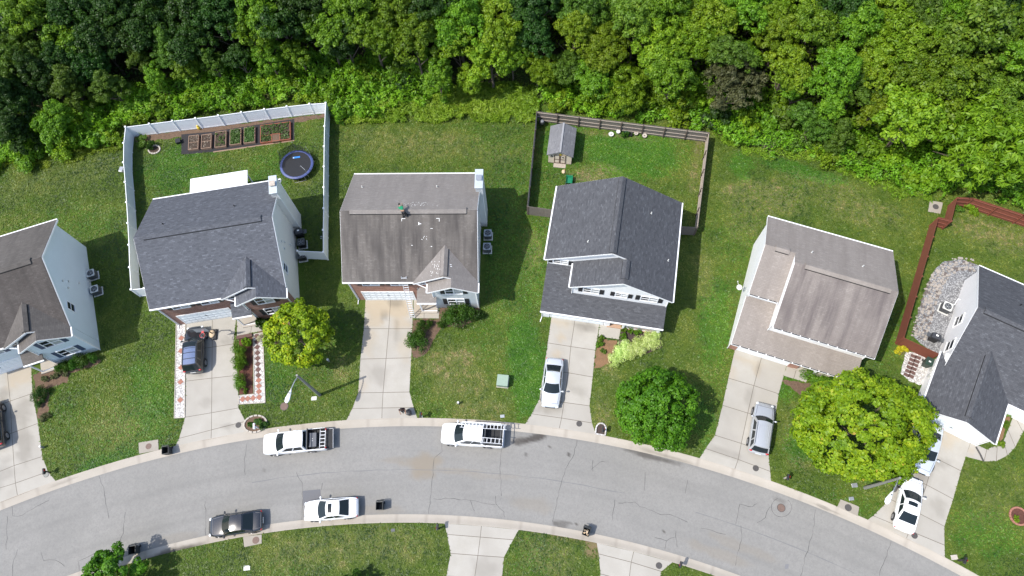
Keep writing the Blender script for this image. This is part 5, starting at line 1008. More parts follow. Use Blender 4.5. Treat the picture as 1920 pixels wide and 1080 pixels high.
def pickup(label, front, rear, L, gate, toolbox, rack):
    t = car("pickup_truck", label, "pickup truck", front, rear, M["pwhite"], L, 2.02, 1.90, "pickup", .9); h = L / 2; w = 1.01; xf = -.205 * L; hb = 1.12
    m = MB(); m.box((-h, -w + .10, .62), (xf, w - .10, .66)); m.box((xf - .02, -w + .12, .66), (xf + .05, w - .12, 1.16))
    for s in (-1, 1): m.box((-h, min(s * (w - .115), s * (w - .085)), .66), (xf, max(s * (w - .115), s * (w - .085)), hb + .012))
    m.build("bed_liner", M["bedliner"], t)
    for s in (-1, 1):
        m = MB(); vs = []
        for x in (-h, -h + .06, -h + .4, -h + 1.35, xf):
            f = .93 if x == -h else .98 if x < -h + .1 else 1.0
            vs += [(x, s * w * f, .40), (x, s * w * f, hb - .06), (x, s * (w * f - .04), hb), (x, s * (w - .085), hb), (x, s * (w - .085), .40)]
        m.add(vs, [(i * 5 + j, i * 5 + j + 1, i * 5 + 6 + j, i * 5 + 5 + j) for i in range(4) for j in range(4)]); m.add(vs[:5], [(0, 1, 2, 3, 4)]); m.build("bed_side", M["pwhite"], t)
        m = MB(); m.box((-h - .03, s * (w - .17) - .07, .72), (-h + .03, s * (w - .17) + .07, 1.05)); m.build("tail_light", M["red"], t)
    g = MB()
    if gate: g.box((-h - .60, -w + .12, .63), (-h - .01, w - .12, .70)); g.build("tailgate", M["bedliner"], t, bevel=.015); g = MB(); g.box((-h - .62, -w + .12, .60), (-h - .602, w - .12, .72)); g.box((-h - .60, -w + .10, .60), (-h - .02, -w + .118, .72)); g.build("tailgate_edge", M["pwhite"], t)
    else: g.box((-h - .03, -w + .09, .60), (-h + .03, w - .09, hb)); g.build("tailgate", M["pwhite"], t, bevel=.015)
    g = MB(); g.box((-h - .12, -w * .9, .42), (-h - .005, w * .9, .58)); g.build("bumper", M["steel"], t, bevel=.02)
    return t
pk1 = pickup("white pickup truck with its tailgate down and an open black bed, by the far kerb", (493, 833), (609.8, 821.6), 5.75, True, True, False)
pk2 = pickup("white pickup truck with a ladder rack over its bed, by the far kerb", (829, 811.5), (941.5, 818), 5.65, False, False, True)
def inpk(t, p): return loc2w(t, p) + Vector((0, 0, t.location.z))
def headrack(t, L):
    m = MB(); x = -.205 * L - .16
    for s in (-1, 1): m.beam((x, s * .90, 1.12), (x, s * .90, 1.62), .06, .06)
    m.beam((x, -.95, 1.62), (x, .95, 1.62), .06, .06); m.build("head_rack", M["darkgrey"], t)
headrack(pk1, 5.75)
tb = thing("tool_box", "dark grey tool chest in the bed of the truck with its tailgate down", "tool box", inpk(pk1, (-1.72, 0.05, .66)), pk1.rotation_euler.z)
m = MB(); m.box((-.32, -.62, 0), (.32, .62, .40)); m.build("chest", M["darkgrey"], tb, bevel=.03); m = MB(); m.box((-.34, -.64, .40), (.34, .64, .46)); m.build("lid", plain("chest_lid", (.085, .09, .105), .5), tb, bevel=.02); m = MB(); m.box((-.05, -.12, .46), (.05, -.06, .485)); m.box((-.05, .06, .46), (.05, .12, .485)); m.build("latch", M["steel"], tb)
def stepladder(a, b):
    t = ladder("step_ladder", "short pale step ladder lying across the open truck bed", a, b, .48, (0, 0, 1), n=5); return t
stepladder(inpk(pk1, (-2.62, -.82, .95)), inpk(pk1, (-2.57, .82, .98)))
for s in (-1, 1):
    m = MB()
    for x in (-1.25, -2.65): m.beam((x, s * .93, 1.12), (x, s * .93, 1.98), .05, .05)
    m.beam((-2.65, s * .93, 1.98), (.9, s * .93, 2.02), .05, .05); m.build("rack_side", M["pwhite"] if s < 0 else M["darkgrey"], pk2)
for x in (-1.25, -2.65):
    m = MB(); m.beam((x, -.95, 1.98), (x, .95, 1.98), .05, .05); m.build("rack_bar", M["darkgrey"], pk2)
ladder("extension_ladder", "long aluminium ladder on the rack, on the side next to the lawn", inpk(pk2, (1.05, -.62, 2.10)), inpk(pk2, (-3.15, -.62, 2.06)), .42, (0, 0, 1), "ladders on the truck rack")
ladder("extension_ladder", "aluminium ladder on the rack, on the side next to the road", inpk(pk2, (-.55, .60, 2.08)), inpk(pk2, (-2.75, .66, 2.06)), .42, (0, 0, 1), "ladders on the truck rack")
m = MB(); m.box((-.05, -.05, 0), (.05, .05, .03))
ladder("extension_ladder", "aluminium extension ladder leaning on the roof edge above the garage with the stained driveway", at(773.5, 596, .02), at(756.8, 519, 5.75), .46, (0, -.7, .7))

# ------------------------------------------------------------------ bins, mailboxes, covers, lamps
def bin_(p, rz, label, mat, open_=None, content=None, grp=None, zg=0):
    t = thing("wheelie_bin", label, "bin", (p.x, p.y, zg), rz, grp); m = MB(); a, b_ = (.25, .28), (.31, .35); hh = .98
    lo = [(-a[0], -a[1], .05), (a[0], -a[1], .05), (a[0], a[1], .05), (-a[0], a[1], .05)]; up = [(-b_[0], -b_[1], hh), (b_[0], -b_[1], hh), (b_[0], b_[1], hh), (-b_[0], b_[1], hh)]
    ui = [(x * .90, y * .90, hh) for x, y, z in up]; li = [(x * .88, y * .88, .12) for x, y, z in lo]
    m.add(lo + up + ui + li, [(3, 2, 1, 0)] + [(k, (k + 1) % 4, 4 + (k + 1) % 4, 4 + k) for k in range(4)] + [(4 + k, 4 + (k + 1) % 4, 8 + (k + 1) % 4, 8 + k) for k in range(4)] + [(8 + k, 8 + (k + 1) % 4, 12 + (k + 1) % 4, 12 + k) for k in range(4)] + [(12, 13, 14, 15)]); m.build("tub", M[mat], t)
    m = MB()
    if open_: m.prism([(-.33, b_[1] + .02, hh + .02), (.33, b_[1] + .02, hh + .02), (.33, b_[1] + .20, hh - .62), (-.33, b_[1] + .20, hh - .62)], (0, .03, 0))
    else: m.prism([(-.34, -.39, hh + .01), (.34, -.39, hh + .01), (.34, .40, hh + .04), (-.34, .40, hh + .04)], (0, 0, .05))
    m.build("lid", M[mat], t, bevel=.015)
    for s in (-1, 1):
        m = MB(); m.cyl((s * .27, .34, .11), (s * .33, .34, .11), .11, n=12); m.build("wheel", M["tyre"], t)
    m = MB(); m.tube([(-.25, .38, hh - .03), (-.25, .45, hh - .02), (.25, .45, hh - .02), (.25, .38, hh - .03)], .02, 6); m.build("handle", M[mat], t)
    if content:
        m = MB()
        for _ in range(9): m.ball((random.uniform(-.17, .17), random.uniform(-.2, .2), hh - .13 + random.uniform(-.05, .06)), (random.uniform(.06, .13), random.uniform(.06, .13), .07), 7, 5)
        m.build("rubbish", M[content], t)
        m = MB()
        for _ in range(5): m.ball((random.uniform(-.17, .17), random.uniform(-.2, .2), hh - .08), (.06, .08, .06), 7, 5)
        m.build("rubbish_bag", M["bedliner"], t)
    if not open_ and mat == "bingreen":
        m = MB(); m.box((-.10, -.06, hh + .07), (.10, .06, hh + .085)); m.build("label_plate", M["paper"], t)
    return t
bin_(at(251, 1031.5, .5), .2, "empty open dark bin on the road next to the flowering bush", "bingrey", True, zg=ZR)
bin_(at(712.5, 949, .5), .05, "empty open dark bin on the road behind the white saloon", "bingrey", True, zg=ZR)
bin_(at(1099, 997.5, .5), -.35, "open dark bin full of rubbish standing on the gutter", "bingrey", True, "sand", zg=ZR + .03)
bin_(at(313, 845, .5), .2, "dark bin standing in the gutter beside the round drain slab", "bingrey", True, zg=ZR + .03)
bin_(at(1738, 681, .5), R(-28), "closed dark green bin on white stone chips at the red fence", "bingreen")
def mailbox(p, rz, label, mat, post, h=1.05):
    t = thing("mailbox", label, "mailbox", (p.x, p.y, 0), rz); m = MB(); m.box((-.05, -.05, 0), (.05, .05, h)); m.build("post", M[post], t)
    m = MB(); n = 8; pr = [(-.10, h), (.10, h), (.10, h + .14)] + [(.10 * math.cos(math.pi * k / n), h + .14 + .10 * math.sin(math.pi * k / n)) for k in range(1, n)] + [(-.10, h + .14)]
    m.xz(pr, -.30, .22); m.build("box", M[mat], t); m = MB(); m.box((.102, -.05, h + .10), (.118, .10, h + .26)); m.build("flag", M["red"], t)
    m = MB(); m.beam((0, .04, h - .35), (0, -.22, h - .03), .05, .05); m.build("brace", M[post], t); return t
mailbox(at(792, 782), 0, "black mailbox on the lawn at the foot of the stained driveway", "black", "alu")
mailbox(at(485, 803), .15, "white mailbox standing in the small round planted ring", "white", "white")
mailbox(at(1129, 809), -.2, "black mailbox inside the arch-shaped stone edging by the charcoal gable house's driveway", "black", "black")
mailbox(at(1470, 897), -.35, "black mailbox with a pale post on the lawn below the large yellow-green tree", "black", "stone")
mailbox(at(1796, 1051), -.55, "black mailbox beside a pale square lid at the bottom right", "black", "black")
mailbox(at(823, 991), math.pi, "black mailbox at the near kerb left of the wide near driveway", "black", "black")
mailbox(at(1271.5, 1060), math.pi - .35, "black mailbox at the near kerb right of the second near driveway", "black", "black")
mailbox(at(95, 886), .3, "black mailbox in the grass corner at the left driveway", "black", "black", .9)
def bare(p, r): EXCL.append([(p[0] + r * math.cos(6.2832 * k / 12), p[1] + r * math.sin(6.2832 * k / 12)) for k in range(12)])
def cover(p, r, label, mat, z=.018, name="manhole_cover"):
    bare(p, r + .05)
    t = thing(name, label, "manhole cover", (p.x, p.y, z)); m = MB(); m.cyl((0, 0, -.02), (0, 0, .008), r, n=24); m.build("frame_ring", M["iron"], t)
    m = MB(); m.cyl((0, 0, .0), (0, 0, .014), r * .88, n=24)
    for k in range(-3, 4):
        w = math.sqrt(max(0, .7 - (k / 4) ** 2)) * r * .85; m.box((-w, k * r * .22 - .02, .014), (w, k * r * .22 + .02, .020))
    m.build("lid", M[mat], t)
for px, py, lab in ((447, 797, "dark round cover in the driveway beside the round planted ring"), (1086, 794.5, "dark round cover in the driveway of the charcoal gable house"), (1417, 878, "dark round cover in the driveway behind the silver estate car"), (1714.5, 1004, "dark round cover in the driveway behind the white saloon at lower right"), (1235.5, 1060.5, "dark round cover in the near driveway at the bottom")):
    cover(at(px, py), .27, lab, "iron")
cover(at(87, 890), .25, "grey round cover in the driveway at far left", "galv")
cover(at(1465.5, 952), .36, "rust-brown manhole in the road ringed by a crack", "rustiron", ZR + .02)
cover(at(533, 762), .40, "rusty brown manhole in the lawn under the street lamp", "rustiron", .02)
def slab_(pts, label, cpx, r, mat="iron"):
    P = [at(*p) for p in pts]; EXCL.append([(p.x, p.y) for p in P]); c = sum(P, Vector()) / len(P); t = thing("drain_slab", label, "storm drain", (c.x, c.y, 0)); m = MB(); m.xy([(p.x - c.x, p.y - c.y) for p in P], -.05, .045); m.build("slab", M["drain"], t, bevel=.02)
    q = at(*cpx); m = MB(); m.cyl((q.x - c.x, q.y - c.y, .0), (q.x - c.x, q.y - c.y, .06), r, n=20); m.build("lid", M[mat], t)
slab_([(260, 830), (297, 824), (298, 844), (261, 851)], "pale concrete drain slab at the kerb below the blue house's lawn", (279, 837), .27, "rustiron")
slab_([(456, 1006), (491, 1002), (491, 1019), (458, 1026)], "concrete drain slab behind the near kerb by the black saloon", (480, 1013), .30, "rustiron")
slab_([(1576, 936), (1611, 950), (1608, 968), (1570, 950)], "concrete drain slab behind the kerb below the large yellow-green tree", (1590, 952), .30)
slab_([(1743, 376), (1768, 380), (1763, 401), (1740, 397)], "square concrete drain with an open round hole at the edge of the woods", (1754, 388), .30, "iron")
def lid(p, s, label, mat="lidgrey", rz=.1, hgt=.04):
    bare(p, s * .95); m = MB(); m.box((-s, -s * .7, -.02), (s, s * .7, hgt)); o = m.build("utility_cover", M[mat], bevel=.015); o.location = (p.x, p.y, 0.01); o.rotation_euler.z = rz; tag(o, label, "utility cover")
lid(at(589, 747), .26, "white rectangular lid at the foot of the left street lamp"); lid(at(463, 1065), .28, "white square lid in the near lawn below the drain slab"); lid(at(942, 780.5), .20, "small grey lid near the kerb by the truck with ladders", "steel"); lid(at(1602, 910), .26, "pale grey lid at the edge of the large tree's shade", "steel"); lid(at(1596, 935), .22, "grey lid beside the drain slab under the large tree", "steel"); lid(at(1789, 1045), .28, "pale square lid next to the lowest right mailbox", "stone"); lid(at(737, 994), .18, "grey round-cornered lid in the near lawn", "darkgrey"); lid(at(229, 319), .30, "grey flat board leaning outside the white fence", "steel", 1.5, .25)
bare(at(943, 717), .6); t = thing("transformer_box", "pale green utility transformer box in the middle of the lawn", "utility box", at(943, 717), -.1); m = MB(); m.box((-.55, -.55, 0), (.55, .55, .08)); m.build("base_pad", M["stone"], t); m = MB(); m.prism([(-.5, -.5, .08), (.5, -.5, .08), (.5, .5, .08), (-.5, .5, .08)], (0, 0, .72)); m.build("cabinet", M["tgreen"], t, bevel=.03); m = MB(); m.box((-.53, -.53, .80), (.53, .53, .86)); m.build("lid", M["tgreen"], t, bevel=.02)
for px, py, lab in ((617, 677, "short grey stub post in the lawn right of the young maple's shade"), (860, 757, "short pale stub post in the lawn above the truck with ladders"), (82, 839, "short white-topped stub post beside the left driveway")):
    t = thing("utility_stub", lab, "post", at(px, py)); m = MB(); m.cyl((0, 0, 0), (0, 0, .55), .10, n=10); m.build("pipe", M["galv"], t); m = MB(); m.cyl((0, 0, .55), (0, 0, .62), .12, .09, n=10); m.build("cap", M["lidgrey"], t)
def street_lamp(base, head, label, H=7.1):
    b = at(*base); h = at(*head, H - .05) - b; t = thing("street_lamp", label, "street lamp", b); m = MB(); m.cyl((0, 0, 0), (0, 0, H), .16, .10, 12); m.build("pole", M["galv"], t)
    d = Vector((h.x, h.y, 0)); L = d.length; d.normalize(); m = MB(); m.tube([Vector((0, 0, H - .35)), d * (L * .3) + Vector((0, 0, H - .05)), d * (L * .65) + Vector((0, 0, H + .05)), d * (L - .5) + Vector((0, 0, H))], .045, 8); m.build("arm", M["steel"], t)
    m = MB(); n = 14; vs = []
    prof = [(-.55, .05, .04), (-.42, .10, .07), (-.1, .16, .10), (.25, .22, .11), (.50, .17, .09), (.60, .06, .04)]
    s = Vector((-d.y, d.x, 0))
    for x, w, z in prof: vs += [d * (L + x) + s * (w * math.cos(6.2832 * k / n)) + Vector((0, 0, H + z * math.sin(6.2832 * k / n))) for k in range(n)]
    m.add(vs, [(i * n + k, i * n + (k + 1) % n, (i + 1) * n + (k + 1) % n, (i + 1) * n + k) for i in range(len(prof) - 1) for k in range(n)], True); m.build("lamp_head", M["white"], t)
    m = MB(); m.ball(tuple(d * (L + .25) + Vector((0, 0, H - .07))), (.19, .15, .10), 12, 6); m.build("lens", M["lamp"], t); m = MB(); m.ball(tuple(d * (L - .25) + Vector((0, 0, H + .13))), .06, 8, 5); m.build("photocell", M["darkgrey"], t); return t
street_lamp((599.6, 740.8), (541.5, 743), "grey street lamp over the lawn between the brick house and the stained driveway")
street_lamp((1621.5, 914.8), (1667, 933), "grey street lamp leaning out from under the large yellow-green tree", 6.6)

# ------------------------------------------------------------------ garden things
def ringbed(p, rx, ry, rz, label, stonemat, fill, open_=None, name="stone_ring", n=18, cat="garden ring", sz=.16):
    bare(p, max(rx, ry) * .97); t = thing(name, label, cat, p, rz); m = MB(); m.xy([(rx * .95 * math.cos(6.2832 * k / 20), ry * .95 * math.sin(6.2832 * k / 20)) for k in range(20)], 0, .05); m.build("soil", M[fill], t); m = MB()
    for k in range(n):
        a = 6.2832 * k / n; c = Vector((rx * math.cos(a), ry * math.sin(a), .07)); d = Vector((-rx * math.sin(a), ry * math.cos(a), 0)).normalized(); s = math.pi * (rx + ry) / n * .47
        m.beam(c - d * s, c + d * s, sz, .15)
    m.build("stones", M[stonemat], t, bevel=.02); return t
ringbed(at(479, 795), 1.05, .78, .1, "oval stone ring planted around the white mailbox", "stone", "mulch", n=16)
ringbed(at(290, 281), .62, .52, 0, "small pale stone ring with a dark plant inside the white fence", "stone", "soil", n=14)
ringbed(at(1909, 968), .72, .72, 0, "round brick-red edged flower ring in the right-hand lawn", "paver", "redmulch", n=18)
bare(at(1126.5, 806), .5); t = thing("stone_edging", "white arch-shaped stone edging filled with dark mulch at the kerb", "garden ring", at(1126.5, 806), -.18); m = MB(); P = [(-.45, -.45)] + [(-.45 * math.cos(a), .10 + .50 * math.sin(a)) for a in np.linspace(0, math.pi, 11)] + [(.45, -.45)]
m.xy(P, 0, .04); m.build("soil", M["darkmulch"], t); m = MB()
for a, b in zip(P, P[1:] + P[:1]): m.beam((a[0], a[1], .08), (b[0], b[1], .08), .13, .16)
m.build("stones", M["chips"], t, bevel=.02)
fa = (at(537.7, 200, 1.83) - at(235.2, 238.3, 1.83)); FA = math.atan2(fa.y, fa.x)
BEDS = []
def rbed(px, py, wx, wy, label, mat, fill="soil", h=.32, mid=False):
    p = at(px, py, h); t = thing("raised_bed", label, "raised bed", (p.x, p.y, 0), FA); m = MB(); x, y = wx / 2, wy / 2; b = .07
    for a0, a1 in (((-x, -y), (x, -y + b)), ((-x, y - b), (x, y)), ((-x, -y + b), (-x + b, y - b)), ((x - b, -y + b), (x, y - b))): m.box((*a0, 0), (*a1, h))
    if mid: m.box((-x + b, -.03, 0), (x - b, .03, h - .01))
    m.build("frame", M[mat], t, bevel=.01); m = MB(); m.box((-x + b, -y + b, 0), (x - b, y - b, h - .07)); m.build("soil_fill", M[fill], t); BEDS.append((t, wx - .2, wy - .2, h)); return t
rbed(362.5, 266.5, 1.12, 1.85, "raised bed of dry straw, leftmost, on black ground cloth", "bedwood", mid=True); rbed(386.5, 264.5, 1.12, 1.85, "raised bed of bare grey soil split in two, second from the left", "bedwood", mid=True); rbed(413.3, 260.5, 1.25, 2.05, "raised bed with scattered round seedlings, third from the left", "bedwood"); rbed(441.2, 256, 1.25, 2.05, "raised bed full of pale green leaves, fourth from the left", "bedwood"); rbed(467.5, 252.5, 1.25, 2.1, "raised bed of darker leaves next to the redwood bed", "bedwood")
t = rbed(516, 247.5, 3.35, 2.35, "large redwood raised bed at the right end of the row", "redwood"); m = MB(); m.box((-1.6, -.35, 0), (-.35, -.28, .335)); m.box((-.42, -1.1, 0), (-.35, -.35, .335)); m.box((-.35, -.28, 0), (.55, -.22, .33)); m.box((.48, -1.1, 0), (.55, -.28, .33)); m.build("divider", M["redwood"], t); m = MB(); m.box((-.34, -1.24, .05), (.47, -.30, .30)); m.build("bare_soil", M["mulch"], t)
sheet("ground_cloth", [(340, 252), (398, 247), (552, 223), (552, 264), (400, 285), (340, 290)], .01, M["tarp"])
sheet("bed_border", [(400, 284), (552, 262.5), (552, 264.5), (400, 286.2)], .014, M["bedwood"])
t = thing("black_planter", "small black tub at the left end of the raised beds", "tub", at(336, 267), .3); m = MB(); m.box((-.25, -.25, 0), (.25, .25, .35)); m.build("tub", M["black"], t); m = MB(); m.box((-.27, -.27, .35), (.27, .27, .40)); m.build("rim", M["black"], t)
# trampoline with a sagging net
tp = thing("trampoline", "round black trampoline with a blue pad and a sagging net, by the white fence", "trampoline", at(560.5, 316), .15); Rt = 1.78; zt = .85
m = MB(); m.lathe([(Rt * .87, zt + .01), (Rt, zt + .02), (Rt + .03, zt - .05)], 40); m.build("pad", M["blue"], tp); m = MB(); m.cyl((0, 0, zt - .03), (0, 0, zt - .01), Rt * .89, n=40); mt_ = m.build("jumping_mat", M["mat"], tp)
m = MB(); m.prism([(-.38, .78, zt + .0), (.40, .78, zt), (.40, .98, zt), (-.38, .98, zt)], (0, 0, .006)); m.build("logo_print", M["brightblue"], mt_)
m = MB(); m.prism([(-.36, .82, zt + .008), (-.24, .82, zt + .008), (-.24, .90, zt + .008), (-.36, .90, zt + .008)], (0, 0, .004)); m.build("print_mark", M["paper"], mt_)
for k in range(3):
    a = 2.1 * k + .6; m = MB(); P = [(Rt * .97 * math.cos(a + s), Rt * .97 * math.sin(a + s)) for s in (-.35, .35)]; m.tube([(P[0][0], P[0][1], zt), (P[0][0] * 1.05, P[0][1] * 1.05, .04), (P[1][0] * 1.05, P[1][1] * 1.05, .04), (P[1][0], P[1][1], zt)], .025, 6); m.build("leg", M["steel"], tp)
nm, n_, l_, p_ = newmat("net_mesh"); p_.inputs["Base Color"].default_value = (.012, .014, .014, 1); tr_ = n_.new("ShaderNodeBsdfTransparent"); mx_ = n_.new("ShaderNodeMixShader"); mx_.inputs[0].default_value = .55; l_.new(tr_.outputs[0], mx_.inputs[1]); l_.new(p_.outputs[0], mx_.inputs[2]); l_.new(mx_.outputs[0], n_["Material Output"].inputs[0])
m = MB(); vs = []; A = np.linspace(.55, 3.3, 15)
for k, a in enumerate(A):
    top = zt + (1.55 if k % 5 in (0,) else 1.25) * (1 if .8 < a < 2.9 else .55); rr_ = Rt * .93
    vs += [(rr_ * math.cos(a), rr_ * math.sin(a), zt), (rr_ * 1.03 * math.cos(a), rr_ * 1.03 * math.sin(a), (zt + top) / 2), (rr_ * math.cos(a), rr_ * math.sin(a), top)]
m.add(vs, [(3 * i + j, 3 * i + j + 1, 3 * i + j + 4, 3 * i + j + 3) for i in range(14) for j in range(2)]); m.build("safety_net", nm, tp)
for a in (.55, 1.55, 2.6, -.9):
    m = MB(); c_, s_ = math.cos(a), math.sin(a); q = .55 if a < 0 else 1.0; m.tube([(Rt * c_, Rt * s_, .1), (Rt * 1.02 * c_, Rt * 1.02 * s_, zt + .9), (Rt * (.97 if q == 1 else .6) * c_, Rt * (.97 if q == 1 else .6) * s_, zt + 1.6 * q)], .02, 6); m.build("net_pole", M["steel"], tp)
t = thing("garden_arch", "thin metal goal frame standing near the upper right corner of the white fence", "frame", at(583, 226), FA); m = MB(); m.tube([(-.55, 0, 0), (-.55, 0, 1.35), (.75, 0, 1.35), (.75, 0, 0)], .018, 6); m.build("frame_tube", M["galv"], t); m = MB(); m.tube([(-.55, .5, 0), (-.55, 0, .9)], .014, 6); m.tube([(.75, .5, 0), (.75, 0, .9)], .014, 6); m.build("stay", M["galv"], t)
t = thing("garden_toy", "small yellow ornament at the foot of the white fence", "ornament", at(374, 242)); m = MB(); m.lathe([(.0, .5), (.14, .45), (.18, .25), (.12, 0)], 10); m.build("figure", M["yellow"], t); m = MB(); m.ball((0, 0, .58), .11); m.build("head", M["yellow"], t)
def grill(p, rz, label):
    t = thing("barbecue_grill", label, "grill", p, rz); m = MB(); m.box((-.35, -.25, .05), (.35, .25, .75)); m.build("cabinet", M["black"], t, bevel=.03); m = MB(); m.xz([(-.45, .78), (.45, .78), (.42, 1.02), (.30, 1.12), (-.30, 1.12), (-.42, 1.02)], -.28, .28); m.build("hood", plain("grill_cover", (.035, .038, .045), .6), t, bevel=.05); m = MB(); m.box((-.78, -.22, .76), (-.46, .22, .80)); m.box((.46, -.22, .76), (.78, .22, .80)); m.build("side_shelf", M["darkgrey"], t); m = MB(); m.box((-.11, -.02, 1.122), (.11, .14, 1.128)); m.build("paper_tag", M["paper"], t); return t
grill(at(1746, 637), R(-28), "dark covered grill with a white tag on the gravel by the white house"); grill(at(565, 442), A2, "dark covered grill with a white tag against the chimney of the brick house")
t = thing("kettle_grill", "dark round drum grill in the corner of the wooden fence", "grill", at(1016, 236)); m = MB(); m.lathe([(.0, .98), (.18, .95), (.30, .82), (.33, .70), (.28, .52), (.12, .42), (0, .40)], 18); m.build("drum", M["bingrey"], t)
m = MB(); m.ball((0.04, -.02, .93), (.2, .2, .06)); m.build("cover", plain("drum_cover", (.16, .165, .18), .6), t); m = MB()
for a in (0, 2.1, 4.2): m.cyl((.2 * math.cos(a), .2 * math.sin(a), .5), (.3 * math.cos(a), .3 * math.sin(a), 0), .02, n=6)
m.build("leg", M["darkgrey"], t)
# shed
def shed():
    EXCL.append([tuple((at(1028, 304.5) + Vector((x, y - .12 * x, 0))).xy) for x, y in ((0, 0), (2.5, 0), (2.9, 3.1), (.4, 3.1))])
    t = thing("garden_shed", "cream garden shed with a grey roof and brown double doors", "shed", at(1028, 304.5), R(-7)); W, D, h = 2.45, 3.15, 1.85; P = .55; w = MB(); w.xz([(0, .08), (W, .08), (W, h), (W / 2, h + P * W / 2 - .05), (0, h)], 0, D); w.build("wall", M["tan"], t)
    r = MB(); zr = h + P * (W / 2) + .06; zo = h + .06 - P * .17
    r.slab([(-.17, -.25, zo), (W / 2, -.25, zr), (W / 2, D + .25, zr), (-.17, D + .25, zo)], .07); r.slab([(W / 2, -.25, zr), (W + .17, -.25, zo), (W + .17, D + .25, zo), (W / 2, D + .25, zr)], .07); r.build("roof", M["roof_shed"], t)
    m = MB(); m.beam((W / 2, -.26, zr + .02), (W / 2, D + .26, zr + .02), .18, .04); m.build("ridge_cap", plain("ridge_cap_grey", (.26, .26, .27), .8), t)
    for k in (0, 1):
        d = MB(); x = W / 2 - .62 + k * .63; d.box((x, -.03, .10), (x + .61, .0, 1.72)); dd = d.build("door", M["tan"], t); b = MB()
        for z in (.12, .80, 1.62): b.box((x, -.05, z), (x + .61, -.031, z + .09))
        for xx in (x, x + .53): b.box((xx, -.052, .12), (xx + .08, -.033, 1.70))
        b.build("door_trim", M["brownt"], dd)
    m = MB(); m.cyl((W / 2 + .05, -.06, 1.78), (W / 2 + .05, -.02, 1.78), .13, n=12); m.build("wreath", M["yellow"], t); m = MB(); m.ball((.35, -.04, 1.35), (.09, .04, .12)); m.ball((W / 2 + .32, -.06, 1.30), (.12, .04, .07)); m.build("ornament", M["black"], t); m = MB(); m.box((.6, -.55, .0), (1.9, -.05, .08)); m.build("ramp", M["rail"], t)
    m = MB(); m.box((-.02, -.02, 0), (W + .02, D + .02, .08)); m.build("skid_base", dk, t); return t
shed()
t = thing("wheelbarrow", "green tub wheelbarrow on the grass by the charcoal roof", "wheelbarrow", at(1067, 341), -.1); m = MB(); b0 = [(-.22, -.38), (.22, -.38), (.24, .30), (-.24, .30)]; u0 = [(-.34, -.52), (.34, -.52), (.36, .45), (-.36, .45)]
m.add([(x, y, .30) for x, y in b0] + [(x, y, .62) for x, y in u0] + [(x * .93, y * .93, .62) for x, y in u0] + [(x * .9, y * .9, .36) for x, y in b0], [(3, 2, 1, 0)] + [(k, (k + 1) % 4, 4 + (k + 1) % 4, 4 + k) for k in range(4)] + [(4 + k, 4 + (k + 1) % 4, 8 + (k + 1) % 4, 8 + k) for k in range(4)] + [(8 + k, 8 + (k + 1) % 4, 12 + (k + 1) % 4, 12 + k) for k in range(4)] + [(12, 13, 14, 15)]); m.build("tub", M["toygreen"], t, bevel=.03)
for s in (-1, 1):
    m = MB(); m.cyl((s * .30, -.40, .17), (s * .38, -.40, .17), .17, n=12); m.build("wheel", M["tyre"], t)
m = MB(); m.tube([(-.2, .4, .5), (-.12, .62, .55), (.12, .62, .55), (.2, .4, .5)], .02, 6); m.build("handle", M["black"], t)
def pot(p, r, h, label, mat, plant=None):
    t = thing("plant_pot", label, "plant pot", p); m = MB(); m.lathe([(r * .7, 0), (r, h), (r * 1.06, h), (r * 1.06, h * .9), (r * .9, h * .92), (.0, h * .85)], 14); m.build("pot", M[mat], t); m = MB(); m.cyl((0, 0, h * .8), (0, 0, h * .87), r * .88, n=12); m.build("soil", M[plant or "soil"], t); return t
pot(at(1145.5, 254), .27, .28, "purple-filled pale pot in front of the wooden fence", "lidgrey", "tarp"); pot(at(1158.5, 250), .22, .35, "round pale pot beside the purple-filled one", "lidgrey", "stone"); pot(at(1174, 253), .30, .40, "dark green pot with a shrub by the wooden fence", "bingreen"); pot(at(1181, 254.5), .24, .32, "dark pot right of the dark green pot", "black"); pot(at(1192, 253), .22, .35, "pale cream pot at the fence foot", "stone"); pot(at(1208, 257), .25, .30, "grey pot near the fence post" , "stone", "soil")
t = thing("garden_ball", "small orange-tan stone on the grass between shed and charcoal roof", "stone", at(1056.5, 322.5)); m = MB(); m.ball((0, 0, .08), (.20, .26, .14), 9, 6); m.build("stone", M["sand"], t); m = MB(); m.ball((.12, .2, .05), (.09, .10, .07), 7, 5); m.build("chip", M["orange"], t)
# basketball hoop on a weighted base
b0 = at(400, 628); hp = at(375.5, 631.5, 3.0); t = thing("basketball_hoop", "portable basketball hoop with a red rim leaning over the black off-road wagon", "basketball hoop", b0, .08); v = hp - b0; d = Vector((v.x, v.y, 0)); c_, s_ = math.cos(-.08), math.sin(-.08); loc = lambda q: Vector((q.x * c_ - q.y * s_, q.x * s_ + q.y * c_, q.z)); v = loc(v)
m = MB(); m.box((-.15, -.55, 0), (.42, .55, .22)); m.build("base", M["black"], t, bevel=.08); m = MB(); m.ball((-.05, .02, .28), (.34, .42, .16), 12, 6); m.build("sandbag", M["sand"], t, bevel=0)
bb = Vector((v.x + .15, v.y + .52, 2.95)); m = MB(); m.tube([(.1, 0, .2), (-.15, .1, 1.5), (bb.x * .45, bb.y * .5 + .2, 2.5)], .055, 8); m.build("pole", M["black"], t)
m = MB(); m.tube([(bb.x * .45, bb.y * .5 + .2, 2.5), (bb.x, bb.y + .05, 2.75)], .04, 6); m.tube([(bb.x * .45, bb.y * .5 + .2, 2.3), (bb.x + .2, bb.y + .05, 3.2)], .035, 6); m.build("arm", M["black"], t)
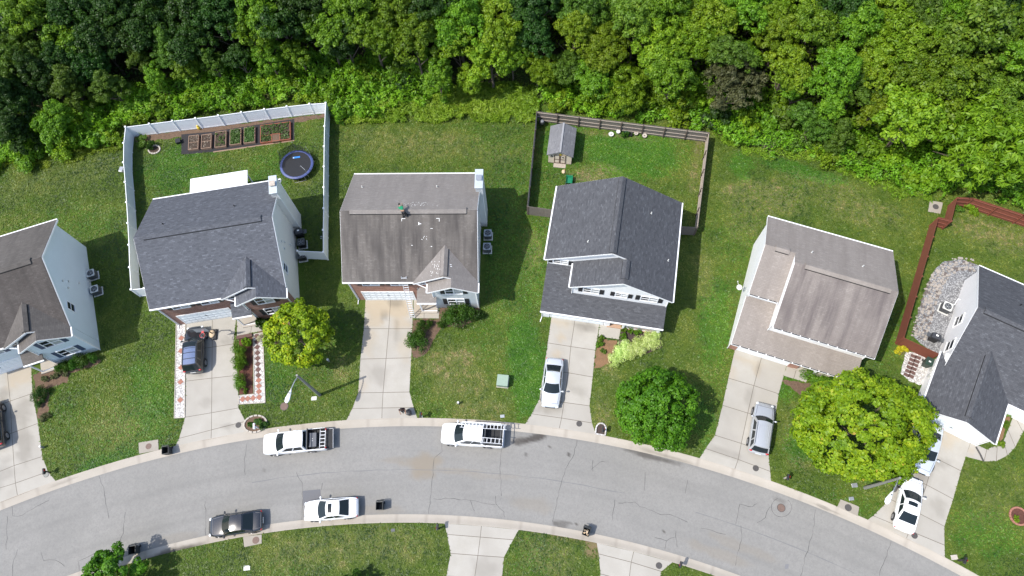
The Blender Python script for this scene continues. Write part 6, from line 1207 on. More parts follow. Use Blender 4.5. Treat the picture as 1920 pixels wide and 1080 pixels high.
m = MB(); m.box((bb.x - .62, bb.y, 2.85), (bb.x + .62, bb.y + .04, 3.65)); m.build("backboard", plain("backboard_grey", (.30, .31, .32), .3), t)
m = MB(); m.box((bb.x - .64, bb.y - .01, 3.65), (bb.x + .64, bb.y + .05, 3.69)); m.build("backboard_frame", M["darkgrey"], t)
m = MB(); m.lathe([(.24, -.018), (.26, 0), (.24, .018), (.22, 0), (.24, -.018)], 20, (bb.x + .05, bb.y - .40, 3.05)); m.box((bb.x - .06, bb.y - .16, 3.0), (bb.x + .16, bb.y, 3.07)); m.build("rim", M["hoopred"], t)
m = MB()
for k in range(10):
    a = 6.2832 * k / 10; m.cyl((bb.x + .05 + .23 * math.cos(a), bb.y - .40 + .23 * math.sin(a), 3.04), (bb.x + .05 + .13 * math.cos(a + .4), bb.y - .40 + .13 * math.sin(a + .4), 2.65), .010, n=4)
m.build("net", M["paper"], t)
# satellite dish on the white wall, drain hose on the walk
t = thing("satellite_dish", "small white satellite dish on the white side wall of the stepped-roof house", "satellite dish", loc2w(house5, (-.05, 5.5, 2.2)), R(-18.66) + math.pi); m = MB(); m.lathe([(0, 0), (.15, .02), (.28, .07), (.36, .13)], 18); o = m.build("dish", M["lidgrey"], t); o.scale = (.75, .75, .75); o.location = (.65, .1, .35); o.rotation_euler = (R(-38), R(25), 0); m = MB(); m.tube([(0, 0, 0), (.45, 0, .0), (.62, .08, .30)], .025, 6); m.tube([(.62, .08, .25), (.95, -.35, .38)], .018, 6); m.build("mast", M["steel"], t); m = MB(); m.box((.92, -.42, .34), (1.0, -.32, .46)); m.build("receiver", M["lidgrey"], t)
m = MB(); P = [at(1830, 838, .05), at(1838, 852, .05), at(1844, 865, .05)]; m.tube(P, .07, 8); tag(m.build("drain_hose", M["black"]), "black drain hose lying across the curved walk by the garage wing", "hose")

# ------------------------------------------------------------------ people
def skin_mesh(name, joints, mat, parent, sub=1):
    """joints: list of (parent index, position, radius)"""
    me = bpy.data.meshes.new(name); me.from_pydata([p for _, p, _ in joints], [(a, i) for i, (a, _, _) in enumerate(joints) if a is not None], []); o = bpy.data.objects.new(name, me); COL.objects.link(o); o.parent = parent; me.materials.append(mat)
    o.modifiers.new("skin", 'SKIN'); sv = me.skin_vertices[0].data
    for i, (a, _, r) in enumerate(joints): sv[i].radius = r if hasattr(r, "__len__") else (r, r); sv[i].use_root = (a is None)
    s = o.modifiers.new("sub", 'SUBSURF'); s.levels = sub; s.render_levels = sub
    return o
def person(label, loc, rz, J, shirt, skin, hat=None):
    """J: named joints. Body is one skin; shirt, trousers, shoes and hair are its clothing"""
    t = thing("person", label, "person", loc, rz); g = lambda k: Vector(J[k])
    pel, ch, nk, hd = g("pelvis"), g("chest"), g("neck"), g("head"); js = [(None, pel, (.13, .11)), (0, pel.lerp(ch, .5), (.125, .105)), (1, ch, (.15, .11)), (2, nk, .055), (3, nk.lerp(hd, .55), (.075, .085)), (4, hd, (.088, .10)), (5, hd + (hd - nk).normalized() * .09, (.06, .07))]
    body = []
    for s in ("l", "r"):
        k = len(js); js += [(2, g("sh_" + s), .062), (k, g("el_" + s), .045), (k + 1, g("wr_" + s), .032)]
        w = k + 2; dirv = (g("wr_" + s) - g("el_" + s)).normalized(); side = dirv.cross(Vector((0, 0, 1)));
        if side.length < .1: side = Vector((1, 0, 0))
        side.normalize(); pm = g("wr_" + s) + dirv * .06; js.append((w, pm, (.042, .024))); pi = len(js) - 1
        for q in range(4):
            off = side * (.030 - q * .020); l_ = (.075, .085, .080, .062)[q]; js.append((pi, pm + off + dirv * .045, .0095)); js.append((len(js) - 1, pm + off + dirv * (.045 + l_ * .6) - Vector((0, 0, .012)), .0085)); js.append((len(js) - 1, pm + off * .9 + dirv * (.04 + l_) - Vector((0, 0, .030)), .0075))
        js.append((w, g("wr_" + s) + dirv * .03 + side * .045, .011)); js.append((len(js) - 1, g("wr_" + s) + dirv * .08 + side * .070, .009))
    for s in ("l", "r"):
        k = len(js); js += [(0, g("hip_" + s), .095), (k, g("kn_" + s), .062), (k + 1, g("an_" + s), .043), (k + 2, g("to_" + s), .038)]
    b = skin_mesh("body", js, M[skin], t, 1)
    js = [(None, pel.lerp(ch, .12), (.15, .125)), (0, pel.lerp(ch, .55), (.145, .12)), (1, ch, (.175, .13)), (2, ch.lerp(nk, .75), (.085, .08))]
    for s in ("l", "r"): k = len(js); js += [(2, g("sh_" + s), .080), (k, g("sh_" + s).lerp(g("el_" + s), .85), .066)]
    skin_mesh("shirt", js, M[shirt], b); js = [(None, pel, (.15, .13))]
    for s in ("l", "r"): k = len(js); js += [(0, g("hip_" + s), .115), (k, g("kn_" + s), .080), (k + 1, g("an_" + s), .062)]
    skin_mesh("trousers", js, M["pants"], b)
    for s in ("l", "r"):
        m = MB(); a, c = g("an_" + s), g("to_" + s); mid_ = a.lerp(c, .55); d = (c - a); yaw = math.atan2(d.y, d.x); m.ball((0, 0, 0), (.15, .055, .05), 12, 7); o = m.build("shoe", M["black"], b); o.location = (mid_.x, mid_.y, mid_.z - .01); o.rotation_euler.z = yaw
    up = (hd - nk).normalized(); f = Vector(J["face"]).normalized(); m = MB(); m.ball((0, 0, 0), (.098, .108, .098), 14, 9); h = m.build("hair", M[hat or "hair"], b); h.location = hd + up * .045 - f * .025; 
    m = MB(); r_ = f.cross(up).normalized()
    for s in (-1, 1): e = hd + f * .087 + r_ * s * .032 + up * .01; m.ball(tuple(e), .013, 8, 5)
    m.build("eyes", M["black"], b); m = MB(); m.ball(tuple(hd + f * .10 - up * .018), (.016, .018, .022), 8, 5)
    for s in (-1, 1): m.ball(tuple(hd + r_ * s * .088 - up * .005), (.018, .022, .03), 8, 5)
    m.build("nose_and_ears", M[skin], b); m = MB(); m.ball(tuple(hd + f * .088 - up * .055), (.022, .012, .008), 8, 5); m.build("mouth", M["hoopred"], b); return t
# the roofer, feet on the street slope just below the ridge, bent forward over it and reaching to the far slope
rp_ = loc2w(house3, (5.65, 5.425 - .55, 0)); zr_ = 5.4 + .547 * (5.425 + .35); zf = zr_ - .55 * .547
person("roofer in a green shirt and black trousers bending over the ridge of the tan roof", (rp_.x, rp_.y, zf), 0, dict(pelvis=(.0, .12, .80), chest=(-.22, .46, 1.00), neck=(-.30, .60, 1.06), head=(-.36, .72, 1.10), face=(-.2, .75, -.6),
       sh_l=(-.40, .44, 1.00), el_l=(-.52, .62, .78), wr_l=(-.42, .80, .62), sh_r=(-.08, .56, 1.0), el_r=(-.12, .80, .82), wr_r=(-.22, 1.02, .66), hip_l=(-.09, .10, .80), kn_l=(-.10, .10, .42), an_l=(-.12, -.05, .08), to_l=(-.15, .10, .10), hip_r=(.10, .10, .80), kn_r=(.20, .14, .45), an_r=(.22, 0, .10), to_r=(.24, .16, .15)), "shirtg", "skin")
p_ = at(757.5, 772.5)
person("person in dark maroon and black clothes standing at the foot of the stained driveway", (p_.x, p_.y, .015), -1.2, dict(pelvis=(0, 0, .93), chest=(.03, .0, 1.30), neck=(.05, 0, 1.47), head=(.08, 0, 1.61), face=(1, 0, -.15),
       sh_l=(.02, .20, 1.40), el_l=(.12, .27, 1.14), wr_l=(.34, .22, 1.05), sh_r=(.02, -.20, 1.40), el_r=(.05, -.28, 1.12), wr_r=(.24, -.26, .96), hip_l=(0, .10, .90), kn_l=(.08, .11, .50), an_l=(-.02, .11, .09), to_l=(.13, .13, .05), hip_r=(0, -.10, .90), kn_r=(.02, -.11, .50), an_r=(-.12, -.11, .09), to_r=(.04, -.12, .05)), "shirtr", "skin")
q_ = at(768, 776); t = thing("round_tub", "round black tub on the driveway beside the person in dark clothes", "tub", (q_.x, q_.y, .013)); m = MB(); m.lathe([(.20, 0), (.26, .68), (.28, .70), (.28, .72), (.25, .72)], 18); m.build("tub", M["black"], t); m = MB(); m.lathe([(.0, .76), (.2, .75), (.29, .70), (.29, .68)], 18); m.build("lid", M["black"], t); m = MB(); m.tube([(-.1, 0, .75), (-.1, 0, .80), (.1, 0, .80), (.1, 0, .75)], .015, 6); m.build("handle", M["darkgrey"], t)

# ------------------------------------------------------------------ plants
NP = np.random.default_rng(11)
def leafmesh(name, C, N, size, tint, asp=1.0, wid=.62, mat=None):
    """one diamond leaf per row"""
    n = len(C); N = N / np.linalg.norm(N, axis=1, keepdims=True); a = NP.normal(size=(n, 3)); T = np.cross(N, a); T /= np.linalg.norm(T, axis=1, keepdims=True); B = np.cross(N, T)
    s = size[:, None] * .5; V = np.stack([C - T * s * asp - N * s * .25, C + B * s * wid, C + T * s * asp - N * s * .25, C - B * s * wid], 1).reshape(-1, 3)
    me = bpy.data.meshes.new(name); me.vertices.add(4 * n); me.vertices.foreach_set("co", V.astype(np.float32).ravel()); me.loops.add(4 * n); me.loops.foreach_set("vertex_index", np.arange(4 * n, dtype=np.int32))
    me.polygons.add(n); me.polygons.foreach_set("loop_start", np.arange(0, 4 * n, 4, dtype=np.int32)); me.update(calc_edges=True); setattr_f(me, "tint", np.repeat(np.clip(tint, 0, 1), 4))
    if mat is not None: me.materials.append(mat)
    return me
def rdir(n, zmin=-1.0):
    z = NP.uniform(zmin, 1, n); t = NP.uniform(0, 2 * np.pi, n); r = np.sqrt(1 - z * z); return np.c_[r * np.cos(t), r * np.sin(t), z]
def crown_pts(Rr, Hh, nclump, leaves, zmin=-.45, rc=(.20, .34), inner=.45, cone=0.0, lean=0.35, up=.35, lobes=7):
    """leaves in clumps, clumps on limbs (lobes): uneven outline, deep gaps between the clumps"""
    LD = rdir(lobes, max(zmin, -.25)); LC = LD * np.array([Rr, Rr, Hh]) * NP.uniform(.38, .62, lobes)[:, None]; LR = Rr * NP.uniform(.34, .56, lobes); LT = NP.uniform(-.10, .10, lobes)
    lk = NP.choice(lobes, nclump, p=LR ** 2 / (LR ** 2).sum()); D = rdir(nclump, -.55)
    CC = LC[lk] + D * (LR[lk] * NP.uniform(.70, 1.0, nclump))[:, None] * np.array([1, 1, Hh / Rr * .95])
    if cone: zz = (CC[:, 2] / Hh + 1) / 2; CC[:, :2] *= np.clip(1.25 - cone * zz, .12, 2)[:, None]
    rad = Rr * NP.uniform(*rc, nclump); w = rad ** 2; k = NP.choice(nclump, leaves, p=w / w.sum()); d = rdir(leaves, -.6)
    fr = NP.uniform(inner ** 3, 1, leaves) ** (1 / 3.)
    P = CC[k] + d * (rad[k] * fr)[:, None] * np.array([1, 1, .75]); N = d * .8 + np.array([0, 0, up]) + NP.normal(size=(leaves, 3)) * lean
    ct = NP.uniform(-.20, .20, nclump) + LT[lk]; tint = .45 + ct[k] + NP.normal(0, .15, leaves)
    return P, N, tint
def trunk(mb, h, r, spread, n=6, seed=0, base=0):
    rnd = random.Random(seed); p = Vector((0, 0, base)); path = [p]; k = 5
    for i in range(k): p = p + Vector((rnd.uniform(-.12, .12), rnd.uniform(-.12, .12), h * .75 / k)); path.append(p)
    for i in range(k): mb.cyl(path[i], path[i + 1], r * (1 - .13 * i), r * (1 - .13 * (i + 1)), 8, cap=False)
    for j in range(n):
        a = 6.283 * j / n + rnd.uniform(-.4, .4); s0 = path[2 + j % 3]; q = s0 + Vector((math.cos(a) * spread * .5, math.sin(a) * spread * .5, h * .22)); e = q + Vector((math.cos(a) * spread * .4, math.sin(a) * spread * .4, h * .16)); mb.cyl(s0, q, r * .42, r * .26, 6, cap=False); mb.cyl(q, e, r * .26, r * .08, 5, cap=False)
    return mb
# crown meshes, unit: crown radius 4 m, centred on its own middle
CR = {}
def mkcrown(key, leaves, size, nclump, Hh=3.6, asp=1.0, wid=.62, **kw):
    P, N, t = crown_pts(4.0, Hh, nclump, leaves, **kw); CR[key] = leafmesh("crown_" + key, P, N, size * NP.uniform(.65, 1.3, leaves), t, asp, wid)
for k in range(4): mkcrown("broad%d" % k, 15000, .30, 240, rc=(.08, .18), inner=.5, lobes=(6, 8, 9, 7)[k])
for k in range(2): mkcrown("fine%d" % k, 15000, .26, 260, rc=(.07, .16), asp=1.5, wid=.45, inner=.4, lobes=10)
for k in range(2): mkcrown("cone%d" % k, 12000, .28, 210, Hh=4.6, zmin=-.9, rc=(.07, .15), cone=.85, asp=1.6, wid=.4, lobes=9)
for k in range(2): mkcrown("sparse%d" % k, 10000, .28, 150, rc=(.08, .17), inner=.5, asp=1.3, lobes=6)
TR = []
for k in range(3): m_ = trunk(MB(), 10, .22, 3.0, 6, k).build("trunk", M["bark"]); TR.append(m_.data); bpy.data.objects.remove(m_)
DUMMY = bpy.data.materials.new("leaf_slot")
for me_ in CR.values(): me_.materials.append(DUMMY)
def leafobj(name, me, fol):
    if not me.materials: me.materials.append(DUMMY)
    o = bpy.data.objects.new(name, me); COL.objects.link(o); o.material_slots[0].link = 'OBJECT'; o.material_slots[0].material = FOL[fol]; return o
def tree(p, rad, zc, shape, fol, label, group=None, zs=1.0, name="tree"):
    """crown of radius rad centred at height zc over ground point p"""
    t = thing(name, label, "tree", (p[0], p[1], 0), 0, group); s = rad / 4.0
    c = leafobj("crown", CR[shape], fol); c.parent = t; c.location = (0, 0, zc); c.rotation_euler = (random.uniform(-.12, .12), random.uniform(-.12, .12), random.uniform(0, 6.28)); c.scale = (s * random.uniform(.92, 1.08), s * random.uniform(.92, 1.08), s * zs)
    k = bpy.data.objects.new("trunk", TR[random.randrange(3)]); COL.objects.link(k); k.parent = t; k.rotation_euler.z = random.uniform(0, 6); k.scale = (s, s, zc / 8.5); return t
def region(px):
    return "at the woods' left end" if px < 235 else "behind the white fence" if px < 620 else "behind the roofer's house" if px < 1000 else "behind the shed yard" if px < 1335 else "behind the stepped tan roof" if px < 1730 else "above the red fence"
FD = dict(bright="bright lime green", mid="mid green", dark="dark green", teal="cool green", olive="olive green", brown="brownish grey-green", yellow="yellow-green")
# main trees: pixel of the crown's middle, its radius in pixels, height of the middle, shape, colour
T0 = [(1296, 67, 46, 8, "fine0", "yellow"), (1370, 160, 50, 6, "fine1", "brown"), (1372, 110, 38, 9, "sparse0", "olive"), (1462, 72, 42, 9, "cone0", "yellow"), (1447, 40, 34, 10, "cone1", "yellow"), (1477, 125, 40, 8, "broad0", "bright"), (1500, 160, 34, 6, "broad1", "mid"), (1684, 55, 62, 10, "fine0", "yellow"), (1640, 90, 34, 9, "sparse1", "bright"), (1814, 92, 76, 9, "broad2", "teal"), (1777, 160, 60, 8, "broad0", "mid"), (1699, 232, 66, 5.5, "broad1", "bright"), (1840, 275, 96, 5.5, "fine1", "yellow"), (1521, 230, 40, 4, "fine0", "olive"), (1573, 250, 34, 3.5, "cone0", "olive"),
      (1558, 133, 44, 8, "broad2", "mid"), (1612, 160, 40, 6, "fine1", "olive"), (1262, 140, 42, 7, "broad0", "mid"), (1330, 40, 44, 9, "broad1", "bright"), (1573, 18, 50, 10, "broad2", "dark"), (1888, 190, 52, 7, "broad0", "teal"), (1900, 120, 46, 9, "broad1", "mid"), (1721, 20, 46, 11, "fine1", "olive"), (1640, 130, 36, 8, "broad0", "bright"), (1720, 120, 44, 9, "broad1", "mid"), (1520, 60, 46, 10, "broad1", "mid"), (1410, 20, 46, 10, "broad2", "mid"), (1610, 60, 46, 10, "broad2", "mid"), (1850, 25, 50, 11, "fine0", "dark"), (1905, 45, 48, 10, "fine1", "mid"), (1560, 195, 34, 6, "sparse0", "mid"), (1780, 30, 46, 11, "fine1", "mid"), (1640, 205, 34, 5, "sparse0", "yellow"),
      (920, 115, 44, 6, "broad0", "bright"), (935, 58, 42, 8, "broad1", "bright"), (1008, 130, 32, 4, "fine0", "yellow"), (1066, 125, 32, 4, "fine1", "olive"), (822, 140, 32, 5, "sparse0", "mid"), (777, 75, 44, 8, "broad2", "mid"), (1133, 90, 42, 7, "fine0", "yellow"), (1077, 62, 36, 8, "broad2", "bright"), (1193, 38, 48, 9, "broad1", "teal"), (1093, 18, 44, 9, "fine1", "olive"), (1167, 165, 46, 3.2, "fine1", "yellow"), (1120, 150, 36, 4, "sparse1", "mid"), (1000, 22, 46, 9, "broad0", "dark"), (1000, 75, 36, 7, "broad2", "dark"), (700, 68, 44, 8, "fine0", "mid"), (645, 70, 40, 7, "broad1", "dark"), (614, 55, 44, 8, "sparse1", "mid"), (860, 40, 46, 9, "broad0", "mid"), (860, 85, 36, 7, "broad2", "bright"), (740, 20, 48, 9, "broad2", "mid"), (660, 15, 48, 9, "broad1", "mid"), (815, 12, 46, 10, "broad1", "dark"), (960, 100, 30, 6, "fine0", "mid"), (1230, 85, 44, 8, "broad0", "bright"), (1250, 20, 46, 10, "broad2", "mid"), (880, 145, 26, 3.5, "broad0", "bright"),
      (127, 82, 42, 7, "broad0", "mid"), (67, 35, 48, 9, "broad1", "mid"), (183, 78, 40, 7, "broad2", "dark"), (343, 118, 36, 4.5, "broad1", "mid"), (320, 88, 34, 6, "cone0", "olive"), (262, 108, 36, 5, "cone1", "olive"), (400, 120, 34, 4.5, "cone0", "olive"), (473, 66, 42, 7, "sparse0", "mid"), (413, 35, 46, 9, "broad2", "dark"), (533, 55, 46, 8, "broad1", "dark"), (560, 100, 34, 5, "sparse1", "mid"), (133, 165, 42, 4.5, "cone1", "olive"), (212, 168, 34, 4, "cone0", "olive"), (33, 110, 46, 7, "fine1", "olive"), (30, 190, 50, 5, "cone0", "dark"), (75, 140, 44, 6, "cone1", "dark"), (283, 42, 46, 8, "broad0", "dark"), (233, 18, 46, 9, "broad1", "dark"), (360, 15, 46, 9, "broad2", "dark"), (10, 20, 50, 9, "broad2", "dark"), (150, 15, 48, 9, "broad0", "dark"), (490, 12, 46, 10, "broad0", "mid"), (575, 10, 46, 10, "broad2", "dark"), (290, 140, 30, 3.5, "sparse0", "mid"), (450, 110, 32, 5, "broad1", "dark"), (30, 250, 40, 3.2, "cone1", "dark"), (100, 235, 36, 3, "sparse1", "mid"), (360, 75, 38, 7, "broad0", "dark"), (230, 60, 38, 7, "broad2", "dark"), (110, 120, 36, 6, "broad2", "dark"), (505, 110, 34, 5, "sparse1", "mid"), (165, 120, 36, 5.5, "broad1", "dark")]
placed = []; labn = {}
SHN = dict(broad="leafy", fine="feathery", cone="pointed", sparse="open-crowned")
for px, py, rpx, zc, sh, fo in T0:
    zc = max(2.6, zc * .78); rpx = rpx * .78 if py > 95 and 225 < px < 770 else rpx
    p = at(px, py, zc); rad = rpx * mpp(px, py, zc) * 1.26; row = "at the wood edge" if py > 110 else "farther back" if py > 45 else "deep in the wood"
    size = "large" if rad > 3.6 else "mid-sized" if rad > 2.4 else "small"
    lab = f"{size} {FD[fo]} {SHN[sh[:-1]]} tree {row} {region(px)}"; grp = "trees of the woods: " + lab
    labn.setdefault(lab, []).append(tree(p, rad, zc, sh, fo, lab, "trees of the woods")); placed.append((p.x, p.y, rad))
# the rest of the wood, beyond and between
def wood_edge_y(x): return np.interp(x, [-80, -62, -50, -38, -20, 0, 14, 22, 30, 45, 80], [44, 46, 51, 55, 57.5, 56, 53, 49, 45, 42, 39])
cand = 0
for _ in range(9000):
    x = random.uniform(-78, 72); y = random.uniform(40, 84); 
    if y < wood_edge_y(x) + 2.0: continue
    deep = y - wood_edge_y(x); rad = random.uniform(2.6, 4.4) + min(deep, 14) * .05
    if any((x - a) ** 2 + (y - b) ** 2 < (.44 * (rad + c)) ** 2 for a, b, c in placed): continue
    zc = 3.6 + min(deep, 16) * .36 + random.uniform(-1, 1); lx = x < -30
    sh = random.choice(["broad0", "broad1", "broad2", "broad3", "fine0", "fine1", "sparse0", "sparse1", "cone0"]); fo = random.choice(["dark", "dark", "dark", "mid", "olive"] if lx else ["mid", "bright", "teal", "bright", "yellow", "mid"] if x > 0 else ["dark", "mid", "mid", "bright", "olive"])  # left: darker species, the dimmer light there also put into leaf colour
    placed.append((x, y, rad)); tree((x, y), rad, zc, sh, fo, f"{FD[fo]} {SHN[sh[:-1]]} tree within the closed canopy of the woods", "trees of the woods"); cand += 1
print("filler trees", cand)

# forest floor and brush
fl = [(-82, 44), (-62, 44.5), (-50, 47), (-38, 49.5), (-20, 50), (0, 49.5), (14, 49), (24, 45), (33, 41), (46, 37.5), (80, 34), (80, 95), (-82, 95)]
sheet("forest_floor", fl, .010, M["litter"], px=False, ragged=.4)
def inpoly(P, poly):
    x, y = P[:, 0], P[:, 1]; ins = np.zeros(len(P), bool); j = len(poly) - 1
    for i in range(len(poly)):
        xi, yi = poly[i]; xj, yj = poly[j]; c = ((yi > y) != (yj > y)) & (x < (xj - xi) * (y - yi) / (yj - yi + 1e-12) + xi); ins ^= c; j = i
    return ins
def brush(name, polypx, n, hmin, hmax, size, mat, label, seed, asp=1.2, wid=.5, ragged=1.7):
    poly = [tuple(at(*p).xy) for p in polypx]; a = np.array(poly); lo, hi = a.min(0), a.max(0); P = NP.uniform(lo, hi, (n * 3, 2))
    w = np.c_[P[:, 0] + ragged * 2 * (fbm(P[:, 0] * .8, P[:, 1] * .8, seed) - .5), P[:, 1] + ragged * 2 * (fbm(P[:, 0] * .8 + 50, P[:, 1] * .8, seed) - .5)]
    P = P[inpoly(w, poly)][:n]; f = fbm(P[:, 0] * .55, P[:, 1] * .55, seed + 3, 3); f2 = fbm(P[:, 0] * 1.9, P[:, 1] * 1.9, seed + 9, 2); h = hmin + (hmax - hmin) * np.clip((f * .65 + f2 * .45 - .25) * 1.5, 0, 1)
    z = h * NP.uniform(.25, 1, len(P)) ** .6; e = .15; gx = fbm((P[:, 0] + e) * .55, P[:, 1] * .55, seed + 3, 3) - f; gy = fbm(P[:, 0] * .55, (P[:, 1] + e) * .55, seed + 3, 3) - f
    N = np.c_[-gx / e * (hmax - hmin) * .8, -gy / e * (hmax - hmin) * .8, np.full(len(P), .9)] + NP.normal(size=(len(P), 3)) * .42
    t = .42 + .8 * (fbm(P[:, 0] * .35, P[:, 1] * .35, seed + 20, 3) - .5) + NP.normal(0, .17, len(P))
    me = leafmesh(name, np.c_[P, z], N, size * NP.uniform(.6, 1.4, len(P)), t, asp, wid, mat); o = bpy.data.objects.new(name, me); COL.objects.link(o); tag(o, label, "undergrowth", None, "stuff"); return o
brush("undergrowth", [(-40, 330), (0, 314), (110, 285), (228, 262), (232, 236), (420, 210), (610, 186), (640, 226), (720, 222), (850, 186), (850, 120), (600, 110), (430, 110), (230, 180), (100, 215), (-40, 230)], 40000, .15, 2.9, .28, FOL["brush"], "dense leafy undergrowth between the white fence and the dark left-hand woods", 1)
brush("tall_grass", [(632, 234), (700, 230), (850, 230), (1000, 230), (1003, 200), (1010, 165), (900, 158), (800, 170), (700, 190), (632, 205)], 18000, .12, 1.0, .28, FOL["tallgrass"], "tall yellow-green grass strip between the two fenced yards and the woods", 2, 1.7, .28)
brush("undergrowth", [(1005, 204), (1100, 214), (1250, 232), (1335, 244), (1345, 262), (1420, 285), (1520, 300), (1600, 325), (1680, 352), (1735, 378), (1790, 355), (1960, 400), (1960, 280), (1700, 240), (1500, 190), (1300, 150), (1150, 130), (1005, 150)], 38000, .15, 2.1, .27, FOL["brush"], "leafy undergrowth behind the wooden fence and along the right-hand lawn edge", 3)
brush("tall_grass", [(1335, 255), (1420, 292), (1520, 310), (1600, 336), (1680, 364), (1738, 390), (1745, 372), (1690, 340), (1600, 312), (1520, 286), (1420, 270), (1345, 246)], 7000, .06, .55, .22, FOL["tallgrass"], "ragged long grass along the right-hand lawn edge below the woods", 5, 1.8, .26)
brush("tall_grass", [(-40, 340), (0, 330), (110, 300), (230, 276), (230, 256), (110, 272), (0, 300), (-40, 310)], 5000, .06, .5, .22, FOL["tallgrass"], "ragged long grass along the left lawn edge below the dark woods", 6, 1.8, .26)
brush("undergrowth", [(1390, 268), (1470, 280), (1470, 240), (1400, 235)], 1800, .2, .9, .26, FOL["deadwood"], "pale dead brush patch beside the bright green bush near the fence corner", 4, 1.9, .14)
def understory(name, x0, x1, n, mat, label, seed, hmax):
    P = np.c_[NP.uniform(x0, x1, n), NP.uniform(42, 86, n)]; P = P[P[:, 1] > wood_edge_y(P[:, 0]) + .3]; f = fbm(P[:, 0] * .42, P[:, 1] * .42, seed, 3); f2 = fbm(P[:, 0] * 1.1, P[:, 1] * 1.1, seed + 5, 2)
    h = (1.6 + hmax * np.clip(f * .7 + f2 * .5 - .2, 0, 1)) * np.clip((P[:, 1] - wood_edge_y(P[:, 0])) / 7 + .25, .25, 1); z = h * NP.uniform(.55, 1, len(P)); e = .2; gx = fbm((P[:, 0] + e) * .42, P[:, 1] * .42, seed, 3) - f; gy = fbm(P[:, 0] * .42, (P[:, 1] + e) * .42, seed, 3) - f
    N = np.c_[-gx / e * 3, -gy / e * 3, np.full(len(P), .9)] + NP.normal(size=(len(P), 3)) * .4; t = .45 + .9 * (fbm(P[:, 0] * .25, P[:, 1] * .25, seed + 20, 3) - .5) + NP.normal(0, .17, len(P))
    o = bpy.data.objects.new(name, leafmesh(name, np.c_[P, z], N, .34 * NP.uniform(.6, 1.4, len(P)), t, 1.1, .6, mat)); COL.objects.link(o); tag(o, label, "understory", None, "stuff")
understory("understory", -80, -22, 60000, FOL["dark"], "dark leafy understory between the trees of the left-hand woods", 31, 8)  # dark leaf colour partly stands for weaker light over these woods
understory("understory", -22, 72, 120000, FOL["under"], "green leafy understory between the trees of the right-hand woods", 37, 11)
# bushes along the wood's edge and in the gardens: one unit mesh per habit, copied
def mkbush(key, n, size, flat=.85, nclump=26, **kw):
    kw = dict(dict(rc=(.20, .34)), **kw); P, N, t = crown_pts(1.0, flat, nclump, n, zmin=-.2, inner=.6, **kw); P[:, 2] = np.maximum(P[:, 2] + .35, .02); CR[key] = leafmesh("bush_" + key, P, N, size * NP.uniform(.65, 1.3, n), t)
mkbush("bush0", 1700, .17, lobes=6); mkbush("bush1", 1700, .15, nclump=34); mkbush("ball", 3000, .10, nclump=70, lobes=9); mkbush("spiky", 900, .22, lean=.7)
def bush(px, py, r, h, key, fol, label, group=None, ry=None, rz=None, name="shrub", cat="shrub", z=0.0):
    g = at(px, py, h * .5); o = leafobj(name, CR[key], fol); o.location = (g.x, g.y, z); o.rotation_euler.z = random.uniform(0, 6.28) if rz is None else rz; o.scale = (r * 1.15, (ry or r) * 1.15, h / 1.0); tag(o, label, cat, group); return o
for px, py, r, h, fo in ((1399, 224, 1.5, 2.2, "bright"), (1277, 205, 2.0, 1.8, "yellow"), (1300, 190, 1.6, 1.8, "bright"), (1047, 198, 1.4, 1.6, "bright"), (1040, 160, 1.4, 1.6, "yellow"), (1110, 190, 1.6, 1.8, "yellow"), (1220, 175, 1.8, 2.2, "mid"), (1440, 232, 1.3, 1.5, "mid"), (1480, 225, 1.5, 2.0, "olive"), (1500, 265, 1.3, 1.5, "olive"), (1545, 285, 1.5, 1.7, "yellow"), (1460, 200, 1.5, 2.0, "mid"), (1620, 280, 1.6, 2.0, "mid"), (1600, 300, 1.2, 1.2, "olive"), (1660, 305, 1.5, 1.6, "bright"), (1700, 330, 1.5, 1.4, "yellow"), (1740, 340, 1.5, 1.6, "yellow"), (1350, 215, 1.6, 2.0, "dark"),
                         (170, 265, 1.5, 1.5, "mid"), (210, 255, 1.3, 1.3, "yellow"), (60, 290, 1.6, 1.6, "mid"), (120, 275, 1.3, 1.3, "bright"), (300, 195, 1.5, 1.6, "mid"), (360, 185, 1.4, 1.4, "yellow"), (420, 170, 1.4, 1.5, "mid"), (500, 160, 1.5, 1.7, "bright"), (550, 150, 1.4, 1.6, "mid"), (630, 165, 1.6, 1.8, "mid"), (645, 205, 1.3, 1.4, "mid"), (690, 140, 1.6, 2, "yellow"), (745, 130, 1.5, 1.8, "olive"), (760, 160, 1.3, 1.6, "dark"), (720, 110, 1.6, 2.0, "bright"), (800, 110, 1.5, 2.0, "mid"), (260, 225, 1.2, 1.2, "yellow"), (450, 195, 1.2, 1.2, "mid"), (580, 185, 1.3, 1.4, "bright")):
    nm = "bush growing" ; bush(px, py, r, h, random.choice(["bush0", "bush1"]), fo, f"{FD[fo]} {nm} along the wood edge {region(px)}", "bushes along the edge of the woods", name="bush", cat="bush")
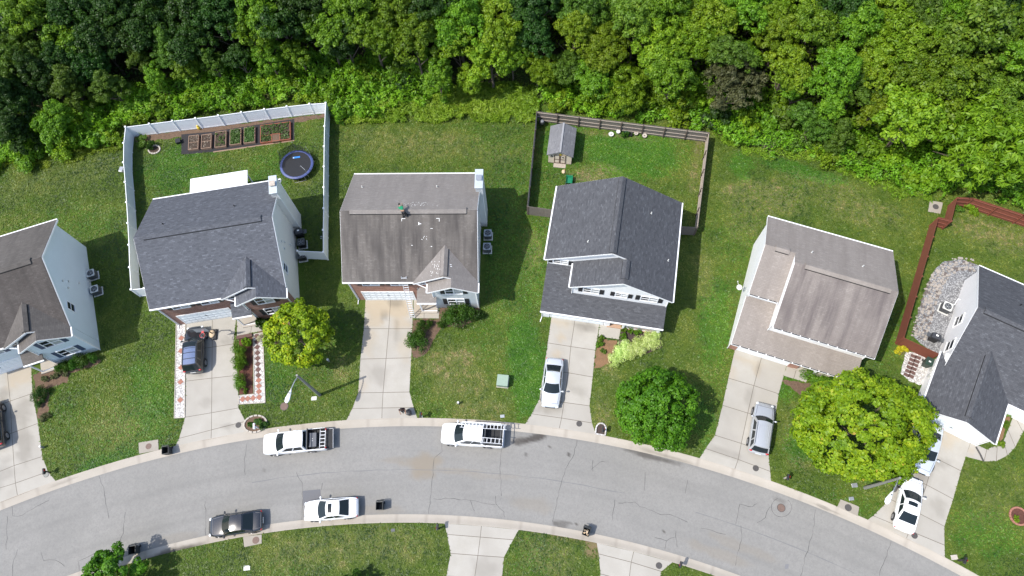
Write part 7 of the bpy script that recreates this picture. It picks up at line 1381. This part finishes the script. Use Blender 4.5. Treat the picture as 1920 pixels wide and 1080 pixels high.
# garden shrubs
bush(846, 590, 1.0, 1.5, "ball", "shrub", "left part of the broad green shrub under the grey wing's windows", name="shrub"); bush(867, 590, 1.2, 1.6, "ball", "shrub", "broad rounded green shrub under the grey wing's windows"); bush(890, 590, .75, 1.3, "bush1", "dark", "darker shrub at the right end of the row under the grey wing")
bush(779, 641, .95, 1.2, "ball", "shrub", "dark green shrub on the stained driveway's edge, lower of the pair", ry=1.1); bush(788, 622, .75, 1.2, "ball", "shrub", "dark green shrub on the driveway edge, upper of the pair"); bush(804, 608, .42, .75, "ball", "shrub", "small round shrub in the mulch nearer the stained driveway"); bush(829, 608, .48, .8, "ball", "shrub", "small round shrub in the mulch below the broad green shrub"); bush(788, 607, .35, .5, "spiky", "shrub", "low spiky plant at the corner of the porch slab")
bush(450, 657, .62, 1.1, "ball", "boxwood", "clipped hedge block beside the driveway, house end", rz=.1); bush(450.5, 675, .62, 1.1, "ball", "boxwood", "clipped hedge block beside the driveway, middle", rz=.5); bush(450.5, 685, .60, 1.05, "ball", "boxwood", "clipped hedge block beside the driveway, street end"); bush(450, 716, .72, 1.0, "ball", "boxwood", "round clipped bush at the street end of the red mulch bed"); bush(460, 733, .25, .4, "bush1", "boxwood", "tiny green bush at the red bed's corner"); bush(466, 641, .50, .9, "bush0", "yellow", "loose yellow-green shrub at the house end of the red mulch bed")
bush(493, 611, .65, 1.1, "spiky", "dark", "dark spiky evergreen by the brick wall under the young maple"); bush(499, 637, .7, .9, "bush1", "blossom", "cream flowering shrub at the young maple's left edge")
for k, (x, y, r) in enumerate(((113, 690, .5), (125, 687, .5), (138, 683, .6), (153, 677, .75), (175, 671, .5))): bush(x, y, r, 1.0, "ball", "shrub", "round shrub in the row under the pale blue house's front windows", "shrubs under the blue house's windows")
bush(75, 737, .72, 1.0, "ball", "dark", "dark round shrub at the left driveway's edge"); bush(77, 753, .45, .6, "bush1", "dark", "small dark shrub just below the round one at the left driveway")
for k in range(6): bush((100, 112, 122, 85, 82, 90)[k], (706, 700, 702, 712, 782, 780)[k], .35, .35, "spiky", "brown", "low brownish ground plant in the blue house's mulch bed", "brownish plants in the blue house's bed")
for x, y, r, c in ((1150, 674, .62, "hosta"), (1160, 662, .72, "hosta"), (1169, 650, .75, "hosta"), (1172, 664, .8, "hosta"), (1183, 657, .75, "hosta"), (1192, 650, .8, "hosta"), (1200, 655, .6, "hosta"), (1208, 643, .85, "hosta"), (1220, 638, .85, "hosta"), (1227, 630, .6, "hosta")): bush(x, y, r, .6, "ball", c, "pale variegated bush in the L-shaped border by the long porch", "variegated border bushes")
for x, y in ((1169, 618), (1181, 620), (1198, 622.5), (1168, 634)): bush(x, y, .38, .45, "spiky", "boxwood", "small green clump in the dark mulch by the long porch", "small clumps in the dark mulch")
for x, y in ((1127, 636), (1125.5, 646)): bush(x, y, .34, .45, "bush1", "boxwood", "small green clump at the driveway edge of the clay bed", "small clumps in the clay bed")
bush(1130, 657, .3, .25, "spiky", "olive", "weedy clump in the clay bed")
bush(1534, 713, 1.35, 1.0, "ball", "boxwood", "clipped bush at the porch of the stepped-roof house", ry=.95, rz=-.3); bush(1524, 735, .62, .9, "ball", "boxwood", "small round clipped bush by the large yellow-green tree"); bush(1562, 714, .8, 1.0, "bush1", "shrub", "dark shrub at the right end of the stepped-roof house's porch")
bush(1690, 654, .55, .5, "bush1", "gold", "golden yellow plant at the corner of the red fence"); bush(1823, 392, .65, .9, "bush1", "bright", "bright bush inside the red fence's far corner"); bush(1795, 392, .5, .6, "bush0", "olive", "low olive bush beside the red fence's jog")
bush(1874, 832, .4, .5, "bush1", "yellow", "yellow-green plant at the street end of the garage-wing bed"); bush(1886, 795, .32, .4, "bush1", "boxwood", "green plant in the middle of the garage-wing bed"); bush(1890, 775, .4, .35, "spiky", "teal", "bluish plant at the house end of the garage-wing bed")
bush(488, 793, .55, .5, "bush1", "shrub", "low green shrub inside the ring with the white mailbox"); bush(471, 798, .3, .4, "spiky", "shrub", "small spiky plant left of the white mailbox"); bush(286, 271, .5, .8, "spiky", "dark", "dark spiky plant in the small pale stone ring"); bush(268, 262, .8, .5, "spiky", "olive", "straggly olive plant in the white fence's corner"); bush(1906, 971, .3, .3, "spiky", "yellow", "small plant in the brick-red flower ring")
bush(1174, 252, .4, .8, "bush1", "shrub", "green shrub in the dark green pot by the fence")
# vegetables in the beds
for i, (t, wx, wy, h) in enumerate(BEDS):
    n = (40, 14, 60, 420, 460, 420)[i]; P = np.c_[NP.uniform(-wx / 2, wx / 2, n), NP.uniform(-wy / 2, wy / 2, n), np.full(n, h) + NP.uniform(-.03, .12, n)]
    if i == 5: P = P[~((P[:, 0] < .6) & (P[:, 1] < -.2) & (P[:, 0] > -.4))]
    o = bpy.data.objects.new("vegetables" if i else "straw", leafmesh("vegetables", P, NP.normal(size=(len(P), 3)) * .4 + np.array([0, 0, 1]), NP.uniform(.12, .30, len(P)), NP.uniform(.1, .9, len(P)), .9 if i else 2.2, .7 if i else .12, FOL["crop"] if i > 1 else FOL["deadwood"])); COL.objects.link(o); tag(o, ("dry straw scattered in the leftmost raised bed", "few dry twigs on the second raised bed", "round seedlings in the third raised bed", "pale green leaf rows in the fourth raised bed", "darker leaf rows beside the redwood bed", "leafy vegetables filling the redwood bed")[i], "vegetables", None, "stuff"); o.location = t.location; o.rotation_euler = t.rotation_euler
# yard trees
def crown_round(Rr, Hh, nclump, leaves, rc, up=.3, lean=.38):
    """compact round crown: clumps packed over an ellipsoid, a few sunk in, so that the surface is bumpy with dark pockets"""
    D = rdir(nclump, -.6); lump = 1 + .16 * (fbm(D[:, 0] * 2 + 7, D[:, 1] * 2 + D[:, 2] * 2 + 3, 5, 2) - .5) * 2; CC = D * np.array([Rr, Rr, Hh]) * (lump * np.where(NP.uniform(0, 1, nclump) < .75, NP.uniform(.82, .93, nclump), NP.uniform(.45, .8, nclump)))[:, None]
    rad = Rr * NP.uniform(*rc, nclump); w = rad ** 2; k = NP.choice(nclump, leaves, p=w / w.sum()); d = rdir(leaves, -.7); fr = NP.uniform(.15, 1, leaves) ** (1 / 3.)
    P = CC[k] + d * (rad[k] * fr)[:, None]; N = d * .75 + D[k] * .35 + np.array([0, 0, up]) + NP.normal(size=(leaves, 3)) * lean
    return P, N, .45 + NP.uniform(-.22, .22, nclump)[k] + NP.normal(0, .16, leaves)
def yardtree(px, py, rpx, zc, leaves, size, nclump, fol, label, Hh, base=None, rc=(.09, .16), asp=1.0, wid=.62, trunk_r=.16, sy=1.0):
    p = at(px, py, zc); rad = rpx * mpp(px, py, zc); P, N, tn = crown_round(rad, Hh, nclump, leaves, rc)
    lo, hi = np.percentile(P[:, :2], 1.5, axis=0), np.percentile(P[:, :2], 98.5, axis=0); P[:, :2] = (P[:, :2] - (lo + hi) / 2) / ((hi - lo) / 2) * rad * np.array([1, sy])
    me = leafmesh("crown_yard", P, N, size * NP.uniform(.65, 1.3, leaves), tn, asp, wid, FOL[fol]); t = thing("tree", label, "tree", (p.x, p.y, 0)); c = bpy.data.objects.new("crown", me); COL.objects.link(c); c.parent = t; c.location = (0, 0, zc)
    trunk(MB(), zc * 1.25, trunk_r, rad * .7, 7, int(px)).build("trunk", M["bark"], t); return t
yardtree(557, 627, 56, 3.9, 14000, .26, 170, "maple2", "young yellow-green maple in the lawn between the brick house and the stained driveway", 2.7)
yardtree(1231, 767, 69, 3.6, 22000, .24, 260, "round_", "round deep green tree in the lawn right of the silver saloon's driveway", 3.1)
yardtree(1618, 798, 116, 4.8, 42000, .27, 480, "maple", "large yellow-green tree with orange tips in front of the stepped-roof house", 3.9, rc=(.055, .105), trunk_r=.24, sy=.82)
fb = yardtree(213, 1090, 54, 2.4, 9000, .26, 120, "round_", "flowering green tree at the near kerb, cut by the bottom edge", 2.0, asp=1.2)
P, N, tn = crown_pts(1.9, 1.7, 30, 60, zmin=0, inner=.95, lobes=12); o = bpy.data.objects.new("flowers", leafmesh("flowers", P, N * 0 + np.array([0, 0, 1]) + NP.normal(size=(60, 3)) * .3, NP.uniform(.15, .34, 60), NP.uniform(.6, 1, 60), 1, .8, FOL["blossom"])); COL.objects.link(o); o.parent = fb; o.location = (0, 0, 2.6); tag(o, None, None, None, "stuff")
yardtree(668, 1098, 26, 1.4, 4000, .18, 70, "shrub", "dark green small tree at the bottom edge of the near lawn", 1.1, trunk_r=.07)

# grass: blades and clumps standing on the open lawns, tint per clump
def grass(n):
    P = np.c_[NP.uniform(-62, 56, n), NP.uniform(-6, 54, n)]; rr = np.hypot(P[:, 0] - RC[0], P[:, 1] - RC[1]); keep = ((rr < R_S0 - .04) | (rr > R_N1 + .04)) & (P[:, 1] < wood_edge_y(P[:, 0]) + 1.0)
    w = CM.T @ np.c_[P, np.full(n, -CAM_H)].T; px = 960 + FPX * w[0] / -w[2]; py = 540 - FPX * w[1] / -w[2]; keep &= (px > -90) & (px < 2010) & (py > -20) & (py < 1140)
    P = P[keep]
    for poly in EXCL: P = P[~inpoly(P, poly)]
    g = ground_attr; dr = spots(P, dry, 3); lu = spots(P, lush, 3); so_ = spots(P, soil, 3); P2 = NP.uniform(0, 1, len(P)) > .85 * so_; P = P[P2]; dr = dr[P2]; lu = lu[P2]
    x, y = P[:, 0], P[:, 1]; big = fbm(x * .12, y * .12, 61, 3); mid_ = fbm(x * .55, y * .55, 62, 3); cl = fbm(x * 2.4, y * 2.4, 63, 3); fi = vnoise(x * 5.5, y * 5.5, 64)
    t = .48 + .75 * (big - .5) + .95 * (mid_ - .5) + .62 * (cl - .5) + .22 * (fi - .5) + NP.normal(0, .08, len(P)) - .20 * lu + dr * (.10 + 1.1 * (cl - .35)); t = np.clip(t, .04, .84 + .18 * dr)
    sz = NP.uniform(.09, .22, len(P)); N = np.c_[NP.normal(0, .27, (len(P), 2)), np.full(len(P), 1.)]
    pick = NP.uniform(0, 1, len(P)) < np.clip(lu * 1.3 + .9 * np.clip(fbm(x * .09 + 9, y * .09, 81, 3) - .52, 0, 1) * 2.2, 0, .92); z = .02 + NP.uniform(0, .05, len(P))
    for nm, sel, fo, lab in (("grass", ~pick, "grass", "short clumpy olive grass covering the lawns between houses, driveways and road"), ("lush_grass", pick, "lushgrass", "richer green grass patches in the lawns and the shed yard")):
        o = bpy.data.objects.new(nm, leafmesh(nm, np.c_[P, z][sel], N[sel], sz[sel], t[sel] + (.12 if fo == "lushgrass" else 0), 1.5, .45, FOL[fo])); COL.objects.link(o); tag(o, lab, "grass", None, "stuff")
ground_attr = None
grass(620000)
